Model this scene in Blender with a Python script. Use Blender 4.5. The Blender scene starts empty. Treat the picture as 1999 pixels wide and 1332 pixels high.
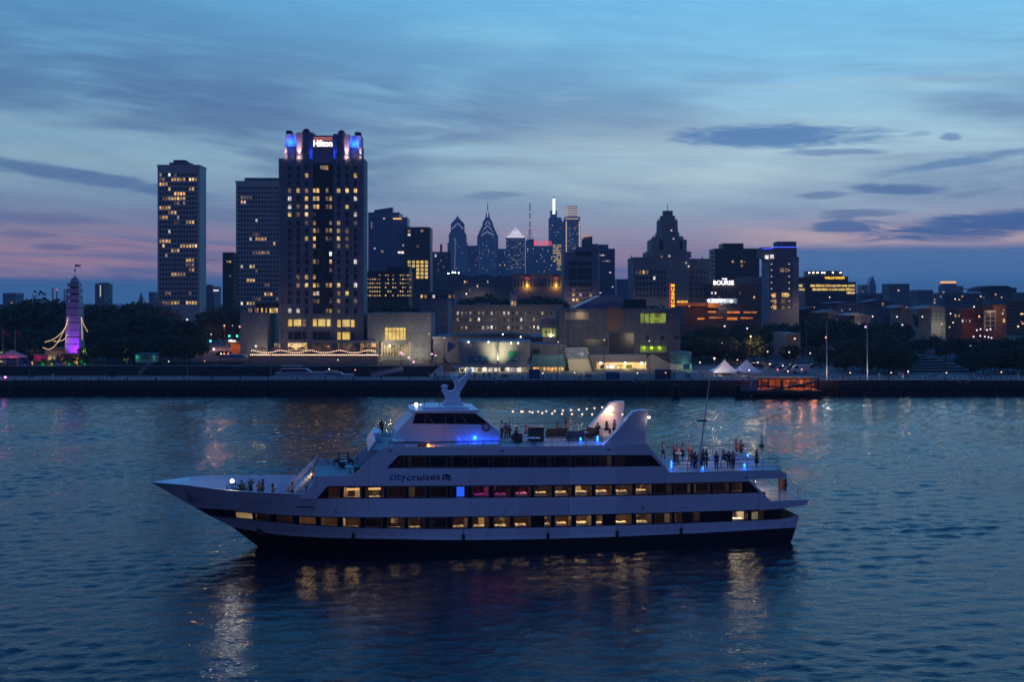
import bpy, math, random
import numpy as np
from mathutils import Vector, Matrix
R = math.radians
SC = bpy.context.scene
COL = SC.collection
rng = random.Random(11)

# ------------------------------------------------------------------ camera (38.7 mm, drone 22.5 m above the river)
F, CX, HY, CH = 2150.0, 1000.0, 590.0, 22.5
cam = bpy.data.cameras.new('camera'); cam.sensor_width = 36; cam.lens = 36 * F / 1999
cam.shift_y = (HY - 666) / 1999.0; cam.clip_start = 0.5; cam.clip_end = 20000
camo = bpy.data.objects.new('camera', cam); COL.objects.link(camo)
camo.location = (0, 0, CH); camo.rotation_euler = (R(90), 0, 0)
SC.camera = camo
SC.view_settings.view_transform = 'Standard'; SC.view_settings.look = 'None'
SC.view_settings.exposure = 0.0; SC.view_settings.gamma = 1.0
SC.render.engine = 'CYCLES'
SC.cycles.use_denoising = True
SC.cycles.max_bounces = 6; SC.cycles.diffuse_bounces = 2; SC.cycles.glossy_bounces = 3
SC.cycles.transparent_max_bounces = 8; SC.cycles.volume_bounces = 0
SC.cycles.sample_clamp_indirect = 3.0; SC.cycles.caustics_reflective = False; SC.cycles.caustics_refractive = False


def lin(r, g, b):
    f = lambda c: (c / 255 / 12.92) if c <= 10.3 else ((c / 255 + 0.055) / 1.055) ** 2.4
    return (f(r), f(g), f(b))


# ------------------------------------------------------------------ node helper
class G:
    def __init__(s, tree):
        s.t = tree

    def n(s, typ, **kw):
        nd = s.t.nodes.new(typ)
        for k, v in kw.items():
            setattr(nd, k, v)
        return nd

    def put(s, sock, v):
        if isinstance(v, bpy.types.NodeSocket):
            s.t.links.new(v, sock)
        elif isinstance(v, (tuple, list)) and len(v) == 3 and sock.type == 'RGBA':
            sock.default_value = (*v, 1)
        else:
            sock.default_value = v

    def m(s, op, a, b=0.0, c=None, clamp=False):
        nd = s.n('ShaderNodeMath', operation=op, use_clamp=clamp)
        s.put(nd.inputs[0], a); s.put(nd.inputs[1], b)
        if c is not None: s.put(nd.inputs[2], c)
        return nd.outputs[0]

    def mix(s, f, a, b, mode='MIX'):
        nd = s.n('ShaderNodeMix', data_type='RGBA', blend_type=mode)
        s.put(nd.inputs['Factor'], f); s.put(nd.inputs[6], a); s.put(nd.inputs[7], b)
        return nd.outputs[2]

    def smooth(s, x, a, b):
        nd = s.n('ShaderNodeMapRange', interpolation_type='SMOOTHSTEP')
        s.put(nd.inputs[0], x); s.put(nd.inputs[1], a); s.put(nd.inputs[2], b)
        return nd.outputs[0]

    def vec(s, x, y, z=0.0):
        nd = s.n('ShaderNodeCombineXYZ')
        for i, v in enumerate((x, y, z)): s.put(nd.inputs[i], v)
        return nd.outputs[0]

    def noise(s, v, scale, detail=4, rough=0.55, dist=0.0):
        nd = s.n('ShaderNodeTexNoise')
        s.put(nd.inputs['Vector'], v)
        nd.inputs['Scale'].default_value = scale; nd.inputs['Detail'].default_value = detail
        nd.inputs['Roughness'].default_value = rough; nd.inputs['Distortion'].default_value = dist
        return nd.outputs[0]

    def ramp(s, f, stops):
        nd = s.n('ShaderNodeValToRGB'); cr = nd.color_ramp
        while len(cr.elements) < len(stops): cr.elements.new(0.5)
        for e, (p, c) in zip(cr.elements, stops):
            e.position = p; e.color = (*c, 1)
        s.put(nd.inputs[0], f)
        return nd.outputs[0]


# ------------------------------------------------------------------ dusk sky
def build_world():
    w = bpy.data.worlds.new('World'); SC.world = w; w.use_nodes = True
    t = w.node_tree; t.nodes.clear(); g = G(t)
    tc = g.n('ShaderNodeTexCoord'); sp = g.n('ShaderNodeSeparateXYZ')
    t.links.new(tc.outputs['Generated'], sp.inputs[0])
    x, y, z = sp.outputs
    el = g.m('MULTIPLY', g.m('ARCSINE', z), 57.2958)
    az = g.m('MULTIPLY', g.m('ARCTAN2', x, y), 57.2958)
    # clear dusk gradient, west
    E = [(0, (58, 94, 146)), (0.9, (68, 102, 154)), (1.7, (108, 116, 160)), (2.6, (150, 140, 166)), (3.6, (156, 154, 180)),
         (5.0, (150, 172, 198)), (6.8, (168, 202, 219)), (9.0, (150, 194, 220)), (12, (126, 186, 224)), (15.5, (112, 186, 232)), (19, (84, 176, 246)), (27, (62, 160, 248)), (45, (36, 122, 222)), (90, (26, 82, 164))]
    elc = g.m('DIVIDE', g.m('MAXIMUM', el, 0.0), 90.0)
    elc = g.m('POWER', elc, 0.5)
    col = g.ramp(elc, [((e / 90) ** 0.5, lin(*c)) for e, c in E])
    # pinker towards the left, bluer and brighter towards the right
    left = g.smooth(az, 6.0, -24.0)
    # soft high overcast streaks
    wob = g.noise(g.vec(g.m('MULTIPLY', az, 0.05), g.m('MULTIPLY', el, 0.16), 3.1), 1.0, 3, 0.5)
    elw = g.m('ADD', el, g.m('MULTIPLY', g.m('SUBTRACT', wob, 0.5), 2.2))
    elt = g.m('ADD', elw, g.m('MULTIPLY', az, 0.05))
    n1 = g.noise(g.vec(g.m('MULTIPLY', az, 0.045), g.m('MULTIPLY', elt, 0.30), 0.0), 1.0, 6, 0.58, 0.5)
    n2 = g.noise(g.vec(g.m('MULTIPLY', az, 0.10), g.m('MULTIPLY', elt, 0.95), 7.7), 1.0, 7, 0.64, 0.3)
    big = g.noise(g.vec(g.m('MULTIPLY', az, 0.06), g.m('MULTIPLY', el, 0.13), 5.0), 1.0, 2, 0.5)
    cl = g.m('ADD', g.m('MULTIPLY', n1, 0.62), g.m('MULTIPLY', n2, 0.38))
    cl = g.m('ADD', cl, g.m('MULTIPLY', g.m('SUBTRACT', big, 0.5), 0.5))
    cov = g.smooth(cl, 0.41, 0.62)
    fade_top = g.smooth(g.m('ADD', el, g.m('MULTIPLY', left, -2.5)), 15.0, 8.5)
    fade_low = g.smooth(el, 1.0, 2.6)
    cov = g.m('MULTIPLY', g.m('MULTIPLY', cov, g.m('ADD', g.m('MULTIPLY', fade_top, 0.68), 0.14)), fade_low)
    ccol = g.ramp(elc, [((e / 90) ** 0.5, lin(*c)) for e, c in
                        [(0, (62, 92, 144)), (2.0, (116, 108, 152)), (3.2, (114, 122, 164)), (5.0, (106, 132, 170)), (8.5, (100, 132, 172)), (12, (94, 136, 182)), (16, (86, 138, 192)), (90, (36, 72, 124))]])
    col = g.mix(cov, col, ccol)
    # bright thin streak layer
    n3 = g.noise(g.vec(g.m('MULTIPLY', az, 0.07), g.m('MULTIPLY', elt, 0.75), 21.0), 1.0, 5, 0.55, 0.2)
    br = g.m('MULTIPLY', g.m('MULTIPLY', g.smooth(n3, 0.52, 0.70), g.smooth(el, 3.0, 6.0)), g.smooth(el, 13.5, 9.0))
    col = g.mix(g.m('MULTIPLY', br, 0.34), col, lin(180, 208, 220))
    glow = g.m('MULTIPLY', g.m('MULTIPLY', g.smooth(g.m('ABSOLUTE', g.m('SUBTRACT', az, 9.0)), 17.0, 2.0), g.smooth(g.m('ABSOLUTE', g.m('SUBTRACT', el, 6.8)), 4.2, 0.6)), g.m('ADD', 0.25, g.m('MULTIPLY', g.smooth(n2, 0.38, 0.6), 0.75)))
    col = g.mix(g.m('MULTIPLY', glow, 0.55), col, lin(184, 212, 222))
    # rose afterglow low in the west
    n4 = g.noise(g.vec(g.m('MULTIPLY', az, 0.09), g.m('MULTIPLY', elt, 1.5), 33.0), 1.0, 5, 0.6, 0.4)
    pk = g.m('MULTIPLY', g.m('MULTIPLY', g.smooth(el, 0.9, 1.5), g.smooth(el, 4.8, 2.6)), g.smooth(n4, 0.34, 0.60))
    pk = g.m('MULTIPLY', pk, g.m('ADD', g.m('MULTIPLY', left, 0.46), 0.26))
    col = g.mix(pk, col, lin(190, 146, 160))
    # right hand low band: blue-grey bank with salmon gaps
    rgt = g.smooth(az, 9.0, 15.0)
    sal = g.m('MULTIPLY', g.m('MULTIPLY', rgt, g.smooth(el, 2.5, 3.1)), g.smooth(el, 4.4, 3.5))
    col = g.mix(g.m('MULTIPLY', g.m('MULTIPLY', sal, g.smooth(n2, 0.38, 0.56)), 0.75), col, lin(206, 182, 184))
    bank = g.m('MULTIPLY', g.smooth(az, 8.0, 15.0), g.smooth(g.m('ADD', el, g.m('MULTIPLY', g.m('SUBTRACT', n2, 0.5), 1.2)), 3.1, 2.5))
    col = g.mix(g.m('MULTIPLY', bank, 0.85), col, lin(66, 116, 172))
    lowband = g.smooth(g.m('ADD', el, g.m('MULTIPLY', g.m('SUBTRACT', n2, 0.5), 0.7)), 1.35, 0.75)
    col = g.mix(g.m('MULTIPLY', lowband, 0.9), col, lin(62, 104, 158))
    # separate lens-shaped dark clouds low on the right
    nd = g.noise(g.vec(g.m('MULTIPLY', az, 0.33), g.m('MULTIPLY', elt, 2.1), 12.0), 1.0, 7, 0.66, 0.8)
    nd = g.m('MULTIPLY', g.m('SUBTRACT', nd, 0.48), 3.2)
    def a_(px): return math.degrees(math.atan((px - CX) / F))
    def e_(px, py): return math.degrees(math.atan((HY - py) / F * math.cos(R(a_(px)))))
    for px, py, wx, wy, tilt, k, c in [
            (1510, 267, 205, 23, -0.02, 0.85, (72, 118, 174)), (1625, 297, 95, 8, -0.02, 0.65, (80, 116, 168)), (1858, 267, 20, 8, 0.0, 0.65, (80, 120, 172)),
            (1790, 262, 26, 5, 0.05, 0.4, (92, 132, 178)), (1860, 318, 130, 10, 0.12, 0.7, (84, 122, 172)), (1755, 369, 88, 11, -0.05, 0.85, (80, 112, 160)),
            (1612, 381, 52, 8, 0.03, 0.6, (84, 112, 158)), (1905, 376, 50, 6, 0.12, 0.4, (96, 126, 168)), (1680, 417, 90, 9, 0.03, 0.7, (84, 110, 156)),
            (1650, 442, 70, 13, 0.0, 0.85, (72, 104, 156)), (1960, 434, 250, 23, 0.08, 0.95, (64, 98, 154)), (1860, 466, 90, 9, -0.03, 0.6, (84, 108, 158)),
            (120, 338, 260, 15, -0.13, 0.75, (88, 122, 170)), (60, 458, 60, 7, -0.03, 0.5, (96, 108, 154)), (118, 482, 48, 6, 0, 0.65, (92, 104, 150)), (245, 543, 30, 6, 0.0, 0.6, (88, 96, 146)),
            (60, 425, 150, 14, 0.0, 0.5, (98, 112, 160)), (130, 305, 230, 16, -0.05, -0.6, (178, 206, 216)), (1420, 345, 230, 26, 0.0, -0.5, (186, 212, 220)), (600, 215, 420, 46, -0.06, 0.45, (96, 126, 172)), (950, 70, 190, 36, -0.03, -0.4, (140, 200, 232)), (960, 382, 60, 8, 0.02, 0.5, (88, 116, 164))]:
        a0, e0 = a_(px), e_(px, py); wa = wx / F * 57.3; we = wy / F * 57.3
        da = g.m('SUBTRACT', az, a0); de = g.m('SUBTRACT', g.m('SUBTRACT', el, e0), g.m('MULTIPLY', da, tilt))
        q = g.m('ADD', g.m('POWER', g.m('ABSOLUTE', g.m('DIVIDE', da, wa)), 2.0), g.m('POWER', g.m('ABSOLUTE', g.m('DIVIDE', de, we)), 2.0))
        q = g.m('ADD', q, nd)
        f = g.m('MULTIPLY', g.smooth(q, 1.45 if k > 0 else 1.2, 0.2 if k > 0 else -0.3), abs(k))
        col = g.mix(f, col, lin(*c))
    lr = g.m('ADD', 0.80, g.m('MULTIPLY', g.smooth(az, -27.0, 16.0), 0.40))
    lr = g.m('ADD', 1.0, g.m('MULTIPLY', g.m('SUBTRACT', lr, 1.0), g.smooth(el, 1.0, 6.0)))
    col = g.mix(1.0, col, g.vec(g.m('POWER', lr, 1.25), lr, g.m('POWER', lr, 0.75)), 'MULTIPLY')
    n5 = g.noise(g.vec(g.m('MULTIPLY', az, 0.22), g.m('MULTIPLY', g.m('ADD', elt, g.m('MULTIPLY', az, 0.04)), 2.4), 44.0), 1.0, 7, 0.68, 0.2)
    tex = g.m('ADD', 0.86, g.m('MULTIPLY', n5, 0.33))
    col = g.mix(1.0, col, g.vec(tex, tex, g.m('POWER', tex, 0.7)), 'MULTIPLY')
    # the sky behind the camera (east) is already deep dusk blue
    east = g.smooth(g.m('ABSOLUTE', az), 60.0, 115.0)
    ecol = g.ramp(elc, [(0.0, (0.048, 0.066, 0.215)), (0.35, (0.056, 0.078, 0.250)), (0.6, (0.044, 0.070, 0.220)), (1.0, (0.026, 0.066, 0.17))])
    up = g.smooth(el, 78.0, 40.0)
    col = g.mix(g.m('MULTIPLY', east, up), col, ecol)
    bg = g.n('ShaderNodeBackground'); g.put(bg.inputs[0], col); bg.inputs[1].default_value = 1.0
    # faint real twilight term
    sky = g.n('ShaderNodeTexSky', sky_type='NISHITA'); sky.sun_disc = False; sky.sun_elevation = R(-3.0); sky.sun_rotation = 0.0
    bg2 = g.n('ShaderNodeBackground'); t.links.new(sky.outputs[0], bg2.inputs[0]); bg2.inputs[1].default_value = 0.004
    ad = g.n('ShaderNodeAddShader'); t.links.new(bg.outputs[0], ad.inputs[0]); t.links.new(bg2.outputs[0], ad.inputs[1])
    out = g.n('ShaderNodeOutputWorld'); t.links.new(ad.outputs[0], out.inputs[0])
    w.cycles.sampling_method = 'MANUAL'; w.cycles.sample_map_resolution = 512


build_world()

# ------------------------------------------------------------------ materials
MATS = {}


def pmat(name, col, rough=0.7, var=0.18, scale=0.6, metal=0.0, stretch=(1, 1, 1), bump=0.0, spec=0.5, joint=None):
    """Painted / stone / metal surface: base colour mottled by real dirt-scale noise."""
    if name in MATS: return MATS[name]
    m = bpy.data.materials.new(name); m.use_nodes = True; g = G(m.node_tree)
    p = m.node_tree.nodes['Principled BSDF']
    tc = g.n('ShaderNodeTexCoord'); mp = g.n('ShaderNodeMapping'); mp.inputs['Scale'].default_value = stretch
    m.node_tree.links.new(tc.outputs['Object'], mp.inputs[0])
    nz = g.noise(mp.outputs[0], scale, 5, 0.6)
    c = g.mix(nz, tuple(v * (1 - var) for v in col), tuple(min(1, v * (1 + var)) for v in col))
    if joint:
        sx = g.n('ShaderNodeSeparateXYZ'); m.node_tree.links.new(tc.outputs['Object'], sx.inputs[0])
        bk = g.n('ShaderNodeTexBrick'); g.put(bk.inputs['Vector'], g.vec(g.m('ADD', sx.outputs[0], sx.outputs[1]), sx.outputs[2]))
        bk.inputs['Scale'].default_value = 1.0; bk.inputs['Brick Width'].default_value = joint[0]; bk.inputs['Row Height'].default_value = joint[1]; bk.inputs['Mortar Size'].default_value = joint[2]; bk.offset = joint[3]
        bk.inputs['Color1'].default_value = (1.12, 1.12, 1.12, 1); bk.inputs['Color2'].default_value = (.86, .86, .86, 1); bk.inputs['Mortar'].default_value = (.45, .45, .45, 1)
        c = g.mix(1.0, c, bk.outputs[0], 'MULTIPLY')
    g.put(p.inputs['Base Color'], c)
    p.inputs['Roughness'].default_value = rough; p.inputs['Metallic'].default_value = metal
    p.inputs['Specular IOR Level'].default_value = spec
    if bump:
        b = g.n('ShaderNodeBump'); b.inputs['Strength'].default_value = bump; b.inputs['Distance'].default_value = 0.05
        m.node_tree.links.new(nz, b.inputs['Height']); m.node_tree.links.new(b.outputs[0], p.inputs['Normal'])
    MATS[name] = m
    return m


def emat(name, col, strength, sample=False):
    """Lamp surface."""
    if name in MATS: return MATS[name]
    m = bpy.data.materials.new(name); m.use_nodes = True; g = G(m.node_tree); t = m.node_tree
    t.nodes.clear()
    e = g.n('ShaderNodeEmission'); e.inputs[0].default_value = (*col, 1); e.inputs[1].default_value = strength
    o = g.n('ShaderNodeOutputMaterial'); t.links.new(e.outputs[0], o.inputs[0])
    m.cycles.emission_sampling = 'FRONT' if sample else 'NONE'
    MATS[name] = m
    return m


def wmat(name, c1, c2, lo, hi, blot=0.5, scale=1.1):
    """Lit window: rooms differ in lamp colour and strength, curtains and furniture break it up."""
    if name in MATS: return MATS[name]
    m = bpy.data.materials.new(name); m.use_nodes = True; g = G(m.node_tree); t = m.node_tree
    t.nodes.clear()
    oi = g.n('ShaderNodeObjectInfo'); tc = g.n('ShaderNodeTexCoord')
    rnd = oi.outputs['Random']
    off = g.vec(g.m('MULTIPLY', rnd, 91.0), g.m('MULTIPLY', rnd, 57.0), g.m('MULTIPLY', rnd, 33.0))
    ad = g.n('ShaderNodeVectorMath', operation='ADD'); t.links.new(tc.outputs['Object'], ad.inputs[0]); g.put(ad.inputs[1], off)
    nz = g.noise(ad.outputs[0], scale, 3, 0.6)
    r2 = g.m('FRACT', g.m('MULTIPLY', rnd, 17.3))
    col = g.mix(r2, c1, c2)
    st = g.m('ADD', lo, g.m('MULTIPLY', rnd, hi - lo))
    st = g.m('MULTIPLY', st, g.m('ADD', 1 - blot, g.m('MULTIPLY', g.smooth(nz, 0.35, 0.62), blot * 1.6)))
    e = g.n('ShaderNodeEmission'); g.put(e.inputs[0], col); g.put(e.inputs[1], st)
    gl = g.n('ShaderNodeBsdfGlossy'); gl.inputs['Roughness'].default_value = 0.1; gl.inputs[0].default_value = (0.05, 0.05, 0.05, 1)
    a2 = g.n('ShaderNodeAddShader'); t.links.new(e.outputs[0], a2.inputs[0]); t.links.new(gl.outputs[0], a2.inputs[1])
    o = g.n('ShaderNodeOutputMaterial'); t.links.new(a2.outputs[0], o.inputs[0])
    m.cycles.emission_sampling = 'NONE'
    MATS[name] = m
    return m


# ------------------------------------------------------------------ mesh helper
class MB:
    def __init__(s): s.v = []; s.f = []

    def add(s, vs, fs):
        o = len(s.v); s.v += [tuple(p) for p in vs]; s.f += [tuple(i + o for i in f) for f in fs]; return s

    def box(s, x0, x1, y0, y1, z0, z1):
        return s.add([(x0, y0, z0), (x1, y0, z0), (x1, y1, z0), (x0, y1, z0), (x0, y0, z1), (x1, y0, z1), (x1, y1, z1), (x0, y1, z1)],
                     [(0, 3, 2, 1), (4, 5, 6, 7), (0, 1, 5, 4), (1, 2, 6, 5), (2, 3, 7, 6), (3, 0, 4, 7)])

    def prism(s, poly, y0, y1):
        """poly of (x, z), extruded along y."""
        n = len(poly)
        a = sum(poly[i][0] * poly[(i + 1) % n][1] - poly[(i + 1) % n][0] * poly[i][1] for i in range(n))
        if a < 0: poly = poly[::-1]
        vs = [(p[0], y0, p[1]) for p in poly] + [(p[0], y1, p[1]) for p in poly]
        fs = [tuple(range(n)), tuple(range(2 * n - 1, n - 1, -1))] + [(i, i + n, (i + 1) % n + n, (i + 1) % n) for i in range(n)]
        return s.add(vs, fs)

    def plan(s, poly, z0, z1):
        """poly of (x, y), extruded along z."""
        n = len(poly)
        a = sum(poly[i][0] * poly[(i + 1) % n][1] - poly[(i + 1) % n][0] * poly[i][1] for i in range(n))
        if a < 0: poly = poly[::-1]
        vs = [(p[0], p[1], z0) for p in poly] + [(p[0], p[1], z1) for p in poly]
        fs = [tuple(range(n - 1, -1, -1)), tuple(range(n, 2 * n))] + [(i, (i + 1) % n, (i + 1) % n + n, i + n) for i in range(n)]
        return s.add(vs, fs)

    def lathe(s, c, prof, n=12, ang=0.0):
        """prof of (radius, z) round a vertical axis at c."""
        k = len(prof); vs = []
        for r, z in prof:
            for i in range(n):
                a = 2 * math.pi * i / n + ang
                vs.append((c[0] + r * math.cos(a), c[1] + r * math.sin(a), c[2] + z))
        fs = [(j * n + i, j * n + (i + 1) % n, (j + 1) * n + (i + 1) % n, (j + 1) * n + i) for j in range(k - 1) for i in range(n)]
        fs += [tuple(range(n - 1, -1, -1)), tuple(range((k - 1) * n, k * n))]
        return s.add(vs, fs)

    def ball(s, c, r, n=8, m=5):
        prof = [(max(r * math.sin(math.pi * j / m), 1e-3), -r * math.cos(math.pi * j / m)) for j in range(m + 1)]
        return s.lathe(c, prof, n)

    def tube(s, pts, r, n=5, r1=None):
        pts = [Vector(p) for p in pts]; vs = []; fs = []
        k = len(pts)
        for i, p in enumerate(pts):
            d = (pts[min(i + 1, k - 1)] - pts[max(i - 1, 0)]).normalized()
            a = d.cross(Vector((0, 0, 1)))
            if a.length < 1e-3: a = d.cross(Vector((1, 0, 0)))
            a.normalize(); b = d.cross(a)
            rr = r if r1 is None else r + (r1 - r) * i / (k - 1)
            for j in range(n):
                t = 2 * math.pi * j / n
                vs.append(p + rr * (math.cos(t) * a + math.sin(t) * b))
        for i in range(k - 1):
            for j in range(n):
                fs.append((i * n + j, i * n + (j + 1) % n, (i + 1) * n + (j + 1) % n, (i + 1) * n + j))
        fs += [tuple(range(n - 1, -1, -1)), tuple(range((k - 1) * n, k * n))]
        return s.add(vs, fs)

    def mesh(s, name, off=(0, 0, 0)):
        me = bpy.data.meshes.new(name)
        me.from_pydata([(p[0] - off[0], p[1] - off[1], p[2] - off[2]) for p in s.v], [], s.f)
        me.update()
        return me

    def build(s, name, mat, parent=None, local=False, smooth=False):
        off = (0, 0, 0) if (local or parent is None) else wloc(parent)
        me = s.mesh(name, off)
        if mat is not None: me.materials.append(mat)
        if smooth: me.polygons.foreach_set('use_smooth', [True] * len(me.polygons))
        return link(name, me, parent)


def wloc(o):
    v = Vector((0, 0, 0))
    while o is not None:
        v += o.location; o = o.parent
    return v


def link(name, data, parent=None):
    o = bpy.data.objects.new(name, data); COL.objects.link(o)
    if parent is not None: o.parent = parent
    return o


def tag(o, label=None, cat=None, group=None, kind=None):
    if label: o['label'] = label
    if cat: o['category'] = cat
    if group: o['group'] = group
    if kind: o['kind'] = kind
    return o


def thing(name, label, cat, loc=(0, 0, 0), group=None, rz=0.0):
    o = link(name, None); o.location = loc; o.rotation_euler = (0, 0, rz); o.empty_display_size = 0.2
    return tag(o, label, cat, group)


def copy_tree(o, parent=None):
    c = o.copy(); COL.objects.link(c)
    if parent is not None: c.parent = parent
    for k in [q for q in KIDS.get(o.name, [])]: copy_tree(k, c)
    return c


KIDS = {}


def index_kids(root):
    """Remember a prototype's children before copying it many times."""
    def rec(o):
        KIDS[o.name] = [q for q in bpy.data.objects if q.parent == o]
        for k in KIDS[o.name]: rec(k)
    rec(root)


def dup(root, loc, label=None, group=None, scale=None, rz=None):
    if root.name not in KIDS: index_kids(root)
    c = copy_tree(root); c.location = loc
    if scale is not None: c.scale = (scale,) * 3 if not isinstance(scale, tuple) else scale
    if rz is not None: c.rotation_euler = (0, 0, rz)
    if label: c['label'] = label
    if group: c['group'] = group
    return c


def lamp(kind, loc, power, col, radius=0.2, parent=None, rot=None, spot=60, blend=0.6):
    l = bpy.data.lights.new('lamp_light', kind); l.energy = power; l.color = col
    if kind == 'AREA': l.size = radius
    else: l.shadow_soft_size = radius
    if kind == 'SPOT': l.spot_size = R(spot); l.spot_blend = blend
    o = bpy.data.objects.new('lamp_light', l); COL.objects.link(o); o.location = loc
    if rot: o.rotation_euler = rot
    if parent is not None: o.parent = parent
    return o


def text(name, body, width, mat, parent, loc, height=None, ext=0.03, rz=0.0, align='CENTER', bold=0.0):
    """Lettering standing upright, facing the river; loc in the parent's space when it has one."""
    c = bpy.data.curves.new(name, 'FONT'); c.body = body; c.align_x = align; c.extrude = ext; c.offset = bold
    c.materials.append(mat)
    o = link(name, c, parent); o.location = loc; o.rotation_euler = (R(90), 0, rz)
    bpy.context.view_layer.update()
    me = bpy.data.meshes.new_from_object(o.evaluated_get(bpy.context.evaluated_depsgraph_get())); bpy.data.objects.remove(o)
    o = link(name, me, parent); o.location = loc; o.rotation_euler = (R(90), 0, rz)
    vs = np.array([v.co[:] for v in me.vertices]); d = Vector(vs.max(0) - vs.min(0))
    sx = width / max(d.x, 1e-3); sy = (height / max(d.y, 1e-3)) if height else sx
    o.scale = (sx, sy, 1.0)
    return o


def X(px, Y): return (px - CX) / F * Y
def Z(py, Y): return CH - (py - HY) / F * Y
def ground(Y): return float(np.interp(Y, [0, 331, 345, 480, 700, 1200, 3000, 6000], [3.3, 3.3, 3.4, 6.5, 8.5, 9.5, 11, 12]))

# ------------------------------------------------------------------ river
def build_water():
    xs = np.concatenate([[-5000, -1800, -700, -350, -240, -190], np.arange(-150, 150.1, 0.36), [190, 240, 350, 700, 1800, 5000]])
    ys = [-3000, -800, -200, -40, 0, 20, 34]
    y = 42.0
    while y < 345: ys.append(y); y += 0.21 if y < 115 else (0.21 + (y - 115) * 0.0030)
    ys = np.array(ys + [346.0])
    gx, gy = np.meshgrid(xs, ys)
    z = np.zeros_like(gx)
    r = np.random.RandomState(5)
    damp = (np.clip((150 - np.abs(gx)) / 10, 0, 1) * np.clip((gy - 34) / 10, 0, 1) * np.clip((347 - gy) / 15, 0, 1))
    # patches of rougher and smoother water
    patch = np.zeros_like(gx)
    for _ in range(9):
        a = r.uniform(0, 2 * math.pi); L = r.uniform(18, 70); k = 2 * math.pi / L
        patch += np.cos(k * (gx * math.cos(a) + gy * math.sin(a)) + r.uniform(0, 6.28)) / 9
    patch = np.clip(1.0 + 1.1 * patch, 0.55, 1.6)
    wind = R(-62)
    for i in range(96):
        L = 0.62 * (3.5 / 0.62) ** (r.uniform(0, 1) ** 1.4)
        a = wind + r.normal(0, 0.62); k = 2 * math.pi / L
        amp = 0.0215 * L / math.sqrt(96) * r.uniform(0.6, 1.4) * (1.0 if L < 4 else 0.55)
        ph = k * (gx * math.cos(a) + gy * math.sin(a)) + r.uniform(0, 6.28)
        lim = np.clip((L / 2.2 - np.maximum(0.21, 0.21 + (gy - 115) * 0.0030)) / 0.2, 0, 1)
        z += amp * (np.cos(ph) + 0.22 * np.cos(2 * ph)) * lim
    # gentle stern wash trailing off to the right of the boat
    dx = gx - 26; wx = np.clip(dx / 8, 0, 1) * np.exp(-np.clip(dx, 0, None) / 26)
    cy = 108 + 0.14 * dx
    wash = wx * np.exp(-((gy - cy) / (4 + 0.10 * np.clip(dx, 0, None))) ** 2)
    z = z * (patch + 0.5 * wash) * damp * 1.18
    nx, ny = len(xs), len(ys)
    me = bpy.data.meshes.new('river_water')
    co = np.stack([gx, gy, z], -1).reshape(-1, 3).astype(np.float32)
    i = np.arange((ny - 1) * (nx - 1)); row = i // (nx - 1); c = i % (nx - 1); b = row * nx + c
    q = np.stack([b, b + 1, b + nx + 1, b + nx], -1).astype(np.int32)
    me.vertices.add(len(co)); me.vertices.foreach_set('co', co.ravel())
    me.loops.add(q.size); me.loops.foreach_set('vertex_index', q.ravel())
    me.polygons.add(len(q)); me.polygons.foreach_set('loop_start', np.arange(0, q.size, 4, dtype=np.int32))
    me.polygons.foreach_set('use_smooth', np.ones(len(q), dtype=bool))
    me.update(); me.validate()
    m = bpy.data.materials.new('river water'); m.use_nodes = True; g = G(m.node_tree); p = m.node_tree.nodes['Principled BSDF']
    p.inputs['Base Color'].default_value = (0.003, 0.010, 0.020, 1); p.inputs['Roughness'].default_value = 0.04; p.inputs['IOR'].default_value = 1.333
    geo = g.n('ShaderNodeNewGeometry'); mp = g.n('ShaderNodeMapping'); mp.inputs['Rotation'].default_value = (0, 0, R(28)); mp.inputs['Scale'].default_value = (1.0, 1.9, 1.0)
    m.node_tree.links.new(geo.outputs['Position'], mp.inputs[0])
    a = g.noise(mp.outputs[0], 1.9, 3, 0.6, 0.4); b2 = g.noise(mp.outputs[0], 3.6, 2, 0.5, 0.2)
    bp = g.n('ShaderNodeBump'); bp.inputs['Strength'].default_value = 0.8; bp.inputs['Distance'].default_value = 0.07
    g.put(bp.inputs['Height'], g.m('ADD', g.m('MULTIPLY', a, 1.0), g.m('MULTIPLY', b2, 0.20)))
    m.node_tree.links.new(bp.outputs[0], p.inputs['Normal'])
    me.materials.append(m)
    tag(link('river_water', me), kind='structure')


build_water()

# ------------------------------------------------------------------ ground, piers, quay walls
M_ground = pmat('city ground', (0.03, 0.031, 0.033), 0.9, 0.3, 0.05)
M_quay = pmat('quay paving', (0.11, 0.11, 0.105), 0.85, 0.25, 0.3)
M_wall = pmat('stained quay wall', (0.05, 0.055, 0.06), 0.85, 0.5, 0.25, stretch=(1, 1, 3))
M_pile2 = pmat('weathered pile', (.045, .042, .038), .85, .4, 1.0); M_ladder = pmat('rusty ladder', (.12, .08, .06), .8, .3, 2)
M_pile = pmat('wet black timber', (0.012, 0.013, 0.014), 0.6, 0.4, 0.8)
M_plaza = pmat('plaza paving', (0.085, 0.095, 0.095), 0.85, 0.2, 0.2)


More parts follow.
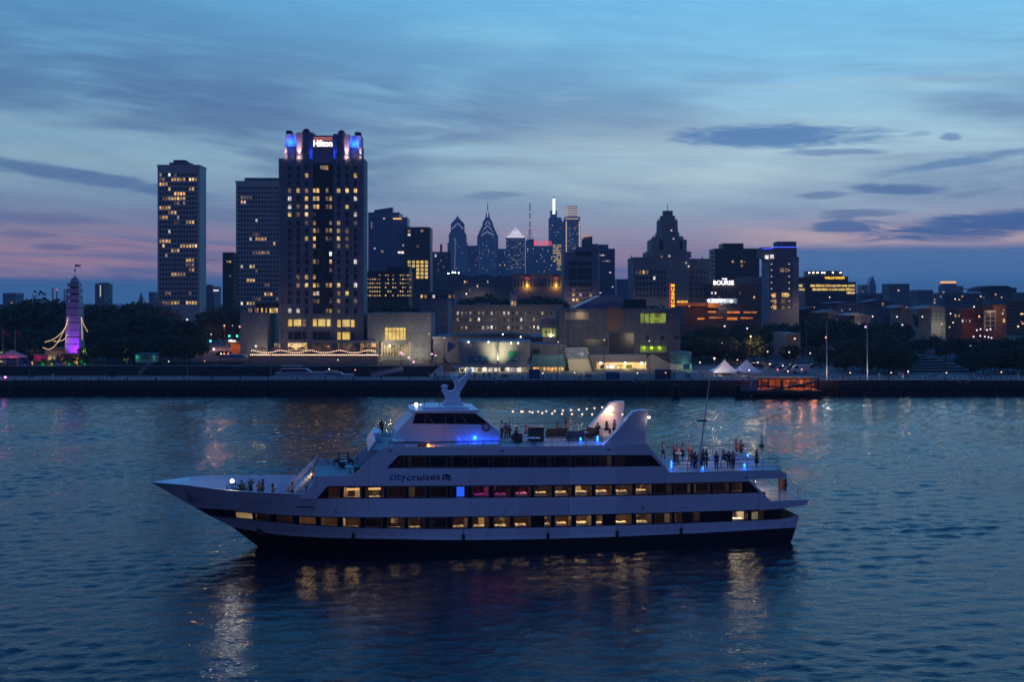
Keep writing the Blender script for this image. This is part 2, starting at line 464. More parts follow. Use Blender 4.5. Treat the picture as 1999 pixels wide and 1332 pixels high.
def build_ground():
    prof = [331, 338, 360, 390, 420, 450, 480, 600, 700, 900, 1200, 3000, 6000]
    b = MB(); n = len(prof); W = 7000
    for i in range(n - 1):
        y0, y1 = prof[i], prof[i + 1]
        b.add([(-W, y0, ground(y0)), (W, y0, ground(y0)), (W, y1, ground(y1)), (-W, y1, ground(y1))], [(0, 1, 2, 3)])
    tag(b.build('city_ground', M_ground), kind='structure')
    xb = X(842, 285)
    b = MB(); b.plan([(xb, 283), (xb, 269.4), (900, 269.4), (900, 331), (xb, 331)], -2, 3.3)
    tag(b.build('quay_paving', M_quay), kind='structure')
    b = MB(); b.box(-900, xb - 0.01, 269.4, 283, -2, 3.3)
    tag(b.build('pier_paving', M_quay), kind='structure')
    b = MB(); b.box(-900, xb - 0.02, 330.4, 331, -2, 3.29)
    tag(b.build('basin_embankment', M_wall), kind='structure')
    # quay wall with a lighter concrete cap over dark timber fendering
    q = thing('quay_wall', 'long dark quay wall with concrete cap along the far side of the river', 'wall', (0, 269, 0))
    b = MB(); b.box(-900, 900, 269.0, 269.4, 1.75, 3.38); b.build('concrete_cap', M_wall, q)
    b = MB(); b.box(-900, 900, 269.1, 269.4, -2, 1.75)
    x = -130
    while x < 130:
        b.box(x, x + 0.35, 268.85, 269.1, -1.5, 1.6); x += 2.4
    b.box(-900, 900, 268.75, 268.85, 0.95, 1.2)
    b.build('timber_fender', M_pile, q)
    for px in range(-40, 2060, 62):
        b = MB(); x = X(px, 268.6); b.lathe((x, 268.55, -1.5), [(.26, 0), (.24, 4.4 + .3 * ((px * 7) % 5) / 5), (.05, 4.75)], 8); b.build('pile', M_pile2, q)
    for px in (160, 420, 760, 1160, 1380, 1700, 1905):
        b = MB(); x = X(px, 268.8)
        for s in (-.28, .28): b.box(x + s - .04, x + s + .04, 268.72, 268.8, .1, 3.5)
        for k in range(9): b.box(x - .28, x + .28, 268.72, 268.78, .35 + k * .36, .41 + k * .36)
        b.build('ladder', M_ladder, q)
    M_tide = pmat('tide stain', (.018, .024, .018), .8, .5, .5)
    b = MB(); b.box(-900, 900, 268.98, 269.02, 1.2, 1.9); b.build('tide_stain', M_tide, q)
    b = MB(); b.box(X(1040, 269), X(2080, 269), 269.05, 269.5, 3.38, 3.5); b.build('kerb', pmat('pale kerb', (0.42, 0.42, 0.38), 0.8), q)
    # plaza with broad steps and lawn bank at the right
    b = MB(); b.box(X(1490, 300), X(1700, 300), 285, 331, 3.305, 3.33)
    tag(b.build('plaza_paving', M_plaza), kind='structure')
    b = MB()
    for i in range(7):
        b.box(X(1775, 300) + i * .4, X(1905 - i * 8, 300), 300 + i * 4, 331, 3.3 + i * .62, 3.3 + (i + 1) * .62)
    tag(b.build('amphitheatre_terrace', M_plaza), kind='structure')
    b = MB(); b.add([(X(395, 400), 400, ground(400) + .06), (X(560, 400), 400, ground(400) + .06), (X(480, 470), 478, ground(478) + .06), (X(400, 470), 478, ground(478) + .06)], [(0, 1, 2, 3)])
    tag(b.build('street', pmat('brick street', (0.16, 0.10, 0.08), 0.85)), kind='structure')
    b = MB(); b.box(X(845, 300), X(900, 300), 284, 331, 3.305, 3.32)
    tag(b.build('brick_path', pmat('brick paving', (0.30, 0.20, 0.16), 0.85, 0.3, 1.0)), kind='structure')


build_ground()

# ------------------------------------------------------------------ the excursion boat (local u: bow to stern, v: near side negative, z up)
TH = R(8.3); SO = (-23.06, 101.2); HB = 5.25


def sp(px, py, v=-HB):
    r = (px - CX) / F; c, s = math.cos(TH), math.sin(TH)
    u = (r * (SO[1] + v * c) - SO[0] + v * s) / (c - r * s)
    return u, CH - (py - HY) / F * (SO[1] + u * s + v * c)


def SW(u, v, z):
    c, s = math.cos(TH), math.sin(TH)
    return (SO[0] + u * c - v * s, SO[1] + u * s + v * c, z)


M_white = pmat('white boat paint', (0.76, 0.78, 0.83), 0.34, 0.10, 0.5, stretch=(1, 1, .45), bump=.04, joint=(4.5, 40., .012, 0.0))
M_black = pmat('black boat paint', (0.008, 0.009, 0.011), 0.45, 0.3, 0.4)
M_band = pmat('black window band', (0.006, 0.007, 0.009), 0.12, 0.1, 0.5)
M_deck = pmat('grey deck paint', (0.30, 0.33, 0.35), 0.55, 0.15, 0.7)
M_rail = pmat('white rail paint', (0.62, 0.63, 0.66), 0.4, 0.05)
M_steel = pmat('dark rail steel', (0.06, 0.065, 0.075), 0.4, 0.1)
M_cabin = pmat('cabin panelling', (.075, .045, .028), .6, .8, 1.1, stretch=(1, 1, .25))
M_cabin2 = pmat('dark cabin panelling', (0.05, 0.04, 0.035), 0.7, 0.3, 0.8)
M_carpet = pmat('cabin carpet', (0.10, 0.06, 0.045), 0.9, 0.3, 2.0)
M_cloth = pmat('white linen', (0.8, 0.79, 0.76), 0.8, 0.05, 3.0)
M_wood = pmat('dark chair wood', (0.07, 0.04, 0.025), 0.5, 0.2, 3.0)
M_grey = pmat('grey metal', (0.2, 0.21, 0.22), 0.5, 0.1)


def glassmat():
    m = bpy.data.materials.new('cabin window glass'); m.use_nodes = True; t = m.node_tree; g = G(t); t.nodes.clear()
    tr = g.n('ShaderNodeBsdfTransparent'); tr.inputs[0].default_value = (0.80, 0.80, 0.80, 1)
    gl = g.n('ShaderNodeBsdfGlossy'); gl.inputs['Roughness'].default_value = 0.02; gl.inputs[0].default_value = (0.9, 0.92, 1, 1)
    lw = g.n('ShaderNodeFresnel'); lw.inputs[0].default_value = 1.45
    mx = g.n('ShaderNodeMixShader'); t.links.new(lw.outputs[0], mx.inputs[0]); t.links.new(tr.outputs[0], mx.inputs[1]); t.links.new(gl.outputs[0], mx.inputs[2])
    o = g.n('ShaderNodeOutputMaterial'); t.links.new(mx.outputs[0], o.inputs[0])
    return m


M_glass = glassmat()
WARM = (1.0, 0.62, 0.26)

# hull form: stem profile, half breadth, horizontal lines
_st = sorted([(z, u) for u, z in [sp(a, b, 0) for a, b in [(297, 943), (358, 978), (400, 1003), (453, 1029), (510, 1066)]]] + [(-1.5, 1.6)])
def u_stem(z): return float(np.interp(z, [p[0] for p in _st], [p[1] for p in _st]))
def z_stem(u): return float(np.interp(-u, [-p[1] for p in _st], [p[0] for p in _st]))
def half(u, z):
    Le = 20.5 - 0.95 * max(z, 0); t = min(max((u - u_stem(z)) / Le, 0), 1)
    return (HB - max(u - 40, 0) * 0.012) * (1 - (1 - t) ** 2.35)


class Line:
    def __init__(s, pts):
        us, zs = [], []
        for a, b in pts:
            v = 4.5
            for _ in range(8):
                u, z = sp(a, b, -v); v = half(u, z) if u > u_stem(z) else 0.0
            us.append(u); zs.append(z)
        s.us, s.zs = us, zs
        u0 = us[0]
        for _ in range(20): u0 = u_stem(s.z(u0))
        s.u0 = u0

    def z(s, u): return float(np.interp(u, s.us, s.zs))

    def pt(s, u, side, dz=0.0, out=0.0):
        u = max(u, s.u0); z = s.z(u) + dz
        b = half(u, z)
        return (u, side * (b + out), z)


L_blk = Line([(453, 1029.5), (553, 1046), (650, 1051), (780, 1053.5), (900, 1055.5), (1060, 1053.5), (1200, 1049), (1380, 1041), (1556, 1030.5)])
L_3b = Line([(413, 1008), (453, 1012), (553, 1021.6), (658, 1029.5), (750, 1032.5), (875, 1033.7), (1100, 1030), (1340, 1022.5), (1522, 1015), (1562, 1008)])
L_3t = Line([(389, 993), (430, 994.5), (461, 997.5), (516, 1003.5), (616, 1009), (725, 1010.5), (850, 1010), (1080, 1007), (1340, 1000), (1522, 994.5)])
L_sh = Line([(297, 943), (370, 949), (453, 959.5), (530, 964), (592, 966.5)])
L_2b = Line([(585, 974.6), (618, 974.4), (830, 973.5), (1080, 972), (1300, 967.5), (1484, 963)])
U592 = sp(591, 966)[0]; U1484 = sp(1484, 963)[0]


class TopLine(Line):
    """bulwark top at the bow, sill of the upper window row aft of it"""
    def __init__(s): s.u0 = L_sh.u0
    def z(s, u): return L_sh.z(u) if u <= U592 else L_2b.z(u)


L_top = TopLine()


class Keel(Line):
    def __init__(s): s.u0 = u_stem(-1.5)
    def z(s, u): return -1.5


boat = thing('excursion_boat', 'long white three deck dinner cruise boat with dark window bands and a black lower hull', 'boat', (SO[0], SO[1], 0), rz=TH)


def strip(lo, hi, us, name, mat, openings=(), end=True, m0=0.10, m1=0.08):
    b = MB()
    cuts = sorted(set([round(u, 4) for u in us] + [round(c, 4) for o in openings for c in o]))
    for side in (-1, 1):
        for a, c in zip(cuts[:-1], cuts[1:]):
            mid = (a + c) / 2
            op = side < 0 and any(o[0] - 1e-3 < mid < o[1] + 1e-3 for o in openings)
            quads = [(lo.pt(a, side), lo.pt(c, side), lo.pt(c, side, m0), lo.pt(a, side, m0)), (hi.pt(a, side, -m1), hi.pt(c, side, -m1), hi.pt(c, side), hi.pt(a, side))] if op else \
                [(lo.pt(a, side), lo.pt(c, side), hi.pt(c, side), hi.pt(a, side))]
            for q in quads: b.add(q, [(0, 1, 2, 3) if side < 0 else (3, 2, 1, 0)])
    if end:
        u = cuts[-1]
        b.add([lo.pt(u, -1), lo.pt(u, 1), hi.pt(u, 1), hi.pt(u, -1)], [(0, 1, 2, 3)])
    return b.build(name, mat, boat, True)


def urange(a, b, n): return [a + (b - a) * i / n for i in range(n + 1)]


bowu = urange(-9.9, 8, 44)
aft = urange(8, 48, 20)
UE = [sp(1547, 1058)[0], sp(1556, 1031)[0], sp(1562, 1008)[0]]


def hull_black():
    b = MB(); k = Keel(); us = bowu + aft[1:]
    for side in (-1, 1):
        for a, c in zip(us[:-1], us[1:]):
            b.add([k.pt(a, side), k.pt(c, side), L_blk.pt(c, side), L_blk.pt(a, side)], [(0, 1, 2, 3) if side < 0 else (3, 2, 1, 0)])
        h = 5.1 * side
        b.add([(48, h, -1.5), (UE[0] - .6, h, -1.5), (UE[1], h, L_blk.z(60)), (48, h, L_blk.z(48))], [(0, 1, 2, 3) if side < 0 else (3, 2, 1, 0)])
    b.add([(UE[0] - .6, -5.1, -1.5), (UE[0] - .6, 5.1, -1.5), (UE[1], 5.1, L_blk.z(60)), (UE[1], -5.1, L_blk.z(60))], [(0, 1, 2, 3)])
    b.build('lower_hull', M_black, boat, True)
    b = MB()
    for side in (-1, 1):
        for a, c in zip(us[:-1], us[1:]):
            b.add([L_blk.pt(a, side), L_blk.pt(c, side), L_3b.pt(c, side), L_3b.pt(a, side)], [(0, 1, 2, 3) if side < 0 else (3, 2, 1, 0)])
        h = 5.13 * side
        b.add([(48, h, L_blk.z(48)), (UE[1], h, L_blk.z(60)), (UE[2], h, L_3b.z(60)), (48, h, L_3b.z(48))], [(0, 1, 2, 3) if side < 0 else (3, 2, 1, 0)])
    b.add([(UE[1], -5.13, L_blk.z(60)), (UE[1], 5.13, L_blk.z(60)), (UE[2], 5.13, L_3b.z(60)), (UE[2], -5.13, L_3b.z(60))], [(0, 1, 2, 3)])
    # rubbing strake
    for a, c in zip(us[6:-1], us[7:]):
        p = [L_blk.pt(a, -1, .02, 0), L_blk.pt(c, -1, .02, 0), L_blk.pt(c, -1, .14, 0), L_blk.pt(a, -1, .14, 0)]
        o = [L_blk.pt(a, -1, .02, .06), L_blk.pt(c, -1, .02, .06), L_blk.pt(c, -1, .14, .06), L_blk.pt(a, -1, .14, .06)]
        b.add(p + o, [(4, 5, 6, 7), (7, 6, 2, 3), (0, 1, 5, 4)])
    b.build('lower_hull_stripe', M_white, boat, True)


hull_black()

ROW3 = [(461, 495), (500, 528), (542, 572.5), (585, 618), (627, 660), (669.7, 704), (713.5, 747), (756, 790), (797.5, 831), (839, 873), (884, 914), (922, 955), (964, 996), (1004, 1037),
        (1063, 1076), (1084, 1116), (1124.7, 1155), (1164, 1176), (1202, 1233.5), (1242, 1272.5), (1279, 1311.5), (1318, 1332), (1352, 1366), (1430, 1460), (1467, 1492)]
ROW2 = [(642, 663), (671, 706), (714, 750), (756, 791), (798, 833), (840, 874), (881, 914), (922, 956), (963, 997), (1004, 1037), (1044, 1077), (1084, 1116), (1123, 1156), (1162.5, 1195),
        (1202, 1235), (1241, 1273), (1278, 1311.5), (1317, 1349), (1355, 1387), (1393, 1424), (1429, 1448)]
ROW1 = [(770, 790), (797, 832), (839, 874), (880.5, 915), (922, 956), (962.5, 996), (1003, 1037), (1043, 1077), (1084, 1116), (1123, 1155), (1162, 1195), (1202, 1220)]
def upx(px, py): return sp(px, py)[0]
def u_at(px, line):
    v = 5.0
    for _ in range(8):
        u, z = sp(px, 1010, -v); v = max(half(u, line.z(u)), .5)
    return u


op3 = [(u_at(a, L_3b), u_at(b, L_3b)) for a, b in ROW3]
strip(L_3b, L_3t, bowu + urange(8, sp(1527, 1005)[0], 18)[1:], 'lower_window_band', M_band, op3)
b = MB()


def topside():
    us = bowu + aft[1:-3] + [U592, U592 + .01, U1484]; us = sorted(u for u in us if u <= U1484)
    strip(L_3t, L_top, us, 'topside', M_white, end=False)
    # inner skin of the bow bulwark and its cap rail
    b = MB()
    for side in (-1, 1):
        uu = [u for u in us if u <= U592]
        for a, c in zip(uu[:-1], uu[1:]):
            f = lambda u, dz, o: L_sh.pt(u, side, dz, o)
            if a > L_sh.u0 + 2.6:
                q = []
                for u in (a, c):
                    zb = max(4.25, z_stem(u) + .35); q.append((u, side * max(half(u, zb) - .14, .0), zb))
                q += [f(c, 0, -.14), f(a, 0, -.14)]
                b.add(q, [(0, 1, 2, 3)])
            b.add([f(a, .0, -.16), f(c, .0, -.16), f(c, .0, .05), f(a, .0, .05), f(a, .06, -.16), f(c, .06, -.16), f(c, .06, .05), f(a, .06, .05)], [(4, 5, 6, 7), (0, 1, 5, 4), (2, 3, 7, 6)])
    b.build('bulwark', M_white, boat, True)
    b = MB(); pts = []
    for u in urange(L_sh.u0, L_sh.u0 + 3.1, 6): pts.append(L_sh.pt(u, -1, .07, -.02))
    far = [(p[0], -p[1], p[2]) for p in pts]
    n = len(pts)
    b.add(pts + far, [(i, i + 1, i + 1 + n, i + n) for i in range(n - 1)])
    b.add([pts[-1], far[-1], (far[-1][0] + .25, far[-1][1] * .96, 4.5), (pts[-1][0] + .25, pts[-1][1] * .96, 4.5)], [(0, 1, 2, 3)])
    b.build('bow_cap', M_white, boat, True)


topside()

# slab-sided superstructure walls, one profile for both sides
def wallpoly(pts):
    out = [sp(a, c) for a, c in pts]
    return out


R2B = lambda px: float(np.interp(px, [585, 618, 830, 1080, 1300, 1484], [974.6, 974.4, 973.5, 972, 967.5, 963]))
R2T = lambda px: float(np.interp(px, [607, 830, 1080, 1300, 1463], [949.8, 949, 947.5, 944, 940.5]))
R1B = lambda px: float(np.interp(px, [704, 900, 1080, 1292], [914.8, 914.5, 913.5, 911]))
R1T = lambda px: float(np.interp(px, [732, 900, 1080, 1272], [890, 889.5, 889.5, 889]))
xs = lambda a, c, n: [a + (c - a) * i / n for i in range(n + 1)]
wall_polys = [
    [(583, R2B(585)), (590, 966), (607, 949.8), (640, R2T(640)), (618, R2B(618))],
    [(607, 949.8), (613, 943.5), (617, 930), (690, 928.5), (704.5, 914.8), (755, R1B(755))] + [(x, R1B(x)) for x in xs(830, 1292, 5)] + [(1299, 911), (1312, 927), (1420, 924.5), (1528, 921), (1537, 926), (1535, 934), (1463, 937)] + [(x, R2T(x)) for x in xs(1463, 640, 6)],
    [(704.5, 914.8), (732, 890), (779, R1T(779)), (755, R1B(755))],
    [(1292, R1B(1292)), (1272, R1T(1272)), (1281, 889), (1299, 911)],
    [(1484, R2B(1484)), (1463, R2T(1463)), (1468, 941), (1490, 963)],
    [(732, 890), (752, 873), (900, 873), (1080, 871.5), (1180, 870), (1262, 866), (1281, 889), (1272, 889)] + [(x, R1T(x)) for x in xs(1272, 779, 5)],
    [(1484, 963), (1490, 963), (1505, 979), (1580, 975.5), (1577, 986), (1522, 994.5), (1484, 997.0)]]
for side in (-1, 1):
    b = MB()
    for p in wall_polys:
        q = wallpoly(p)
        b.prism(q, side * HB, side * (HB - .12))
    b.build('superstructure_side', M_white, boat, True)


def window_row(panes, zt, zb, name, left, right):
    """black band with openings at v=-HB+.05 ; left / right = slanted end points (px top, px bottom)"""
    b = MB(); fb = MB(); V = -HB + 0.06
    m = .1
    P = lambda px, py: sp(px, py)
    def quad(c): b.add([(p[0], V, p[1]) for p in c], [(0, 1, 2, 3)]); fb.add([(p[0], -V, p[1]) for p in c], [(3, 2, 1, 0)])
    ends = [(left[1], left[0])] + [None]
    prev_t, prev_b = left
    for a, c in panes:
        quad([P(prev_b, zb(prev_b)), P(a, zb(a)), P(a, zt(a)), P(prev_t, zt(prev_t))])
        lo = [P(a, zb(a)), P(c, zb(c))]; hi = [P(c, zt(c)), P(a, zt(a))]
        b.add([(lo[0][0], V, lo[0][1]), (lo[1][0], V, lo[1][1]), (lo[1][0], V, lo[1][1] + m), (lo[0][0], V, lo[0][1] + m)], [(0, 1, 2, 3)])
        b.add([(hi[1][0], V, hi[1][1] - m), (hi[0][0], V, hi[0][1] - m), (hi[0][0], V, hi[0][1]), (hi[1][0], V, hi[1][1])], [(0, 1, 2, 3)])
        fb.add([(lo[0][0], -V, lo[0][1]), (lo[1][0], -V, lo[1][1]), (hi[0][0], -V, hi[0][1]), (hi[1][0], -V, hi[1][1])], [(3, 2, 1, 0)])
        prev_t = prev_b = c
    quad([P(prev_b, zb(prev_b)), P(right[1], zb(right[1])), P(right[0], zt(right[0])), P(prev_t, zt(prev_t))])
    b.build(name, M_band, boat, True); fb.build(name, M_band, boat, True)


window_row(ROW2, R2T, R2B, 'middle_window_band', (640, 618), (1463, 1484))
window_row(ROW1, R1T, R1B, 'upper_window_band', (779, 755), (1272, 1292))


def pane(c4, slant=None):
    """one cabin window: glass with a slim grey frame; c4 = lower-left, lower-right, upper-right, upper-left in boat space"""
    c = [Vector(p) for p in c4]
    if slant == 'l': c = [c[0], c[1], c[2]]
    if slant == 'r': c = [c[0], c[1], c[3]]
    nrm = (c[1] - c[0]).cross(c[-1] - c[0]).normalized()
    ctr = sum(c, Vector()) / len(c)
    w = link('window', None)
    bpy.data.objects.remove(w)
    me = bpy.data.meshes.new('window'); me.from_pydata([p - ctr for p in c], [], [tuple(range(len(c)))]); me.materials.append(M_glass)
    w = link('window', me, boat); w.location = ctr
    b = MB(); k = len(c)
    for i in range(k):
        p, q = c[i] - ctr, c[(i + 1) % k] - ctr
        ip, iq = p * 0.94, q * 0.94
        o = nrm * 0.03
        b.add([p + o, q + o, iq + o, ip + o, p - o, q - o, iq - o, ip - o], [(0, 1, 2, 3), (7, 6, 5, 4), (0, 4, 5, 1), (3, 2, 6, 7)])
    b.build('frame', M_frame, w, True)


M_frame = pmat('window frame', (.24, .24, .22), 0.5, 0.1)
for i, ((a, c), (pa, pc)) in enumerate(zip(op3, ROW3)):
    pane([L_3b.pt(a, -1, .1), L_3b.pt(c, -1, .1), L_3t.pt(c, -1, -.08), L_3t.pt(a, -1, -.08)], 'r' if pa == 1467 else None)
for row, zt, zb in ((ROW2, R2T, R2B), (ROW1, R1T, R1B)):
    for i, (a, c) in enumerate(row):
        V = -HB + .06
        p = [sp(a, zb(a)), sp(c, zb(c)), sp(c, zt(c)), sp(a, zt(a))]
        pane([(p[0][0], V, p[0][1] + .1), (p[1][0], V, p[1][1] + .1), (p[2][0], V, p[2][1] - .1), (p[3][0], V, p[3][1] - .1)],
             'l' if i == 0 else ('r' if i == len(row) - 1 else None))

# decks
ZD = [1.45, 4.3, 6.75, 9.35]


def deck_plan(u0, u1, z, inset=.14):
    us = [u for u in urange(u0, 8, 16)] + [20, 30, u1] if u0 < 8 else [u0, u1]
    near = [(u, -max(half(u, z) - inset, .02)) for u in us]
    return near + [(u, -v) for u, v in near[::-1]]


b = MB(); b.plan(deck_plan(-1.0, UE[2] - .3, ZD[0] - .1, .2), ZD[0] - .1, ZD[0]); b.build('main_deck', M_deck, boat, True)
b = MB(); b.plan(deck_plan(-5.9, sp(1484, 963)[0], ZD[1] - .16, .2), ZD[1] - .16, ZD[1]); b.build('second_deck', M_deck, boat, True)
def aft_slab(u0, u1, z0, z1, name, bulge=.9):
    p = [(u0, -5.12), (u1 - .6, -5.12), (u1 - .1, -4.5)] + [(u1 + bulge * (1 - (v / 4.2) ** 2), v) for v in (-3, -1, 1, 3)] + [(u1 - .1, 4.5), (u1 - .6, 5.12), (u0, 5.12)]
    b = MB(); b.plan(p, z0, z1); return b.build(name, M_deck, boat, True)
U_pl = sp(1578, 980)[0]; U_ter = sp(1534, 928)[0]
aft_slab(sp(1480, 963)[0], U_pl, 3.36, 3.78, 'aft_platform', .3)
b = MB(); b.plan([(sp(613, 943)[0], -5.12), (sp(1440, 930)[0], -5.12), (sp(1440, 930)[0], 5.12), (sp(613, 943)[0], 5.12)], ZD[2] - .14, ZD[2]); b.build('third_deck', M_deck, boat, True)
aft_slab(sp(1440, 930)[0], U_ter, ZD[2] - .5, ZD[2], 'aft_terrace', .5)
U_tf = sp(751, 873)[0]; U_ta = sp(1260, 866)[0]
b = MB(); b.plan([(U_tf, -5.12), (U_ta, -5.12), (U_ta, 5.12), (U_tf, 5.12)], ZD[3] - .14, ZD[3]); b.build('top_deck', M_deck, boat, True)

# cabin interiors seen through the glass
def cabin(zf, zc, u0, u1, parts, depth):
    w = MB(); w.box(u0, u1, -HB + depth, -HB + depth + .1, zf, zc); w.build('cabin_wall', M_cabin, boat, True)
    for u in parts:
        w = MB(); w.box(u - .04, u + .04, -half(u, zf) + .25, -HB + depth, zf, zc); w.build('cabin_partition', M_cabin2, boat, True)
    q = random.Random(int(u0 * 10)); u = u0 + 1
    while u < u1 - 1:
        h = q.uniform(.9, 2.3); v = -HB + depth - q.uniform(.1, 1.2)
        if -v > half(u, zf) - .5: u += .8; continue
        w = MB(); w.box(u, u + q.uniform(.15, .9), v - .12, v, zf, min(zf + h, zc)); w.build('cabin_fitting', [M_cloth, M_wood, MATS.get('cream front wall') or pmat('cream front wall', (.6, .5, .38), .6), M_black, M_grey][q.randrange(5)], boat, True)
        u += q.uniform(1.0, 2.4)
    us = urange(u0, u1, 20); w = MB(); w.plan([(u, -half(u, zf) + .35) for u in us] + [(u1, -HB + depth), (u0, -HB + depth)], zf + .004, zf + .02); w.build('carpet', M_carpet, boat, True)


U3 = lambda px: u_at(px, L_3b)
U2 = lambda px: sp(px, 962)[0]
U1 = lambda px: sp(px, 902)[0]
cabin(ZD[0], ZD[1] - .16, U3(500), U3(1522), [U3(x) for x in (664, 709, 752, 835, 879, 1078, 1180, 1198, 1276, 1370, 1425)], 3.6)
cabin(ZD[1], ZD[2] - .14, U2(640), U2(1474), [U2(x) for x in (753, 795, 836, 877, 917, 1040, 1276)], 4.2)
cabin(ZD[2], ZD[3] - .14, U1(770), U1(1272), [U1(x) for x in (836, 918, 1040)], 4.2)
def cabin_light(pxf, px, z, pw, col=WARM, v=-3.6, size=.5): lamp('AREA', (pxf(px), max(v, -half(pxf(px), 1.5) + 1.0), z), pw, col, size, boat)
for px, pw in [(515, 30), (557, 32), (600, 30), (643, 22), (687, 34), (730, 8), (772, 26), (812, 22), (898, 16), (938, 16), (980, 24), (1020, 24), (1072, 20), (1100, 30), (1140, 28), (1170, 26), (1217, 46), (1257, 22), (1359, 16), (1445, 50), (1480, 36)]:
    cabin_light(U3, px, ZD[1] - .3, pw * (2.0 if px > 1050 else 1.5 if px > 850 else .75 if px > 700 else 1.3), WARM if px < 1420 else (1, .85, .55))
for px, pw in [(655, 16), (688, 36), (732, 40), (773, 16), (1022, 8), (1060, 14), (1100, 20), (1140, 22), (1179, 22), (1218, 14), (1257, 24)]:
    cabin_light(U2, px, ZD[2] - .3, pw * (1.8 if px > 1050 else 1.3 if px > 850 else .75))
for px, pw in [(938, 26), (980, 32), (1020, 40)]: cabin_light(U2, px, ZD[2] - .4, pw * .36, (1.0, .05, .55))
for px, pw in ((840, 3), (856, 3), (1295, 5), (1333, 5), (1372, 5), (1410, 6), (820, 8)): cabin_light(U2, px, ZD[2] - .3, pw)
for px, pw in ((478, 10), (856, 3), (1295, 4), (1325, 4), (1395, 3)): cabin_light(U3, px, ZD[1] - .3, pw)
cabin_light(U1, 815, ZD[3] - .3, 5); cabin_light(U1, 1000, ZD[3] - .3, 5, (1, .1, .6)); cabin_light(U1, 1210, ZD[3] - .3, 10)
b = MB(); b.box(U2(893), U2(908), -HB + .5, -HB + .56, 4.75, 6.1); b.build('video_screen', emat('blue screen', (.02, .12, 1.0), 1.3, True), boat, True)
for px in (690, 733, 1060, 1100, 1140, 1180):   # wall lights and bar shelves
    b = MB(); b.box(U2(px) - .55, U2(px) + .55, -HB + 2.6, -HB + 2.68, 5.55 - .13, 5.55 + .05)
    b.build('bar_light', emat('bar lamp', (1.0, .55, .2), 1.1, True), boat, True)

for k, px in enumerate((515, 560, 640, 690, 770, 812, 897, 938, 980, 1022, 1098, 1140, 1172, 1215, 1258)):
    b = MB(); u = U3(px); v = -half(u, ZD[0]) + 2.2 + .5 * (k % 3); b.box(u - .3 - .25 * (k % 2), u + .35, v, v + .08, 2.95 + .1 * (k % 2), 3.2 + .1 * (k % 2))
    b.build('bar_light', MATS['bar lamp'], boat, True)
# wheelhouse
VW = 3.0
pw = lambda pts, v=-VW: [sp(a, c, v) for a, c in pts]
b = MB(); b.prism(pw([(770, 863), (773, 846), (805, 812), (811, 804), (931, 806), (958, 829), (976, 842), (976, 863)]), -VW, VW); b.build('wheelhouse', M_white, boat, True)
b = MB(); b.prism(pw([(812, 807), (928, 808), (957, 829), (806, 827.5)]), -VW - .02, -VW + .04); wg = b.build('wheelhouse_side_glass', M_band, boat, True)
b = MB()
for t, l in ((832, 830), (833, 846), (870, 870), (888, 888), (897, 913)):
    p, q = sp(t, 809, -VW), sp(l, 826.5, -VW); b.tube([(p[0], -VW - .03, p[1]), (q[0], -VW - .03, q[1])], .035, 4)
b.build('mullion', M_grey, wg, True)
p, q = sp(805.5, 813, -VW), sp(792, 827, -VW)
d = Vector((p[0] - q[0], 0, p[1] - q[1])); n_ = Vector((-d.z, 0, d.x)).normalized() * .02
b = MB(); b.add([(q[0] + n_.x, -2.8, q[1] + n_.z), (q[0] + n_.x, 2.8, q[1] + n_.z), (p[0] + n_.x, 2.8, p[1] + n_.z), (p[0] + n_.x, -2.8, p[1] + n_.z)], [(0, 1, 2, 3)])
b.build('windscreen', M_band, boat, True)
b = MB()
rz0 = sp(860, 806, -VW)[1]; ua, ub = sp(802, 803, -VW)[0], sp(934, 806, -VW)[0]
b.plan([(ua, -2.2), (ua + .5, -3.25), (ub, -3.3), (ub, 3.3), (ua + .5, 3.25), (ua, 2.2)], rz0, rz0 + .22); b.plan([(ua + 1.2, -2.2), (ub - .8, -2.4), (ub - .8, 2.4), (ua + 1.2, 2.2)], rz0 + .22, rz0 + .42)
b.build('wheelhouse_roof', M_white, boat, True)
# side walkway sponson, nav light board
b = MB(); b.box(sp(790, 870)[0], sp(979, 870)[0], -4.6, -VW, ZD[3], ZD[3] + .28); b.build('sponson', M_white, boat, True)
b = MB(); b.box(sp(816, 870, -4.65)[0], sp(834, 870, -4.65)[0], -4.72, -4.6, ZD[3] + .0, ZD[3] + .42); nb = b.build('navigation_light_board', M_black, boat, True)
b = MB(); b.ball((sp(837, 870, -4.7)[0], -4.75, ZD[3] + .26), .15); b.build('navigation_light', emat('amber lamp', (1.0, .30, .03), 6.0), nb, True)
lamp('POINT', (sp(837, 870, -4.7)[0], -5.0, ZD[3] + .26), 14, (1, .25, .02), .1, boat)
lamp('POINT', (sp(928, 855, -VW)[0], -VW - .25, sp(928, 856, -VW)[1]), 14, (.01, .07, 1.0), .12, boat)
b = MB(); b.box(sp(925, 855, -VW)[0], sp(930, 855, -VW)[0], -VW - .12, -VW, sp(927, 858, -VW)[1], sp(927, 852, -VW)[1]); b.build('blue_wall_light', emat('blue lamp', (.03, .25, 1.0), 4.0), boat, True)
for px in (898, 912, 926, 940, 954, 968): lamp('POINT', (sp(px, 855, -VW)[0], -VW - .22, sp(px, 858.5, -VW)[1]), 3.2, (.01, .06, 1.0), .05, boat)
b = MB(); b.box(sp(892, 862, -VW)[0], sp(975, 862, -VW)[0], -VW - .10, -VW - .02, ZD[3] + .30, ZD[3] + .36); b.build('blue_strip_light', emat('blue strip', (.01, .07, 1.0), 1.0), boat, True)
b = MB(); c_ = sp(949, 834, -VW)
ring = [(c_[0] + .34 * math.cos(t), -VW - .06, c_[1] + .34 * math.sin(t)) for t in urange(0, 2 * math.pi, 14)]
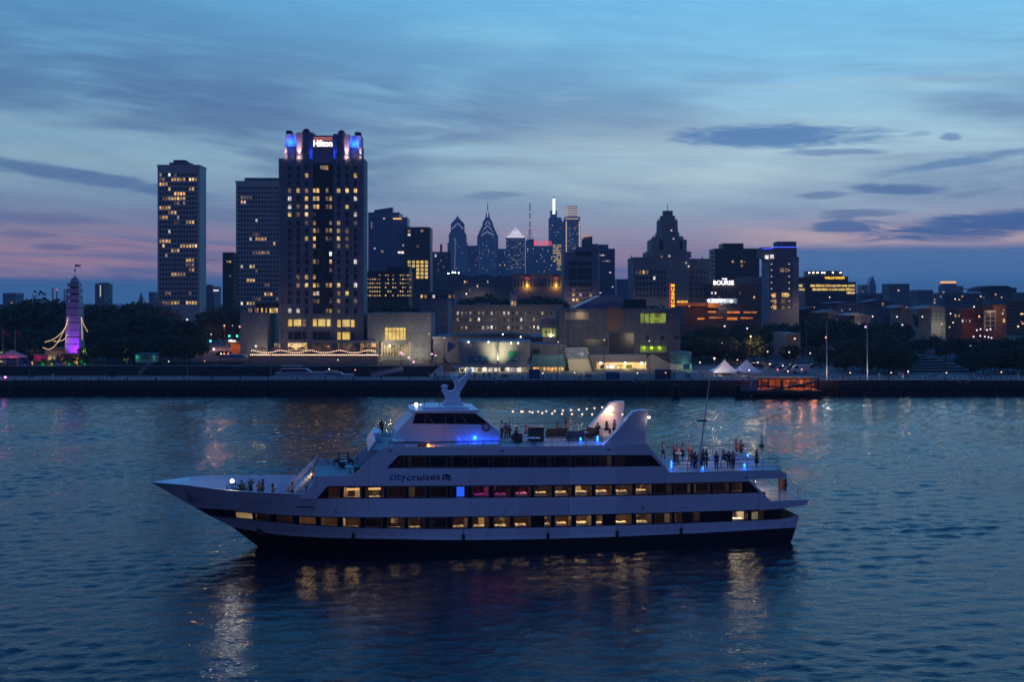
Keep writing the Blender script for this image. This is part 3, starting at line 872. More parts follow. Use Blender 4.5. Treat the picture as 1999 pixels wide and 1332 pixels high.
b.tube(ring, .09, 6); b.build('life_ring', pmat('life ring', (.35, .12, .08), .6), boat, True)
# boxes and visor at the front of the top deck
b = MB()
p, q = sp(719, 884), sp(731, 870.5)
b.add([(p[0], -4.6, p[1]), (p[0], 5.0, p[1]), (q[0], 5.0, q[1] + .25), (q[0], -4.6, q[1] + .25), (p[0] + .15, -4.6, p[1]), (p[0] + .15, 5.0, p[1]), (q[0] + .15, 5.0, q[1] + .25), (q[0] + .15, -4.6, q[1] + .25)],
      [(3, 2, 1, 0), (4, 5, 6, 7), (0, 1, 5, 4), (2, 3, 7, 6), (1, 2, 6, 5), (3, 0, 4, 7)])
b.build('front_visor', M_white, boat, True)
b = MB(); b.plan([(p[0] + .1, -4.6), (U_tf + .3, -5.1), (U_tf + .3, 5.1), (p[0] + .1, 5.0)], ZD[3] - .2, ZD[3] - .03); b.build('visor_shelf', M_deck, boat, True)
b = MB(); b.box(sp(768, 870)[0], sp(790, 870)[0], -4.9, -2.9, ZD[3], ZD[3] + .75); b.build('deck_locker', M_white, boat, True)
b = MB(); b.box(sp(732, 870)[0], sp(750, 870)[0], 1.0, 4.8, ZD[3], ZD[3] + .8); b.build('deck_locker', M_white, boat, True)
# house fronts facing the bow
b = MB(); b.box(sp(770, 900)[0], sp(770, 900)[0] + .1, -5.1, 5.1, ZD[2], ZD[3] - .14); b.build('house_front', M_white, boat, True)
b = MB(); b.box(sp(640, 960)[0] - 1.2, sp(640, 960)[0] - 1.1, -5.1, 5.1, ZD[1], ZD[2] - .14); b.build('house_front', pmat('cream front wall', (.6, .5, .38), .6), boat, True)
lamp('AREA', (sp(600, 950)[0] + .3, 1.0, ZD[2] - .3), 16, WARM, 1.0, boat)
# stairs from the bow deck up to the forward terrace
b = MB(); s0 = sp(556, 962)[0]
for i in range(9): b.box(s0 + i * .28, s0 + i * .28 + .34, 1.6, 3.0, ZD[1] + .27 * i, ZD[1] + .27 * (i + 1))
st = b.build('stairs', M_white, boat, True)
b = MB()
for v in (1.55, 3.02): b.prism([(s0 - .2, ZD[1] + .5), (s0 + 2.5, ZD[2] + .6), (s0 + 2.5, ZD[2] + 1.0), (s0 - .2, ZD[1] + .95)], v, v + .06)
b.build('stair_side', M_white, st, True)

# mast with radar arms
b = MB()
b.prism([sp(a, c, 0) for a, c in [(922, 719), (911, 731), (897, 743), (890.5, 742), (893, 736), (881, 736), (884, 741), (888, 750), (889, 757), (884, 763), (865, 764.5), (866, 769), (871, 779), (867, 786), (857, 800), (918, 800), (903, 787), (897, 773), (898, 765), (908, 750)]], -.45, .45)
mast = b.build('mast', M_white, boat, True)
c_ = sp(868.5, 760, 0)
b = MB(); b.lathe((c_[0], 0, c_[1] - .2), [(.24, 0), (.30, .06), (.26, .16), (.20, .2), (.2, .33), (.32, .35), (.34, .45), (.28, .58), (.1, .64)], 12); b.build('radar_dome', M_white, mast, True)
c_ = sp(887, 736, 0); b = MB(); b.lathe((c_[0], 0, c_[1]), [(.2, 0), (.34, .06), (.32, .16), (.1, .2)], 12); b.build('satellite_dish', M_white, mast, True)
b = MB()
for px, v, h in ((829, -1, .9), (862, 1, 1.6), (858, -1.5, 1.2)):
    c_ = sp(px, 796, v); b.tube([(c_[0], v, rz0 + .3), (c_[0], v, rz0 + .3 + h)], .03, 5)
b.build('aerial', M_steel, boat, True)
def lamp_ball(px, py, v, r, mat, pw, col, name='deck_lamp', post=None):
    u, z = sp(px, py, v); b = MB(); b.ball((u, v, z), r); o = b.build(name, mat, boat, True)
    if post: b = MB(); b.tube([(u, v, z - post), (u, v, z - r * .6)], .035, 5); b.build('lamp_post', M_steel, o, True)
    if pw: lamp('POINT', (u, v - r - .08, z), pw, col, r, boat)
    return o
M_wlamp = emat('white lamp', (1.0, .88, .72), 14.0)
M_pkl = emat('warm lamp', (1.0, .66, .50), 9.0)
lamp_ball(813, 790, 2.6, .17, M_pkl, 20, (1, .7, .55), post=.7)
lamp_ball(453.5, 940, -3.0, .15, emat('bow lamp', (1.0, .93, .75), 60.0), 0, (1.0, .92, .78), 'bow_floodlight', post=1.0)
u_, z_ = sp(453.5, 940, -3.0); lamp('SPOT', (u_, -3.3, z_ + .08), 130, (1.0, .92, .75), .12, boat, rot=(R(-74), 0, R(6)), spot=70, blend=1)
lamp('POINT', (u_ + .3, -2.6, z_ + .1), 16, (1.0, .92, .75), .15, boat)

# twin raked tail fins
FIN = [sp(a, c, -4.9) for a, c in [(1177, 872), (1205, 842), (1237, 804), (1250, 801.5), (1266, 801), (1259, 868), (1252, 872)]]
for v in (-4.9, 4.0):
    b = MB(); b.prism(FIN, v, v + .9); fin = b.build('tail_fin', M_white, boat, True)
    u_, z_ = FIN[4]
    b = MB(); b.box(u_ - .9, u_ + 1.0, v + .2, v + .7, z_ - .62, z_ - .54); b.build('winglet', M_black, fin, True)
    if v < 0: lamp('POINT', (u_ + .2, v - .2, z_ - .85), 10, (1, .8, .65), .1, boat)
    b = MB(); b.ball((u_ + .2 if v < 0 else u_ - 1.3, v + .45 if v < 0 else v - .2, z_ - .7), .13); b.build('fin_lamp', M_pkl, fin, True)
lamp('SPOT', (FIN[4][0] - 1.6, 3.3, FIN[4][1] - .3), 240, (1, .52, .28), .15, boat, rot=(R(12), R(18), 0), spot=120, blend=1)
lamp('POINT', (FIN[4][0] - 1.5, 3.5, FIN[4][1] - .7), 26, (1, .5, .2), .15, boat)

# railings
def rail(path, z, name='railing', h=1.05, bars=3, mat=None, step=1.5, r=.022):
    b = MB()
    for i in range(len(path) - 1):
        a, c = Vector((*path[i], 0)), Vector((*path[i + 1], 0)); L = (c - a).length; n = max(1, round(L / step))
        za, zc = (z if not isinstance(z, (list, tuple)) else z[i]), (z if not isinstance(z, (list, tuple)) else z[i + 1])
        for k in range(n + 1):
            p = a.lerp(c, k / n); zz = za + (zc - za) * k / n; b.tube([(p.x, p.y, zz), (p.x, p.y, zz + h)], r, 4)
        for k in range(bars):
            hh = h * (k + 1) / bars; b.tube([(a.x, a.y, za + hh), (c.x, c.y, zc + hh)], r * (1.4 if k == bars - 1 else .8), 4)
    return b.build(name, mat or M_steel, boat, True)


ut0 = sp(1314, 926)[0]
rail([(ut0, -5.0), (U_ter - .7, -5.0), (U_ter - .2, -4.4), (U_ter + .2, -2), (U_ter + .2, 2), (U_ter - .2, 4.4), (U_ter - .7, 5.0), (ut0 - 1.5, 5.0)], ZD[2])
rail([(sp(1306, 920)[0], -4.95), (sp(1262, 868)[0], -4.95)], [ZD[2] + .3, ZD[3]], 'sloping_rail', .9, 3, M_rail)
rail([(sp(1505, 979)[0], -5.0), (U_pl - .5, -5.0), (U_pl, -4.4), (U_pl + .1, 4.4), (U_pl - .5, 5.0), (sp(1470, 979)[0], 5.0)], 3.78, mat=M_rail)
rail([(sp(617, 930)[0] - .6, 5.0), (sp(700, 930)[0], 5.0)], ZD[2]); rail([(sp(617, 930)[0] - .3, 5.0), (sp(617, 930)[0] - .3, -5.0)], ZD[2], h=.9)
rail([(U_tf + .4, 5.0), (U_ta, 5.0)], ZD[3]); rail([(sp(979, 870)[0], -5.0), (sp(1178, 870)[0], -5.0)], ZD[3], h=.95, bars=2); rail([(U_tf + .4, -5.0), (sp(975, 870)[0], -5.0)], ZD[3], h=.62, bars=1)
rail([(sp(1400, 905, 1)[0], 1.0), (sp(1450, 905, 1)[0], 1.0)], [ZD[2] + .5, ZD[2] - .3], 'stair_rail', .95, 4, M_rail, .8, .035)
rail([(sp(1400, 905, 1)[0], -.3), (sp(1450, 905, 1)[0], -.3)], [ZD[2] + .5, ZD[2] - .3], 'stair_rail', .95, 4, M_rail, .8, .035)
# posts under the aft terrace, capstan deck
b = MB()
for px, v in ((1478, -4.6), (1531, -4.2), (1531, 4.2), (1480, 4.6)): b.tube([(sp(px, 960)[0], v, 3.78), (sp(px, 960)[0], v, ZD[2] - .5)], .09, 8)
b.build('deck_post', M_rail, boat, True)
b = MB(); b.box(sp(1466, 960)[0] + .6, sp(1466, 960)[0] + .7, -1.0, 5.1, 3.78, ZD[2] - .5); b.build('aft_bulkhead', pmat('cream front wall', (.6, .5, .38), .6), boat, True)
for px, v in ((1505, -1.5), (1528, 2.0)): lamp('AREA', (sp(px, 960)[0], v, ZD[2] - .6), 55, (1, .66, .34), .8, boat)
for px, pw in ((1440, 42), (1455, 38), (1478, 30), (1217, 14), (1257, 9), (1140, 6)):
    u = U3(px); lamp('SPOT', (u, -half(u, 3) + .5, 3.0), pw, (1., .78, .5), .12, boat, rot=(R(-70), 0, R(-18 if px > 1000 else 5)), spot=110, blend=1)
b = MB()
for v in (-3, 3): b.lathe((UE[2] - 1.2, v, ZD[0]), [(.3, 0), (.22, .1), (.2, .5), (.32, .6), (.3, .75), (.05, .8)], 10)
b.build('capstan', pmat('olive capstan', (.2, .19, .1), .6), boat, True)
# fender marks / hawse slots
b = MB(); b.box(sp(578, 990)[0], sp(612, 990)[0], -HB - .01, -HB + .05, sp(590, 991.5)[1], sp(590, 989.5)[1]); b.build('mooring_slot', M_black, boat, True)
for px, py in ((762, 880.5), (981, 881.5), (1189, 879), (1457, 933), (1504, 1013)):
    u, z = sp(px, py); b = MB(); b.box(u - .14, u + .14, -HB - .012, -HB + .05, z - .06, z + .06); b.build('scupper', M_black, boat, True)
qr = random.Random(17); M_weep = pmat('rust weep', (.30, .24, .20), .8, .5, 3)
for k in range(22):
    px = qr.uniform(640, 1540); line = qr.choice((L_blk, L_3t)); u = u_at(px, L_3b); l = qr.uniform(.15, .5)
    p, o = line.pt(u, -1, .25 if line is L_blk else .3, .012), line.pt(u, -1, .25 + l if line is L_blk else .3 + l, .012)
    b = MB(); w_ = qr.uniform(.02, .06); b.add([(p[0] - w_ * .5, p[1], p[2]), (p[0] + w_ * .5, p[1], p[2]), (o[0] + w_, o[1], o[2]), (o[0] - w_, o[1], o[2])], [(0, 1, 2, 3)]); b.build('rust_streak', M_weep, boat, True)
for px in (690, 905, 1070, 1205, 1330):
    u = u_at(px, L_3b); p = L_blk.pt(u, -1, .2, .10)
    b = MB(); b.tube([(p[0], p[1], p[2] - .35), (p[0], p[1], p[2] + .35)], .13, 8); b.tube([(p[0], p[1], p[2] + .3), (p[0], p[1] + .04, p[2] + .8)], .02, 4); b.build('fender', M_black, boat, True)
# aerial mast leaning over the aft terrace
u_, z_ = sp(1363, 921, -4.8); u2, z2 = sp(1386, 738, -4.8)
b = MB(); b.tube([(u_, -4.8, ZD[2]), (u2, -4.8, z2)], .11, 6, .03); fp = b.build('leaning_pole', M_rail, boat, True)
b = MB(); uu, zz = sp(1372, 821, -4.8); b.box(uu - .5, uu + .4, -4.9, -4.7, zz - .12, zz + .06); b.build('pole_fitting', M_steel, fp, True)
# lettering
M_navy = pmat('navy lettering', (.012, .035, .16), .5, .05); M_blue = pmat('blue lettering', (.02, .18, .50), .5, .05)
def side_text(body, x0, x1, y0, y1, mat, name='lettering', h=True):
    p, q = sp(x0, y1), sp(x1, y0)
    return text(name, body, q[0] - p[0], mat, boat, ((p[0] + q[0]) / 2, -HB - .015, p[1] + (.26 if 'y' in body and body == 'city' else 0)), (q[1] - p[1]) if h else None, .006, bold=.012)
side_text('city', 760, 793, 924.5, 943.5, M_blue); side_text('cruises', 794.5, 859.5, 925, 938.5, M_navy)
_t = [o for o in bpy.data.objects if o.name.startswith('lettering')]
b = MB()
for k in (0, 1):
    pts = [(865 + k * 6, 938 - k * 1.5), (866 + k * 6, 928), (873 + k * 3, 926.5 + k * 4), (880, 931 + k * 6)]
    q = [sp(a, c) for a, c in pts]; b.tube([(p[0], -HB - .03, p[1]) for p in q], .05, 4)
for y in (929, 934):
    q = [sp(864, y + 2), sp(871, y), sp(879, y + 4)]; b.tube([(p[0], -HB - .03, p[1]) for p in q], .045, 4)
b.build('logo', M_navy, boat, True)
u_ = u_at(482, L_sh); z_ = sp(482, 980, -4)[1]
hb = half(u_, z_); d1 = half(u_ + 2, z_) - half(u_ - 2, z_)
tx = text('boat_name', 'SPIRIT OF PHILADELPHIA', 4.6, pmat('faded name paint', (.5, .5, .55), .5), boat, (u_, -hb - .05, z_), .34, .004, rz=-math.atan2(d1, 4))

# ------------------------------------------------------------------ people
M_skin = pmat('skin', (.36, .22, .15), .6, .1, 6)
M_hair = {k: pmat('hair ' + k, c, .5, .2, 20) for k, c in dict(black=(.012, .01, .009), brown=(.05, .026, .014), fair=(.26, .17, .08), grey=(.2, .19, .18)).items()}
_cl = dict(white=(.72, .7, .7), black=(.012, .012, .014), navy=(.02, .03, .09), grey=(.2, .21, .23), red=(.42, .03, .03), orange=(.50, .15, .06), pink=(.62, .36, .42), tan=(.36, .26, .17), brown=(.12, .06, .035),
           green=(.05, .09, .05), blue=(.06, .12, .3), cream=(.6, .5, .38))
M_cl = {k: pmat(k + ' cloth', c, .85, .15, 8) for k, c in _cl.items()}


def skin_mesh(name, nodes, edges, root=0, sub=1):
    """continuous body surface grown over a jointed skeleton; nodes = (x, y, z, radius)"""
    me = bpy.data.meshes.new(name); me.from_pydata([n[:3] for n in nodes], edges, [])
    o = bpy.data.objects.new(name, me); COL.objects.link(o)
    md = o.modifiers.new('skin', 'SKIN'); md.use_smooth_shade = True
    for v, n in zip(me.skin_vertices[0].data, nodes):
        v.radius = (n[3], n[3]) if not isinstance(n[3], tuple) else n[3]
    for i, v in enumerate(me.skin_vertices[0].data): v.use_root = (i == root)
    s = o.modifiers.new('sub', 'SUBSURF'); s.levels = s.render_levels = sub
    bpy.context.view_layer.update()
    out = bpy.data.meshes.new_from_object(o.evaluated_get(bpy.context.evaluated_depsgraph_get()))
    bpy.data.objects.remove(o); out.name = name; out.materials.clear()
    return out


def make_person(arms, legs=None, dress=False, sit=False, long_hair=False, lean=0.0):
    root = link('person', None); root['category'] = 'person'
    hip = .50 if sit else .93
    J = {}
    def P(n, x, y, z, r): J[n] = (x, y, z, r)
    P('pelvis', 0, 0, hip, (.155, .115)); P('belly', 0, -.01 + lean * .3, hip + .17, (.135, .10)); P('chest', 0, lean * .7, hip + .37, (.165, .115))
    P('neck', 0, lean, hip + .545, (.056, .056)); P('head', 0, lean - .015, hip + .64, (.078, .092)); P('crown', 0, lean - .005, hip + .75, (.062, .076))
    P('nose', 0, lean - .115, hip + .655, .016)
    E = [('pelvis', 'belly'), ('belly', 'chest'), ('chest', 'neck'), ('neck', 'head'), ('head', 'crown'), ('head', 'nose')]
    for s, n in ((-1, 'l'), (1, 'r')):
        sh = (s * .175, lean * .9, hip + .475); P('sho' + n, *sh, .062)
        e, w = arms[n]
        e = (sh[0] + s * e[0], sh[1] + e[1], sh[2] + e[2]); w = (e[0] + s * w[0], e[1] + w[1], e[2] + w[2])
        P('elb' + n, *e, .043); P('wri' + n, *w, .029)
        d = (Vector(w) - Vector(e)).normalized(); pm = Vector(w) + d * .055; P('palm' + n, *pm, .034)
        E += [('chest', 'sho' + n), ('sho' + n, 'elb' + n), ('elb' + n, 'wri' + n), ('wri' + n, 'palm' + n)]
        side = d.cross(Vector((0, 1, 0.2))).normalized(); cu = Vector((0, -.012, 0))
        for i, L in enumerate((.062, .078, .072, .055)):
            f0 = pm + side * (i - 1.5) * .02 + d * .035; f1 = f0 + d * L * .55 + cu; f2 = f1 + d * L * .4 + cu * 2
            for q, (pt, r) in enumerate(((f0, .0095), (f1, .0085), (f2, .007))): P(f'f{n}{i}{q}', *pt, r)
            E += [('palm' + n, f'f{n}{i}0'), (f'f{n}{i}0', f'f{n}{i}1'), (f'f{n}{i}1', f'f{n}{i}2')]
        t0 = Vector(w) + d * .03 - side * .038; t1 = t0 + d * .035 - side * .018 + cu
        P('t' + n + '0', *t0, .011); P('t' + n + '1', *t1, .009); E += [('wri' + n, 't' + n + '0'), ('t' + n + '0', 't' + n + '1')]
        if sit: hp, kn, an, to = (s * .095, -.02, hip - .02), (s * .11, -.44, hip + .01), (s * .11, -.42, .09), (s * .12, -.57, .04)
        else:
            st = (legs or {}).get(n, 0.0)
            hp, kn, an, to = (s * .09, 0, hip - .06), (s * .10, -st * .5 - .01, .50), (s * .10, -st + .03, .085), (s * .115, -st - .13, .035)
        for nm, pt, r in (('hip', hp, .092), ('kne', kn, .062), ('ank', an, .042), ('toe', to, .036)): P(nm + n, *pt, r)
        E += [('pelvis', 'hip' + n), ('hip' + n, 'kne' + n), ('kne' + n, 'ank' + n), ('ank' + n, 'toe' + n)]
    keys = list(J)
    def sub(ks, grow, es=None):
        idx = {k: i for i, k in enumerate(ks)}
        nod = []
        for k in ks:
            x, y, z, r = J[k]
            r = tuple(v + grow for v in r) if isinstance(r, tuple) else r + grow
            nod.append((x, y, z, r))
        return nod, [(idx[a], idx[b]) for a, b in E if a in idx and b in idx]
    nod, es = sub(keys, 0)
    me = skin_mesh('body', nod, es, 0); me.materials.append(M_skin)
    body = link('body', me, root)
    nod, es = sub(['pelvis', 'belly', 'chest', 'shol', 'shor', 'elbl', 'elbr'], .014)
    me = skin_mesh('top', nod, es, 0); me.materials.append(M_cl['white']); link('top', me, root)
    if dress:
        b = MB(); b.lathe((0, 0, 0), [(.20, .46), (.185, .7), (.165, .93), (.145, 1.08)], 14); b.build('skirt', M_cl['black'], root, True, True)
    else:
        nod, es = sub(['pelvis', 'hipl', 'hipr', 'knel', 'kner', 'ankl', 'ankr'], .016)
        me = skin_mesh('trousers', nod, es, 0); me.materials.append(M_cl['black']); link('trousers', me, root)
    b = MB(); hz = J['head'][2]; hy = J['head'][1]
    b.lathe((0, hy + .016, hz), [(.088, .02), (.098, .07), (.088, .13), (.05, .172), (.005, .182)], 12)
    if long_hair: b.lathe((0, hy + .055, hz), [(.05, -.30), (.085, -.2), (.088, -.05), (.082, .07)], 10)
    else: b.lathe((0, hy + .045, hz), [(.05, -.05), (.07, 0), (.08, .06)], 10)
    b.build('hair', M_hair['black'], root, True, True)
    return root


dn = ((.035, .02, -.29), (.0, -.06, -.24)); hold = ((.06, .0, -.28), (-.06, -.22, .06)); fold = ((.07, .01, -.27), (-.2, -.17, .04)); upa = ((.16, -.05, .16), (-.12, .02, .19)); out_ = ((.2, -.08, -.2), (.12, -.18, .06))
lap = ((.05, -.05, -.27), (-.08, -.2, -.03))
KIND = {}
def person_kind(k):
    if k in KIND: return KIND[k], True
    spec = dict(man=dict(arms=dict(l=dn, r=dn)), drink=dict(arms=dict(l=dn, r=hold)), fold=dict(arms=dict(l=fold, r=fold)), woman=dict(arms=dict(l=dn, r=hold), dress=True, long_hair=True),
                lady=dict(arms=dict(l=fold, r=dn), long_hair=True), raise_=dict(arms=dict(l=upa, r=upa), dress=True, long_hair=True), sit=dict(arms=dict(l=lap, r=lap), sit=True),
                sitw=dict(arms=dict(l=lap, r=hold), sit=True, long_hair=True, lean=-.05), walk=dict(arms=dict(l=out_, r=dn), legs=dict(l=.22, r=-.2)))[k]
    KIND[k] = make_person(**spec)
    return KIND[k], False


def place_person(k, loc, rz, top, bottom, hair, label, group=None, scale=1.0):
    p, used = person_kind(k)
    if used:
        group_ = p.get('group'); p = dup(p, loc)
        if group_ and 'group' in p.keys(): del p['group']
    elif p.name not in KIDS:
        bpy.context.view_layer.update(); index_kids(p)
    p.location = loc; p.rotation_euler = (0, 0, rz); p.scale = (scale,) * 3
    tag(p, label, 'person', group)
    for o in KIDS.get(p.name) or [q for q in COL.objects if q.parent == p]:
        nm = o.name.split('.')[0]
        m = {'top': M_cl[top], 'trousers': M_cl[bottom], 'skirt': M_cl[bottom], 'hair': M_hair[hair]}.get(nm)
        if m: o.material_slots[0].link = 'OBJECT'; o.material_slots[0].material = m
    return p


def on_boat(px, v, z): u = sp(px, 900, v)[0]; return SW(u, v, z)


zb, zt, zw, za, zp = ZD[1], ZD[2], ZD[3], ZD[2], 3.78
CREW = [
    ('lady', 473, .6, zb, 0, 'black', 'black', 'brown', 'person in black with loose brown hair beside the bow shrub'),
    ('raise_', 490, 1.2, zb, 30, 'black', 'black', 'black', 'person in black dress with both hands raised to the hair on the bow deck'),
    ('fold', 506, .2, zb, 200, 'tan', 'brown', 'black', 'person in tan top with folded arms standing on the bow deck'),
    ('lady', 513, 1.4, zb, -60, 'brown', 'black', 'brown', 'long haired person in brown top turning towards the raised-arm figure on the bow'),
    ('woman', 533, .2, zb - .28, 90, 'orange', 'brown', 'black', 'short person in orange top alone in the middle of the bow deck'),
    ('sit', 563, -.6, zb - .05, 150, 'cream', 'tan', 'grey', 'person in cream shirt sitting at the foot of the bow stairs'),
    ('fold', 571, .4, zb - .2, 90, 'pink', 'grey', 'brown', 'person in pink top standing next to the seated cream shirt at the bow stairs'),
    ('man', 598.5, -2.2, zb - .2, 90, 'black', 'black', 'black', 'person in black standing in the lit doorway at the end of the bow deck'),
    ('sit', 662, 3.6, zt - .02, -90, 'green', 'black', 'black', 'person in dark green sitting at the forward terrace rail, nearer the bow'),
    ('sit', 680, 3.4, zt - .02, 90, 'brown', 'black', 'black', 'person in brown sitting at the forward terrace rail, nearer the stern'),
    ('woman', 745, 4.2, zw, 200, 'black', 'black', 'black', 'person in black dress alone ahead of the wheelhouse on the top deck'),
    ('man', 980, 1.6, zw, 60, 'white', 'black', 'black', 'person in white shirt and black trousers just behind the wheelhouse, closest to it'),
    ('man', 988.5, .6, zw - .08, -20, 'grey', 'grey', 'black', 'person in grey shirt between two white shirts behind the wheelhouse'),
    ('drink', 995.5, 1.8, zw - .03, -70, 'white', 'brown', 'black', 'person in white shirt with bent arm at the stern end of the wheelhouse trio'),
    ('sit', 1009, -.4, zw, -80, 'navy', 'navy', 'black', 'person in navy sitting back in a low seat on the top deck'),
    ('sitw', 1027, 1.5, zw + .05, 60, 'pink', 'cream', 'fair', 'fair haired person in pink sitting in front of the brown bar counter'),
    ('sitw', 1088, 2.4, zw + .1, 90, 'tan', 'brown', 'brown', 'person in tan sitting against the sofa back on the top deck'),
    ('woman', 1105.5, 3.6, zw, 80, 'black', 'tan', 'black', 'tall person with long black hair facing a partner in white under the bulbs'),
    ('drink', 1114, 3.5, zw, -90, 'pink', 'white', 'fair', 'person in pale pink and white facing the long black hair under the bulbs'),
    ('fold', 1167.5, -1.4, zw, 160, 'black', 'black', 'black', 'bulky person in black standing between the two tail fins'),
    ('sitw', 1184, 1.2, zw + .3, 40, 'tan', 'black', 'brown', 'person in tan seated on a high stool between the fins'),
    ('drink', 1200, 1.8, zw - .1, -60, 'pink', 'black', 'brown', 'person in pink half hidden by the near tail fin'),
    ('walk', 1294.5, 3.9, za - .1, 90, 'cream', 'navy', 'brown', 'person in cream top reaching an arm along the far rail of the aft terrace'),
    ('lady', 1317, 1.0, za, 100, 'red', 'navy', 'fair', 'person in red top at the fin end of the aft terrace'),
    ('drink', 1322.5, 1.6, za - .1, -60, 'pink', 'tan', 'brown', 'person in pink beside the red top on the aft terrace'),
    ('woman', 1333, 2.0, za, -90, 'tan', 'black', 'black', 'person with tan top, black skirt and black hair near the red top'),
    ('lady', 1347, .8, za, 0, 'orange', 'orange', 'fair', 'person dressed all in orange on the aft terrace'),
    ('fold', 1352, -2.2, za - .1, 150, 'brown', 'navy', 'brown', 'person in brown jacket in front of the orange outfit'),
    ('man', 1358, -3.4, za - .1, 200, 'black', 'navy', 'black', 'person in black left of the leaning pole on the aft terrace'),
    ('lady', 1367, -3.8, za, 160, 'red', 'black', 'brown', 'person in dark red top touching the leaning pole'),
    ('fold', 1373.5, -2.0, za, 190, 'brown', 'black', 'black', 'person in brown beside the dark red top right of the leaning pole'),
    ('man', 1380, -2.6, za, -120, 'black', 'black', 'brown', 'person in black at the stern side of the pole group'),
    ('man', 1399, -4.0, za, 180, 'navy', 'navy', 'black', 'person in navy standing alone against the near rail of the aft terrace'),
    ('sit', 1413, -.8, za + .1, 120, 'black', 'black', 'black', 'person in black sitting on the terrace beside the white stair rail'),
    ('drink', 1423.5, -3.6, za, 150, 'black', 'black', 'black', 'person in black with bent arm at the near rail, back to the river'),
    ('man', 1431.5, -4.2, za, 200, 'grey', 'black', 'black', 'person in grey top and black trousers at the near rail, closest to the stair rail'),
    ('lady', 1438, 2.6, za + .25, 40, 'red', 'red', 'brown', 'tall person in dark red at the head of the white stair rail'),
    ('man', 1447.5, 2.8, za + .1, -40, 'black', 'black', 'black', 'person in black next to the tall dark red figure by the stair rail'),
    ('woman', 1477.5, -2.6, za - .1, 90, 'black', 'black', 'black', 'person in black dress at the stern end of the aft terrace'),
    ('man', 1522, -.6, zp, -80, 'black', 'tan', 'black', 'person in black top leaning together with two others on the lit stern platform'),
    ('woman', 1528, -1.2, zp, 180, 'orange', 'orange', 'fair', 'person in orange dress in the middle of the stern platform trio'),
    ('man', 1534, -.7, zp, 90, 'black', 'black', 'brown', 'person in black furthest aft on the lit stern platform'),
]
for k, px, v, z, rz, t, bt, hr, lab in CREW:
    place_person(k, on_boat(px, v, z), R(rz) + TH, t, bt, hr, lab, 'passengers on the boat')

# ------------------------------------------------------------------ boat furniture
def dining_table():
    t = thing('dining_table', 'square dining table under white linen behind the boat windows', 'table')
    b = MB(); b.box(-.46, .46, -.42, .42, .72, .75); b.box(-.47, .47, -.43, -.42, .42, .752); b.box(-.47, .47, .42, .43, .42, .752); b.box(-.48, -.47, -.43, .43, .42, .752); b.box(.47, .48, -.43, .43, .42, .752)
    b.build('tablecloth', M_cloth, t, True)
    b = MB(); b.lathe((0, 0, 0), [(.25, 0), (.25, .03), (.05, .06), (.05, .71)], 10); b.build('pedestal', M_wood, t, True)
    b = MB(); b.lathe((.1, .0, .752), [(.05, 0), (.05, .12), (.03, .14)], 8); b.lathe((-.2, -.1, .752), [(.03, 0), (.035, .14)], 8); b.lathe((-.1, .2, .752), [(.1, 0), (.13, .02)], 10); b.build('place_setting', M_grey, t, True)
    return t


def dining_chair():
    t = thing('dining_chair', 'dark wooden dining chair drawn up to a linen table inside the boat', 'chair')
    b = MB(); b.box(-.22, .22, -.22, .22, .42, .47); b.build('seat', M_wood, t, True)
    b = MB(); b.box(-.21, .21, .19, .23, .47, .98); b.build('backrest', M_wood, t, True)
    for x in (-.19, .19):
        for y in (-.19, .19): b = MB(); b.box(x - .02, x + .02, y - .02, y + .02, 0, .42); b.build('leg', M_wood, t, True)
    return t


DT, DC = dining_table(), dining_chair(); bpy.context.view_layer.update(); index_kids(DT); index_kids(DC)
used = [False, False]
def put(proto, i, u, v, z, rz, group):
    o = proto if not used[i] else dup(proto, (0, 0, 0)); used[i] = True
    o.location = SW(u, v, z); o.rotation_euler = (0, 0, TH + rz); o['group'] = group
    return o
r7 = random.Random(4)
for uf, z, pxs in ((U3, ZD[0] + .02, [520, 557, 600, 643, 687, 772, 812, 898, 938, 980, 1020, 1072, 1100, 1140, 1170, 1217, 1257, 1445]), (U2, ZD[1] + .02, [688, 732, 938, 980, 1022, 1060, 1100, 1140, 1179, 1218, 1257])):
    for px in pxs:
        u = uf(px); v = -half(u, z) + r7.uniform(.85, 1.3)
        put(DT, 0, u, v, z, 0, 'linen tables inside the boat')
        for s in (-1, 1):
            if r7.random() < .8: put(DC, 1, u + s * .72, v + r7.uniform(-.1, .2), z, -s * R(90), 'chairs at the linen tables')
        if r7.random() < .75: put(DC, 1, u + r7.uniform(-.2, .2), v + .78, z, 0, 'chairs at the linen tables')
for i, (uf, z, px, dv, t, lab) in enumerate([
        (U2, ZD[1], 935, 1.9, 'black', 'person in black silhouetted in the first magenta window'), (U2, ZD[1], 972, 2.2, 'black', 'person in black silhouetted in the second magenta window'),
        (U2, ZD[1], 1056, 1.8, 'black', 'person in black inside the lit window just aft of the magenta ones'), (U2, ZD[1], 1150, 1.6, 'black', 'person in black inside the lit middle row window ahead of the red shirt'),
        (U2, ZD[1], 1172, 1.9, 'red', 'person in red shirt inside a lit middle row window'), (U2, ZD[1], 1264, 1.7, 'orange', 'person in orange inside the sternmost lit middle row window'),
        (U3, ZD[0], 776, 2.2, 'grey', 'person in grey standing among tables behind the lower windows'), (U3, ZD[0], 822, 1.9, 'black', 'person in black standing behind the lower windows near the bar'),
        (U3, ZD[0], 1358, 1.2, 'cream', 'person in cream at the narrow lit lower window towards the stern')]):
    u = uf(px); place_person('fold' if i % 2 else 'man', SW(u, -HB + dv, z + .02), TH + R(70 * i), t, 'black', 'black', lab, 'passengers inside the boat')

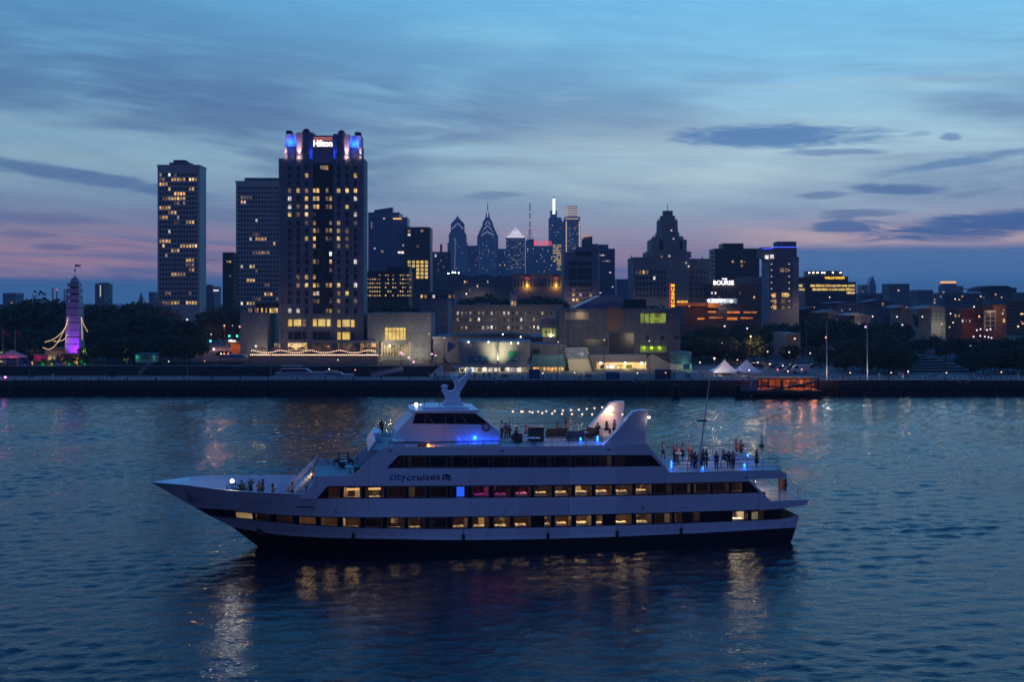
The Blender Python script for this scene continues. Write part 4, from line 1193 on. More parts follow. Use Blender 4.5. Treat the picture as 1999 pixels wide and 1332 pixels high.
def cafe_table(label, px, v, z, r=.5, h=.72, mat=None):
    t = thing('cafe_table', label, 'table', on_boat(px, v, z), 'small round tables on the open decks')
    b = MB(); b.lathe((0, 0, h), [(r, 0), (r, .03), (r * .2, .035)], 16); b.build('tabletop', mat or M_rail, t, True)
    b = MB(); b.lathe((0, 0, 0), [(r * .55, 0), (r * .5, .03), (.04, .06), (.04, h)], 10); b.build('pedestal', M_steel, t, True)
cafe_table('white round table in front of the brown bar counter on the top deck', 1043, -2.9, zw, .62, .55)
cafe_table('round table between the sofas and far fin on the top deck', 1138, .5, zw, .5, .6)
cafe_table('high table lit blue by the standing figure between the fins', 1174, -.5, zw, .35, 1.0)
cafe_table('pale table beside the two seated people on the forward terrace', 672, 1.6, zt, .4)
cafe_table('pale table near the coaming of the forward terrace', 684, -1.2, zt, .45, .6)
cafe_table('small table by the red top on the aft terrace', 1325, .6, za, .35, .95)
cafe_table('small table by the near rail of the aft terrace', 1408, -2.8, za, .35, .7)
def box_thing(name, label, cat, px0, px1, v0, v1, z0, z1, mat, top=None, mtop=None, group=None):
    u0, u1 = sp(px0, 900, (v0 + v1) / 2)[0], sp(px1, 900, (v0 + v1) / 2)[0]
    t = thing(name, label, cat, SW((u0 + u1) / 2, (v0 + v1) / 2, z0), group, TH)
    L, W, H = (u1 - u0) / 2, (v1 - v0) / 2, z1 - z0
    return t, L, W, H
t, L, W, H = box_thing('bar_counter', 'brown bar counter with overhanging top on the open top deck', 'counter', 1033, 1060, -1.2, .2, zw, zw + 1.35, M_wood)
M_rattan = pmat('brown rattan', (.10, .07, .05), .8, .4, 8)
b = MB(); b.box(-L, L, -W, W, .08, H - .06); b.build('body', M_rattan, t, True)
b = MB(); b.box(-L - .08, L + .08, -W - .08, W + .08, H - .06, H); b.build('countertop', M_wood, t, True)
b = MB(); b.box(-L + .05, L - .05, -W + .05, W - .05, 0, .08); b.build('plinth', M_black, t, True)
def sofa(label, px, v, z, rz, L=.95):
    t = thing('lounge_sofa', label, 'sofa', on_boat(px, v, z), 'lounge sofas on the top deck', TH + rz)
    b = MB(); b.box(-L, L, -.4, .4, .12, .34); b.build('base', M_rattan, t, True)
    b = MB(); b.box(-L + .1, L - .1, -.38, .28, .345, .46); b.build('seat_cushion', pmat('charcoal cushion', (.06, .06, .07), .9), t, True)
    b = MB(); b.box(-L, L, .3, .42, .34, .92); b.build('backrest', M_rattan, t, True)
    for s in (-1, 1): b = MB(); b.box(s * L - .06, s * L + .06, -.4, .3, .34, .62); b.build('armrest', M_rattan, t, True)
    for x in (-L + .1, L - .1):
        for y in (-.35, .35): b = MB(); b.box(x - .03, x + .03, y - .03, y + .03, 0, .12); b.build('leg', M_steel, t, True)
sofa('dark rattan sofa behind the white round table', 1012, -1.0, zw, R(80))
sofa('dark rattan sofa holding the figure in tan', 1087, 1.8, zw, R(180), 1.0)
sofa('dark rattan sofa with its back to the far tail fin', 1150, 1.4, zw, R(-70), .9)
sofa('dark rattan sofa nearest the blue floor lights', 1123, -.8, zw, R(180), .8)
def tub_chair(label, px, v, z, rz):
    t = thing('tub_chair', label, 'chair', on_boat(px, v, z), None, TH + rz)
    b = MB(); b.lathe((0, 0, .1), [(.30, 0), (.34, .18), (.33, .32), (.05, .33)], 12); b.build('seat', M_rattan, t, True)
    b = MB(); b.plan([(.36 * math.cos(a), .36 * math.sin(a)) for a in urange(0, math.pi, 8)] + [(.30 * math.cos(a), .30 * math.sin(a)) for a in urange(math.pi, 0, 8)], .4, .75); b.build('backrest', M_rattan, t, True)
    b = MB(); b.lathe((0, 0, 0), [(.2, 0), (.2, .1)], 10); b.build('base', M_steel, t, True)
tub_chair('dark tub chair near the slanted side wall of the forward terrace', 699, -2.2, zt, 2.4)
tub_chair('dark tub chair behind the two seated figures on the forward terrace', 668, 2.6, zt, .6)
# shrub in a planter at the bow
t = thing('planter_shrub', 'dark leafy shrub in a box planter beside the bright bow floodlight', 'plant', on_boat(468, -.6, zb), None, TH)
b = MB(); b.prism([(-.8, 0), (.8, 0), (.9, .5), (-.9, .5)], -.35, .35); b.build('planter', M_wood, t, True)
b = MB(); r8 = random.Random(3)
M_leaf = pmat('dark foliage', (.032, .05, .026), .85, .5, .4)
for _ in range(900):
    p = Vector((r8.gauss(0, .55), r8.gauss(0, .3), .75 + abs(r8.gauss(0, .38)))); s = .09
    a, c = Vector((r8.uniform(-1, 1), r8.uniform(-1, 1), r8.uniform(-1, 1))).normalized() * s, Vector((r8.uniform(-1, 1), r8.uniform(-1, 1), r8.uniform(-1, 1))).normalized() * s
    b.add([p, p + a, p + a + c, p + c], [(0, 1, 2, 3)])
b.build('foliage', M_leaf, t, True)
# blue deck uplights
M_blue = emat('blue lamp', (.03, .25, 1.0), 4.0)
for i, (px, v, z, h, lab) in enumerate([
        (1311.5, -3.0, za, .75, 'tall blue glowing deck light beside the slanted wall of the aft terrace'), (1167, -2.6, zw, .6, 'slim blue glowing light at the feet of the black figure between the fins'),
        (1134, -1.8, zw, .35, 'blue glowing floor light by the sofas'), (1454, -3.4, za, .4, 'blue glowing light beyond the white stair rail on the aft terrace'),
        (1372, -4.3, za, .35, 'blue glowing floor light at the foot of the leaning pole'), (1379, -.5, za + .3, .3, 'small blue glowing light behind the pole group'),
        (1460, .8, za + .4, .3, 'blue glowing light near the stern rail of the aft terrace')]):
    t = thing('deck_light', lab, 'lamp', on_boat(px, v, z), 'blue party lights on the decks')
    b = MB(); b.lathe((0, 0, .05), [(.07, 0), (.09, h * .3), (.09, h * .8), (.03, h)], 10); b.build('bulb', M_blue, t, True)
    b = MB(); b.lathe((0, 0, 0), [(.14, 0), (.14, .05)], 10); b.build('base', M_black, t, True)
    q = on_boat(px, v - .3, z + h * .6); lamp('POINT', q, 20, (.02, .10, 1.0), .1)
for px, v, z, p, c in ((1372, .5, za, 55, (1, .55, .3)), (1335, .5, za, 45, (1, .6, .5)), (1430, 1.0, za, 40, (1, .55, .4)), (1060, 1, zw, 26, (1, .7, .6)), (1120, 1.5, zw, 30, (1, .65, .6))):
    lamp('POINT', on_boat(px, v, z + 2.6), p, c, .12)
# two strings of festoon bulbs
M_bulb = emat('festoon bulb', (1.0, .62, .42), 1.7)
def festoon(label, pts, v0, v1, start, end, r=.095):
    a = on_boat(pts[0][0], v0, 0)
    P3 = []
    for i, (px, py) in enumerate(pts):
        v = v0 + (v1 - v0) * i / (len(pts) - 1); u, z = sp(px, py, v); P3.append(Vector(SW(u, v, z)))
    t = thing('string_light', label, 'string lights', tuple(P3[0]), 'festoon strings over the top deck')
    s, e = Vector(SW(*start)), Vector(SW(*end))
    b = MB(); b.tube([s] + [p + Vector((0, 0, .13)) for p in P3] + [e], .012, 4); b.build('cable', M_steel, t)
    for p in P3:
        b = MB(); b.ball(p, r, 8, 6); b.build('bulb', M_bulb, t)
    for p in P3[1::3]: lamp('POINT', p - Vector((0, 0, .25)), 7, (1, .75, .6), .1)
fz = FIN[4][1]
festoon('bulb string rising to the top of the far tail fin', [(1001.7, 804), (1018, 804), (1034.6, 804), (1051, 804), (1067, 803.6), (1083.5, 803), (1099.5, 802), (1115, 801), (1130.5, 800), (1146, 798.8), (1161, 797.4), (1176, 795.8)], 1.0, 3.6, (sp(931, 806, 1)[0], 1.0, rz0 + .2), (FIN[2][0] + .2, 4.0, fz - .2))
festoon('bulb string sagging towards the near tail fin', [(1021, 804.3), (1040, 805.6), (1059, 806.8), (1078.5, 807.7), (1097.7, 808.5), (1117, 809), (1137, 809.4), (1156.5, 809.6), (1176, 809.7), (1196, 809.7), (1215.5, 809.5)], .4, -3.2, (sp(931, 806, .5)[0], .6, rz0 + .2), (FIN[3][0], -4.4, fz - .4))

# ------------------------------------------------------------------ city builders
W_y = wmat('lit window yellow', (1.0, .70, .20), (1.0, .60, .26), .22, 1.0, .6, 1.1)
W_o = wmat('lit window amber', (1.0, .46, .12), (1.0, .68, .30), .25, 1.1, .6, .7)
W_d = wmat('lit window dim', (.9, .5, .22), (.8, .6, .45), .05, .28, .6, .8)
W_w = wmat('lit window white', (.9, .9, 1.0), (1.0, .85, .7), .3, 1.1, .6, .8)
W_g = wmat('lit window green', (.60, .72, .10), (.72, .76, .20), .22, .45, .6, .5)
W_gold = wmat('lit window gold', (1.0, .62, .13), (1.0, .72, .25), .5, .9, .25, .4)
M_dark = pmat('dark window glass', (.022, .027, .036), .25, .3, .2)
C_conc = pmat('pale concrete', (.50, .46, .41), .85, .12, .1); C_lime = pmat('limestone', (.30, .285, .265), .85, .15, .08, joint=(3.2, 1.6, .07, 0.5))
C_hotel = pmat('hotel precast', (.22, .235, .265), .8, .12, .08, joint=(2.4, 3.2, .06, 0.5)); C_brown = pmat('brown brick', (.15, .10, .085), .9, .25, .2)
C_blue = pmat('blue curtain wall', (.15, .20, .31), .3, .2, .03); C_blued = pmat('deep blue curtain wall', (.09, .12, .23), .28, .2, .02)
C_blk = pmat('dark curtain wall', (.028, .032, .038), .35, .25, .05); C_slate = pmat('slate grey stone', (.15, .16, .185), .8, .15, .08, joint=(3.0, 1.5, .05, 0.5))
C_brick = pmat('red brick', (.15, .065, .048), .9, .25, .3, joint=(1.2, .6, .05, .5)); C_beige = pmat('beige render', (.48, .43, .37), .85, .12, .2); C_teal = pmat('teal metal', (.06, .17, .20), .5, .15, .3)
C_grn = pmat('dark green spandrel', (.035, .05, .048), .4, .2, .1); C_mauve = pmat('mauve precast', (.26, .235, .265), .8, .12, .08, joint=(4.0, 3.2, .07, 0.0))
C_roof = pmat('dark roof felt', (.05, .055, .06), .9, .2, .2)
WM = {}


def win_obj(parent, x, y, z, w, h, mat, name='window', d=.16):
    k = (round(w, 2), round(h, 2), mat.name)
    if k not in WM:
        b = MB(); b.box(-w / 2, w / 2, -d / 2, d / 2, -h / 2, h / 2); me = b.mesh(name); me.materials.append(mat); WM[k] = me
    o = link(name, WM[k], parent); p = wloc(parent); o.location = (x - p[0], y - p[1], z - p[2])
    return o


def grid(parent, px0, px1, py0, py1, Y, cols, rows, lit, wf=.6, hf=.6, dark=M_dark, maxlit=100, name='window'):
    """rows x cols of windows on a front wall at depth Y; lit(r, c) -> material or None"""
    n = 0; db = MB(); nd = 0; tot = cols * rows
    for r in range(rows):
        for c in range(cols):
            px = px0 + (c + .5) * (px1 - px0) / cols; py = py0 + (r + .5) * (py1 - py0) / rows
            w = (px1 - px0) / cols * wf * Y / F; h = (py1 - py0) / rows * hf * Y / F
            m = lit(r, c)
            if m is not None and n < maxlit:
                win_obj(parent, X(px, Y), Y - .05, Z(py, Y), w, h, m, name); n += 1
            elif dark is not None:
                if tot <= 40: win_obj(parent, X(px, Y), Y - .05, Z(py, Y), w, h, dark, name)
                else: db.box(X(px, Y) - w / 2, X(px, Y) + w / 2, Y - .1, Y + .05, Z(py, Y) - h / 2, Z(py, Y) + h / 2); nd += 1
    if nd: tag(db.build(name, dark, parent), kind='stuff')


def bld(name, label, Y, px0, px1, ytop, mat, d=18, ybot=None, cat='building', group=None, roof=True):
    if (px0 + px1) / 2 < CX: px1 = min(px1, max(CX - (CX - px1) * (Y + d) / Y, px0 + .6 * (px1 - px0))) if px1 < CX else px1
    elif px0 > CX: px0 = max(px0, min(CX + (px0 - CX) * (Y + d) / Y, px0 + .4 * (px1 - px0)))
    x0, x1 = X(px0, Y), X(px1, Y); zt = Z(ytop, Y); zb = ground(Y) - .3 if ybot is None else min(Z(ybot, Y), ground(Y) - .3)
    t = thing(name, label, cat, ((x0 + x1) / 2, Y, zb), group)
    b = MB(); b.box(x0, x1, Y, Y + d, zb, zt); b.build('wall', mat, t)
    if roof:
        e = max(.15, (x1 - x0) * .008); b = MB()
        b.box(x0 - e, x1 + e, Y - e, Y + d + e, zt, zt + max(.5, (zt - zb) * .012)); b.build('parapet', mat, t)
    return t


def piece(t, name, px0, px1, ytop, ybot, Y, d, mat):
    b = MB(); b.box(X(px0, Y), X(px1, Y), Y, Y + d, Z(ybot, Y), Z(ytop, Y)); return b.build(name, mat, t)


def silh(t, name, pts, Y, d, mat):
    b = MB(); b.prism([(X(a, Y), Z(c, Y)) for a, c in pts], Y, Y + d); return b.build(name, mat, t)


def bar(t, name, pts, Y, r, mat, n=5):
    b = MB(); b.tube([(X(a, Y), Y, Z(c, Y)) for a, c in pts], r, n); return b.build(name, mat, t)


def runs(spec):
    """{row: [(col, mat), ...]} from {row: 'a-b:m c:m'}"""
    out = {}
    for r, s in spec.items():
        for tok in s.split():
            rng_, m = tok.split(':'); a, _, c = rng_.partition('-')
            for k in range(int(a), int(c or a) + 1): out[(r, k)] = {'y': W_y, 'o': W_o, 'd': W_d, 'w': W_w}[m]
    return lambda r, c: out.get((r, c))


def rnd_lit(seed, p, mats, runs_=False):
    q = random.Random(seed)
    def f(r, c): return q.choice(mats) if q.random() < p else None
    return f


# ------------------------------------------------------------------ the two pale apartment towers
T1 = bld('apartment_tower', 'pale concrete apartment tower with many amber windows standing clear at the left', 601, 308, 403, 326, C_conc, 13, ybot=700)
piece(T1, 'penthouse', 331, 371, 317, 326, 604, 8, C_slate); piece(T1, 'plant_room', 339, 362, 312, 317, 605, 6, C_slate)
grid(T1, 311, 386, 336.2, 596, 601, 13, 28, runs({0: '0:w 3:w 5:d', 1: '4-8:o 10-12:o 0-1:d', 2: '0-2:o', 3: '3:o 10-11:y', 4: '5-8:o', 5: '1-2:d 3-8:y', 6: '5-6:d 8:d', 7: '0-3:o', 8: '3:d 4-5:o', 9: '0:d 1-2:o 6:w',
     10: '5-6:d 9-11:y', 12: '3:w', 14: '0-3:o', 15: '1:o 7-12:o', 16: '4-6:y', 17: '2:w', 18: '9-11:o', 19: '9-11:d', 20: '10:d 11:o', 21: '4-8:y', 25: '2:d 3:o 10:d', 27: '0-3:d 4-6:y 9-12:o'}), .64, .62)
T2 = bld('apartment_tower', 'pale concrete apartment tower with sparse lit windows tucked behind the crowned hotel', 680, 461, 566, 357, C_conc, 14, ybot=690)
piece(T2, 'penthouse', 478, 560, 347, 357, 684, 8, C_slate)
grid(T2, 464, 556, 363, 606, 680, 16, 27, runs({2: '1-4:d', 3: '1:o 2:w', 6: '14-15:y', 7: '6:w', 10: '5-7:d', 11: '4:w 6-9:o', 12: '12:o 15:w', 14: '5-6:d 7-9:o 10:y', 17: '4-5:y 1:w', 18: '6:d', 20: '3-5:o', 21: '9:d 10:d 14:o 15:w',
     22: '14:o', 23: '9-11:o', 24: '13:y 5-7:d', 25: '1:w 3-5:y', 26: '8:d'}), .62, .6)
t = bld('apartment_tower', 'dark vine-edged tower standing between the two pale apartment towers', 640, 435, 466, 495, C_grn, 12, ybot=680)
grid(t, 437, 463, 500, 600, 640, 5, 14, runs({1: '1-2:o', 5: '2:d'}), .6, .5)
t = bld('office_block', 'low dark block with a small white sign right of the tall pale apartment tower', 900, 403, 430, 561, C_slate, 20, ybot=610)
piece(t, 'lit_sign', 417, 427, 566, 568.5, 899, .5, emat('white sign', (.9, .85, 1.0), 1.2))
piece(t, 'stair_tower', 404, 412, 556, 561, 902, 8, C_slate)

# ------------------------------------------------------------------ waterfront hotel with floodlit crown
HY_ = 360
hotel = bld('hotel_tower', 'tall dark hotel tower with a floodlit blue and pink crown and glowing rooftop sign', HY_, 545, 718, 309, C_hotel, 9, ybot=708, cat='hotel', roof=False)
b = MB()
for px in (545, 574, 590, 606, 653, 669, 686, 705):
    b.box(X(px, HY_), X(px + 5.5, HY_), HY_ - .35, HY_ + .1, Z(690, HY_), Z(311, HY_))
tag(b.build('pier_rib', C_hotel, hotel), kind='stuff')
piece(hotel, 'centre_glazing', 612, 650, 318, 612, HY_ - .2, .3, C_grn)
HC = [566, 582.7, 599, 614.6, 621.4, 639.2, 646.2, 661.5, 678, 694.4]
HR = [327.6, 342.6, 357.7, 372, 387.7, 403.6, 418.7, 435.2, 450.4, 465.8, 480.5, 496, 511, 527, 541, 557, 573, 588, 607]
hl = runs({0: '5:o', 1: '2:o 9:o', 3: '0:d 1:y 2:d 3-4:y 5:d 7:y 8:y 9:o', 4: '0:w 2:y 3:o 4:y 5:d 6:y 9:w', 5: '0:w 1:d 2:y 3-4:o 5:d 6:o 8:y', 6: '0:y 1:d 2:y 3:d 9:w', 7: '2:d 3:o 6:d 7:y 9:d', 8: '3:y 4:d 5:d 6:o 7:y 8:d',
         9: '2:y 3:o 5-6:d 7:y 8:d', 10: '3:o 7:d 8:d', 11: '6:w', 12: '3:y 4:d 6:o 9:w', 13: '6:d', 14: '1:d 2:y 3:o', 15: '1:d 2:y 3:o 4:d 5:d 6:o 7:y 9:w', 16: '3:o 4:w 7:d 8:y', 17: '3:d 4:d 6:d 7:y 9:d', 18: '0:w 1:w 5:d 6:y 7:d'})
b = MB()
for r, y in enumerate(HR):
    for c, x in enumerate(HC):
        w = .78 if 3 <= c <= 6 else .98; m = hl(r, c); yy = HY_ - (.3 if 3 <= c <= 6 else .06)
        if m: win_obj(hotel, X(x, HY_), yy, Z(y, HY_), w, 1.32, m)
        else: b.box(X(x, HY_) - w / 2, X(x, HY_) + w / 2, yy - .05, yy + .1, Z(y, HY_) - .78, Z(y, HY_) + .78)
tag(b.build('window', M_dark, hotel), kind='stuff')
win_obj(hotel, X(632, HY_), HY_ - .3, Z(327, HY_), 2.0, 1.2, W_d)
for px0, px1, y0, y1, m in [(564, 571, 624, 637, W_gold), (574.5, 588.5, 624, 636.5, W_gold), (592, 598, 624, 637, W_d), (612, 619, 623.5, 637, W_gold), (622, 636, 623.5, 637, W_gold), (639, 645.5, 624, 637, W_gold), (659.5, 666, 625, 638.5, W_gold), (669.5, 683.5, 624.5, 638, W_gold), (686, 692.5, 625, 638.5, W_gold),
                            (564, 571, 648, 662, M_dark), (574.5, 588.5, 648, 662, M_dark), (592, 598, 648, 662, M_dark), (612, 619, 648, 662, M_dark), (622, 636, 648, 662, M_dark), (639, 645.5, 648, 662, M_dark), (659.5, 666, 649, 663, W_gold), (669.5, 683.5, 649, 663, W_gold), (686, 692.5, 649, 663, M_dark)]:
    win_obj(hotel, X((px0 + px1) / 2, HY_), HY_ - .4, Z((y0 + y1) / 2, HY_), (px1 - px0) * HY_ / F, (y1 - y0) * HY_ / F, m)
# crown
CY = HY_ + .8
piece(hotel, 'crown_base', 557, 706, 285, 309.2, CY, 6, C_hotel)
for x0, x1, yt, yb in [(558, 580, 261, 286), (682, 705, 264, 289)]:
    piece(hotel, 'corner_turret', x0, x1, yt, yb, CY - .25, 6, pmat('pale turret', (.5, .5, .5), .8)); piece(hotel, 'turret_cap', x0 + (1 if x0 < 600 else 11), x1 - (11 if x0 < 600 else 1), yt - 6.5, yt, CY + 1, 3, C_roof)
for x0, x1, yt in [(579, 591, 258), (604, 612.5, 259), (650.5, 659, 261), (673, 682.5, 262)]: piece(hotel, 'crown_pier', x0, x1, yt, 309.2, CY - .5, 5, C_hotel)
for x0, x1, yt in [(591, 603.5, 254), (660, 672.5, 257)]:
    piece(hotel, 'crown_pylon', x0, x1, yt, 309.2, CY - .9, 5, C_slate); b = MB(); b.lathe((X((x0 + x1) / 2, CY), CY + 1.2, Z(yt, CY)), [(1.0, 0), (1.0, .3), (.6, .6), (.1, .75)], 10); b.build('finial', C_roof, hotel)
for x in (556.5, 702): piece(hotel, 'crown_pier', x, x + 5, 286, 309.2, CY - .6, 2, C_hotel)
sg = piece(hotel, 'sign_panel', 611.5, 651, 264, 288, CY - .3, .3, pmat('sign backing', (.35, .30, .34), .7))
M_sign = emat('white sign light', (1.0, .86, .86), 1.9)
o = text('sign_lettering', 'Hilton', 37.5 * CY / F, M_sign, sg, (X(631, CY) - wloc(sg)[0], CY - .45 - wloc(sg)[1], Z(285.5, CY) - wloc(sg)[2]), 12.5 * CY / F, .05, bold=.035)
for y in (268.5, 272): bar(hotel, 'sign_tube', [(613, y), (649, y)], CY - .4, .10, emat('red tube', (1.0, .30, .25), .8))
def up(px, py, pwr, col, dy=1.1, size=.2, ang=70): lamp('SPOT', (X(px, CY), CY - .5 - dy, Z(py, CY)), pwr, col, size, rot=(R(180 - 12), 0, 0), spot=ang, blend=.8)
for px, py in ((559, 308), (585, 309), (677.5, 309), (704, 309)):
    up(px, py, 9000 if px in (585, 677.5) else 3200, (1.0, .52, .42), .75, .15, 34); lamp('POINT', (X(px, CY), CY - 1.0, Z(py - 1.5, CY)), 110 if px in (585, 677.5) else 40, (1.0, .62, .52), .2)
for px in (608, 654): up(px, 309, 1600, (.02, .07, 1.0), .8, .15, 45); lamp('POINT', (X(px, CY), CY - .9, Z(307, CY)), 40, (.01, .07, 1.0), .2)
for px, py in ((569, 286), (693, 289)): lamp('POINT', (X(px, CY), CY - 1.35, Z(py - 8, CY)), 620, (.005, .10, 1.0), .2)
# podium wings and terrace
pod = bld('hotel_podium', 'blank pale hotel wing left of the tower above the string-lit terrace', 356, 470, 548, 613, C_hotel, 20, ybot=708, cat='hotel wing')
piece(pod, 'corner_block', 481, 490, 600, 613, 358, 8, C_hotel)
grid(pod, 485, 543, 601, 612, 356.2, 14, 1, rnd_lit(5, .75, [W_o, W_y, W_d]), .7, .85)
piece(pod, 'rooftop_garden', 500, 540, 592, 601, 360, 8, C_roof)
pod2 = bld('hotel_podium', 'pale hotel wing right of the tower with a tall gold window over a glazed lobby', 356, 718, 850, 614, C_hotel, 20, ybot=708, cat='hotel wing')
w = piece(pod2, 'gallery_window', 752, 793, 640, 664, 355.9, .3, W_gold)
b = MB()
for px in (751.5, 758.5, 766, 773.5, 781, 788, 793): b.box(X(px, 356) - .08, X(px, 356) + .08, 355.75, 355.9, Z(664, 356), Z(640, 356))
b.box(X(752, 356), X(793, 356), 355.75, 355.9, Z(647.5, 356), Z(646.5, 356)); b.build('mullion', C_brown, w)
w = piece(pod2, 'lobby_glazing', 746, 796, 673, 696, 355.9, .3, wmat('lobby glow', (1., .78, .38), (1., .72, .3), .28, .32, .9, .4))
b = MB()
for px in np.arange(746, 797, 5.6): b.box(X(px, 356) - .1, X(px, 356) + .1, 355.7, 355.9, Z(696, 356), Z(673, 356))
b.box(X(746, 356), X(796, 356), 355.7, 355.9, Z(679.5, 356), Z(678.5, 356)); b.build('mullion', C_beige, w)
for px in (744, 798, 715): piece(pod2, 'pilaster', px, px + 4, 668, 704, 355.4, .6, C_beige)
for x0, x1, y0, y1 in ((810, 819, 672, 678), (823, 831, 672, 678), (810, 819, 698, 703), (823, 831, 698, 703)): win_obj(pod2, X((x0 + x1) / 2, 356), 355.9, Z((y0 + y1) / 2, 356), 1.4, .9, C_slate)
lamp('POINT', (X(758, 354), 353, Z(676, 354)), 700, (1, .82, .5), .3); lamp('POINT', (X(815, 354), 351, Z(690, 354)), 900, (1, .85, .55), .3); lamp('POINT', (X(515, 354), 351, Z(682, 354)), 500, (1, .75, .45), .3)
# ground floor restaurant front
for x0, x1, m in ((563, 600, W_o), (611, 648, W_d), (660, 692, W_d), (704, 712, W_o), (714, 722, W_d), (725, 734, W_o), (536, 548, W_d)):
    win_obj(hotel, X((x0 + x1) / 2, 355), 354.8, Z(677, 355), (x1 - x0) * 355 / F, 14 * 355 / F, m, 'restaurant_window')
piece(hotel, 'arcade', 548, 737, 665, 670, 354.9, 1.2, C_hotel)
ter = thing('hotel_terrace', 'raised stone terrace with a planted wall carrying the hotel string lights', 'terrace', (X(612, 340), 340, 3.3))
b = MB(); b.box(X(487, 340), X(738, 340), 339, 354, 3.3, Z(697, 340)); b.build('wall', pmat('terrace stone', (.30, .28, .22), .9, .4, .4), ter)
b = MB(); b.box(X(487, 340), X(738, 340), 338.9, 339.1, Z(697, 340), Z(693.5, 340)); b.build('balustrade', C_brown, ter)
M_tb = emat('terrace bulb', (1.0, .62, .42), 3.2)
def bulbs(label, pts, Y, r, mat, group, cable=True):
    t = thing('string_light', label, 'string lights', (X(pts[0][0], Y), Y, Z(pts[0][1], Y)), group)
    me = None
    b = MB(); b.tube([(X(a, Y), Y, Z(c, Y)) for a, c in pts], .02, 3); b.build('cable', M_steel, t)
    for a, c in pts:
        if me is None: q = MB(); q.ball((0, 0, 0), r, 6, 4); me = q.mesh('bulb'); me.materials.append(mat)
        o = link('bulb', me, t); p = wloc(t); o.location = (X(a, Y) - p[0], Y - p[1], Z(c, Y) - p[2])
    return t
bulbs('straight row of terrace bulbs along the hotel balustrade', [(490 + i * 3.53, 693 + i * .006) for i in range(71)], 338.6, .17, M_tb, 'string lights on the hotel terrace')
sc = [(492 + i * 3.6, 686.5 - 4.2 * abs(math.cos(math.pi * (i * 3.6) / 57)) ** 3 + 2.2) for i in range(68)]
bulbs('scalloped row of terrace bulbs swagged above the hotel balustrade', sc, 341, .14, M_tb, 'string lights on the hotel terrace')
for i, px in enumerate(range(505, 740, 38)):
    lamp('POINT', (X(px, 344), 344, Z(683, 344)), 90, (1, .55, .28), .2)
r9 = random.Random(2)
M_umb = pmat('terrace parasol', (.30, .10, .06), .85, .2, 2)
for i, px in enumerate((512, 540, 567, 590, 612, 640, 668, 690, 714, 730)):
    t = thing('parasol', ['brown parasol at the dark end of the hotel terrace', 'brown parasol in the row on the string-lit hotel terrace'][i > 0], 'parasol', (X(px, 347), 347, Z(697, 340)), 'parasols on the hotel terrace' if i > 0 else None)
    b = MB(); b.lathe((X(px, 347), 347, Z(697, 340)), [(.04, 0), (.04, 2.2)], 6); b.build('pole', M_steel, t)
    b = MB(); b.lathe((X(px, 347), 347, Z(697, 340)), [(1.6, 2.0), (1.55, 2.06), (.8, 2.5), (.06, 2.85)], 8); b.build('canopy', M_umb, t)

# ------------------------------------------------------------------ riverside museum group
MY = 318
mus = bld('museum', 'large grey waterfront museum with gabled glass roof, green lamps and round windows', MY, 1085, 1328, 603, C_slate, 26, ybot=742, cat='museum', roof=False)
silh(mus, 'gable_roof', [(1118, 603), (1172, 577), (1206, 575), (1216, 600), (1212, 603)], MY + 4, 16, C_blue)
piece(mus, 'plant_room', 1219, 1262, 584, 603, MY + 8, 10, C_grn)
silh(mus, 'copper_drum', [(1186, 645), (1186, 601), (1196, 599), (1210, 600), (1216, 606), (1217, 625), (1208, 645)], MY - .5, 4, pmat('copper cladding', (.22, .12, .08), .6, .25, .3))
piece(mus, 'upper_window', 1250, 1301, 612, 631, MY - .12, .2, W_g); piece(mus, 'dark_glazing', 1190, 1238, 650, 692, MY - .12, .2, M_dark); piece(mus, 'dark_glazing', 1132, 1187, 663, 676, MY - .12, .2, M_dark)
b = MB()
for px in (1250, 1258, 1268, 1301): b.box(X(px, MY) - .12, X(px, MY) + .12, MY - .25, MY - .1, Z(631, MY), Z(612, MY))
b.build('mullion', C_slate, mus)
for px, py in ((1263.5, 659.5), (1294, 659.5)):
    b = MB(); c = (X(px, MY), 0, Z(py, MY)); b.prism([(c[0] + .55 * math.cos(a), c[2] + .55 * math.sin(a)) for a in urange(0, 2 * math.pi, 16)[:-1]], MY - .1, MY + .1); b.build('round_window', M_dark, mus)
win_obj(mus, X(1322, MY), MY - .05, Z(659, MY), 1.3, 1.0, M_dark)
piece(mus, 'lamp_shelf', 1250, 1305, 688.5, 691, MY - 1.2, 1.2, C_slate); piece(mus, 'green_panel', 1250, 1302, 676, 688, MY - .14, .2, pmat('lime panel', (.45, .5, .12), .7))
for px in (1257, 1272.5, 1288): lamp('POINT', (X(px, MY), MY - .42, Z(679.5, MY)), 16, (.62, 1.0, .08), .1)
piece(mus, 'side_box', 1057, 1086, 622, 641, MY + 6, 8, C_mauve); piece(mus, 'lit_bay', 1060, 1086, 641, 658, MY + 6.2, 6, W_g)
for px in (1066, 1072, 1078): piece(mus, 'mullion', px, px + 1.4, 641, 658, MY + 6.0, .3, C_slate)
piece(mus, 'loggia', 1103, 1150, 610, 624, MY - .1, .3, pmat('loggia wall', (.42, .36, .30), .8)); lamp('POINT', (X(1133, MY), MY - 1.2, Z(614, MY)), 60, (1, .7, .35), .15)
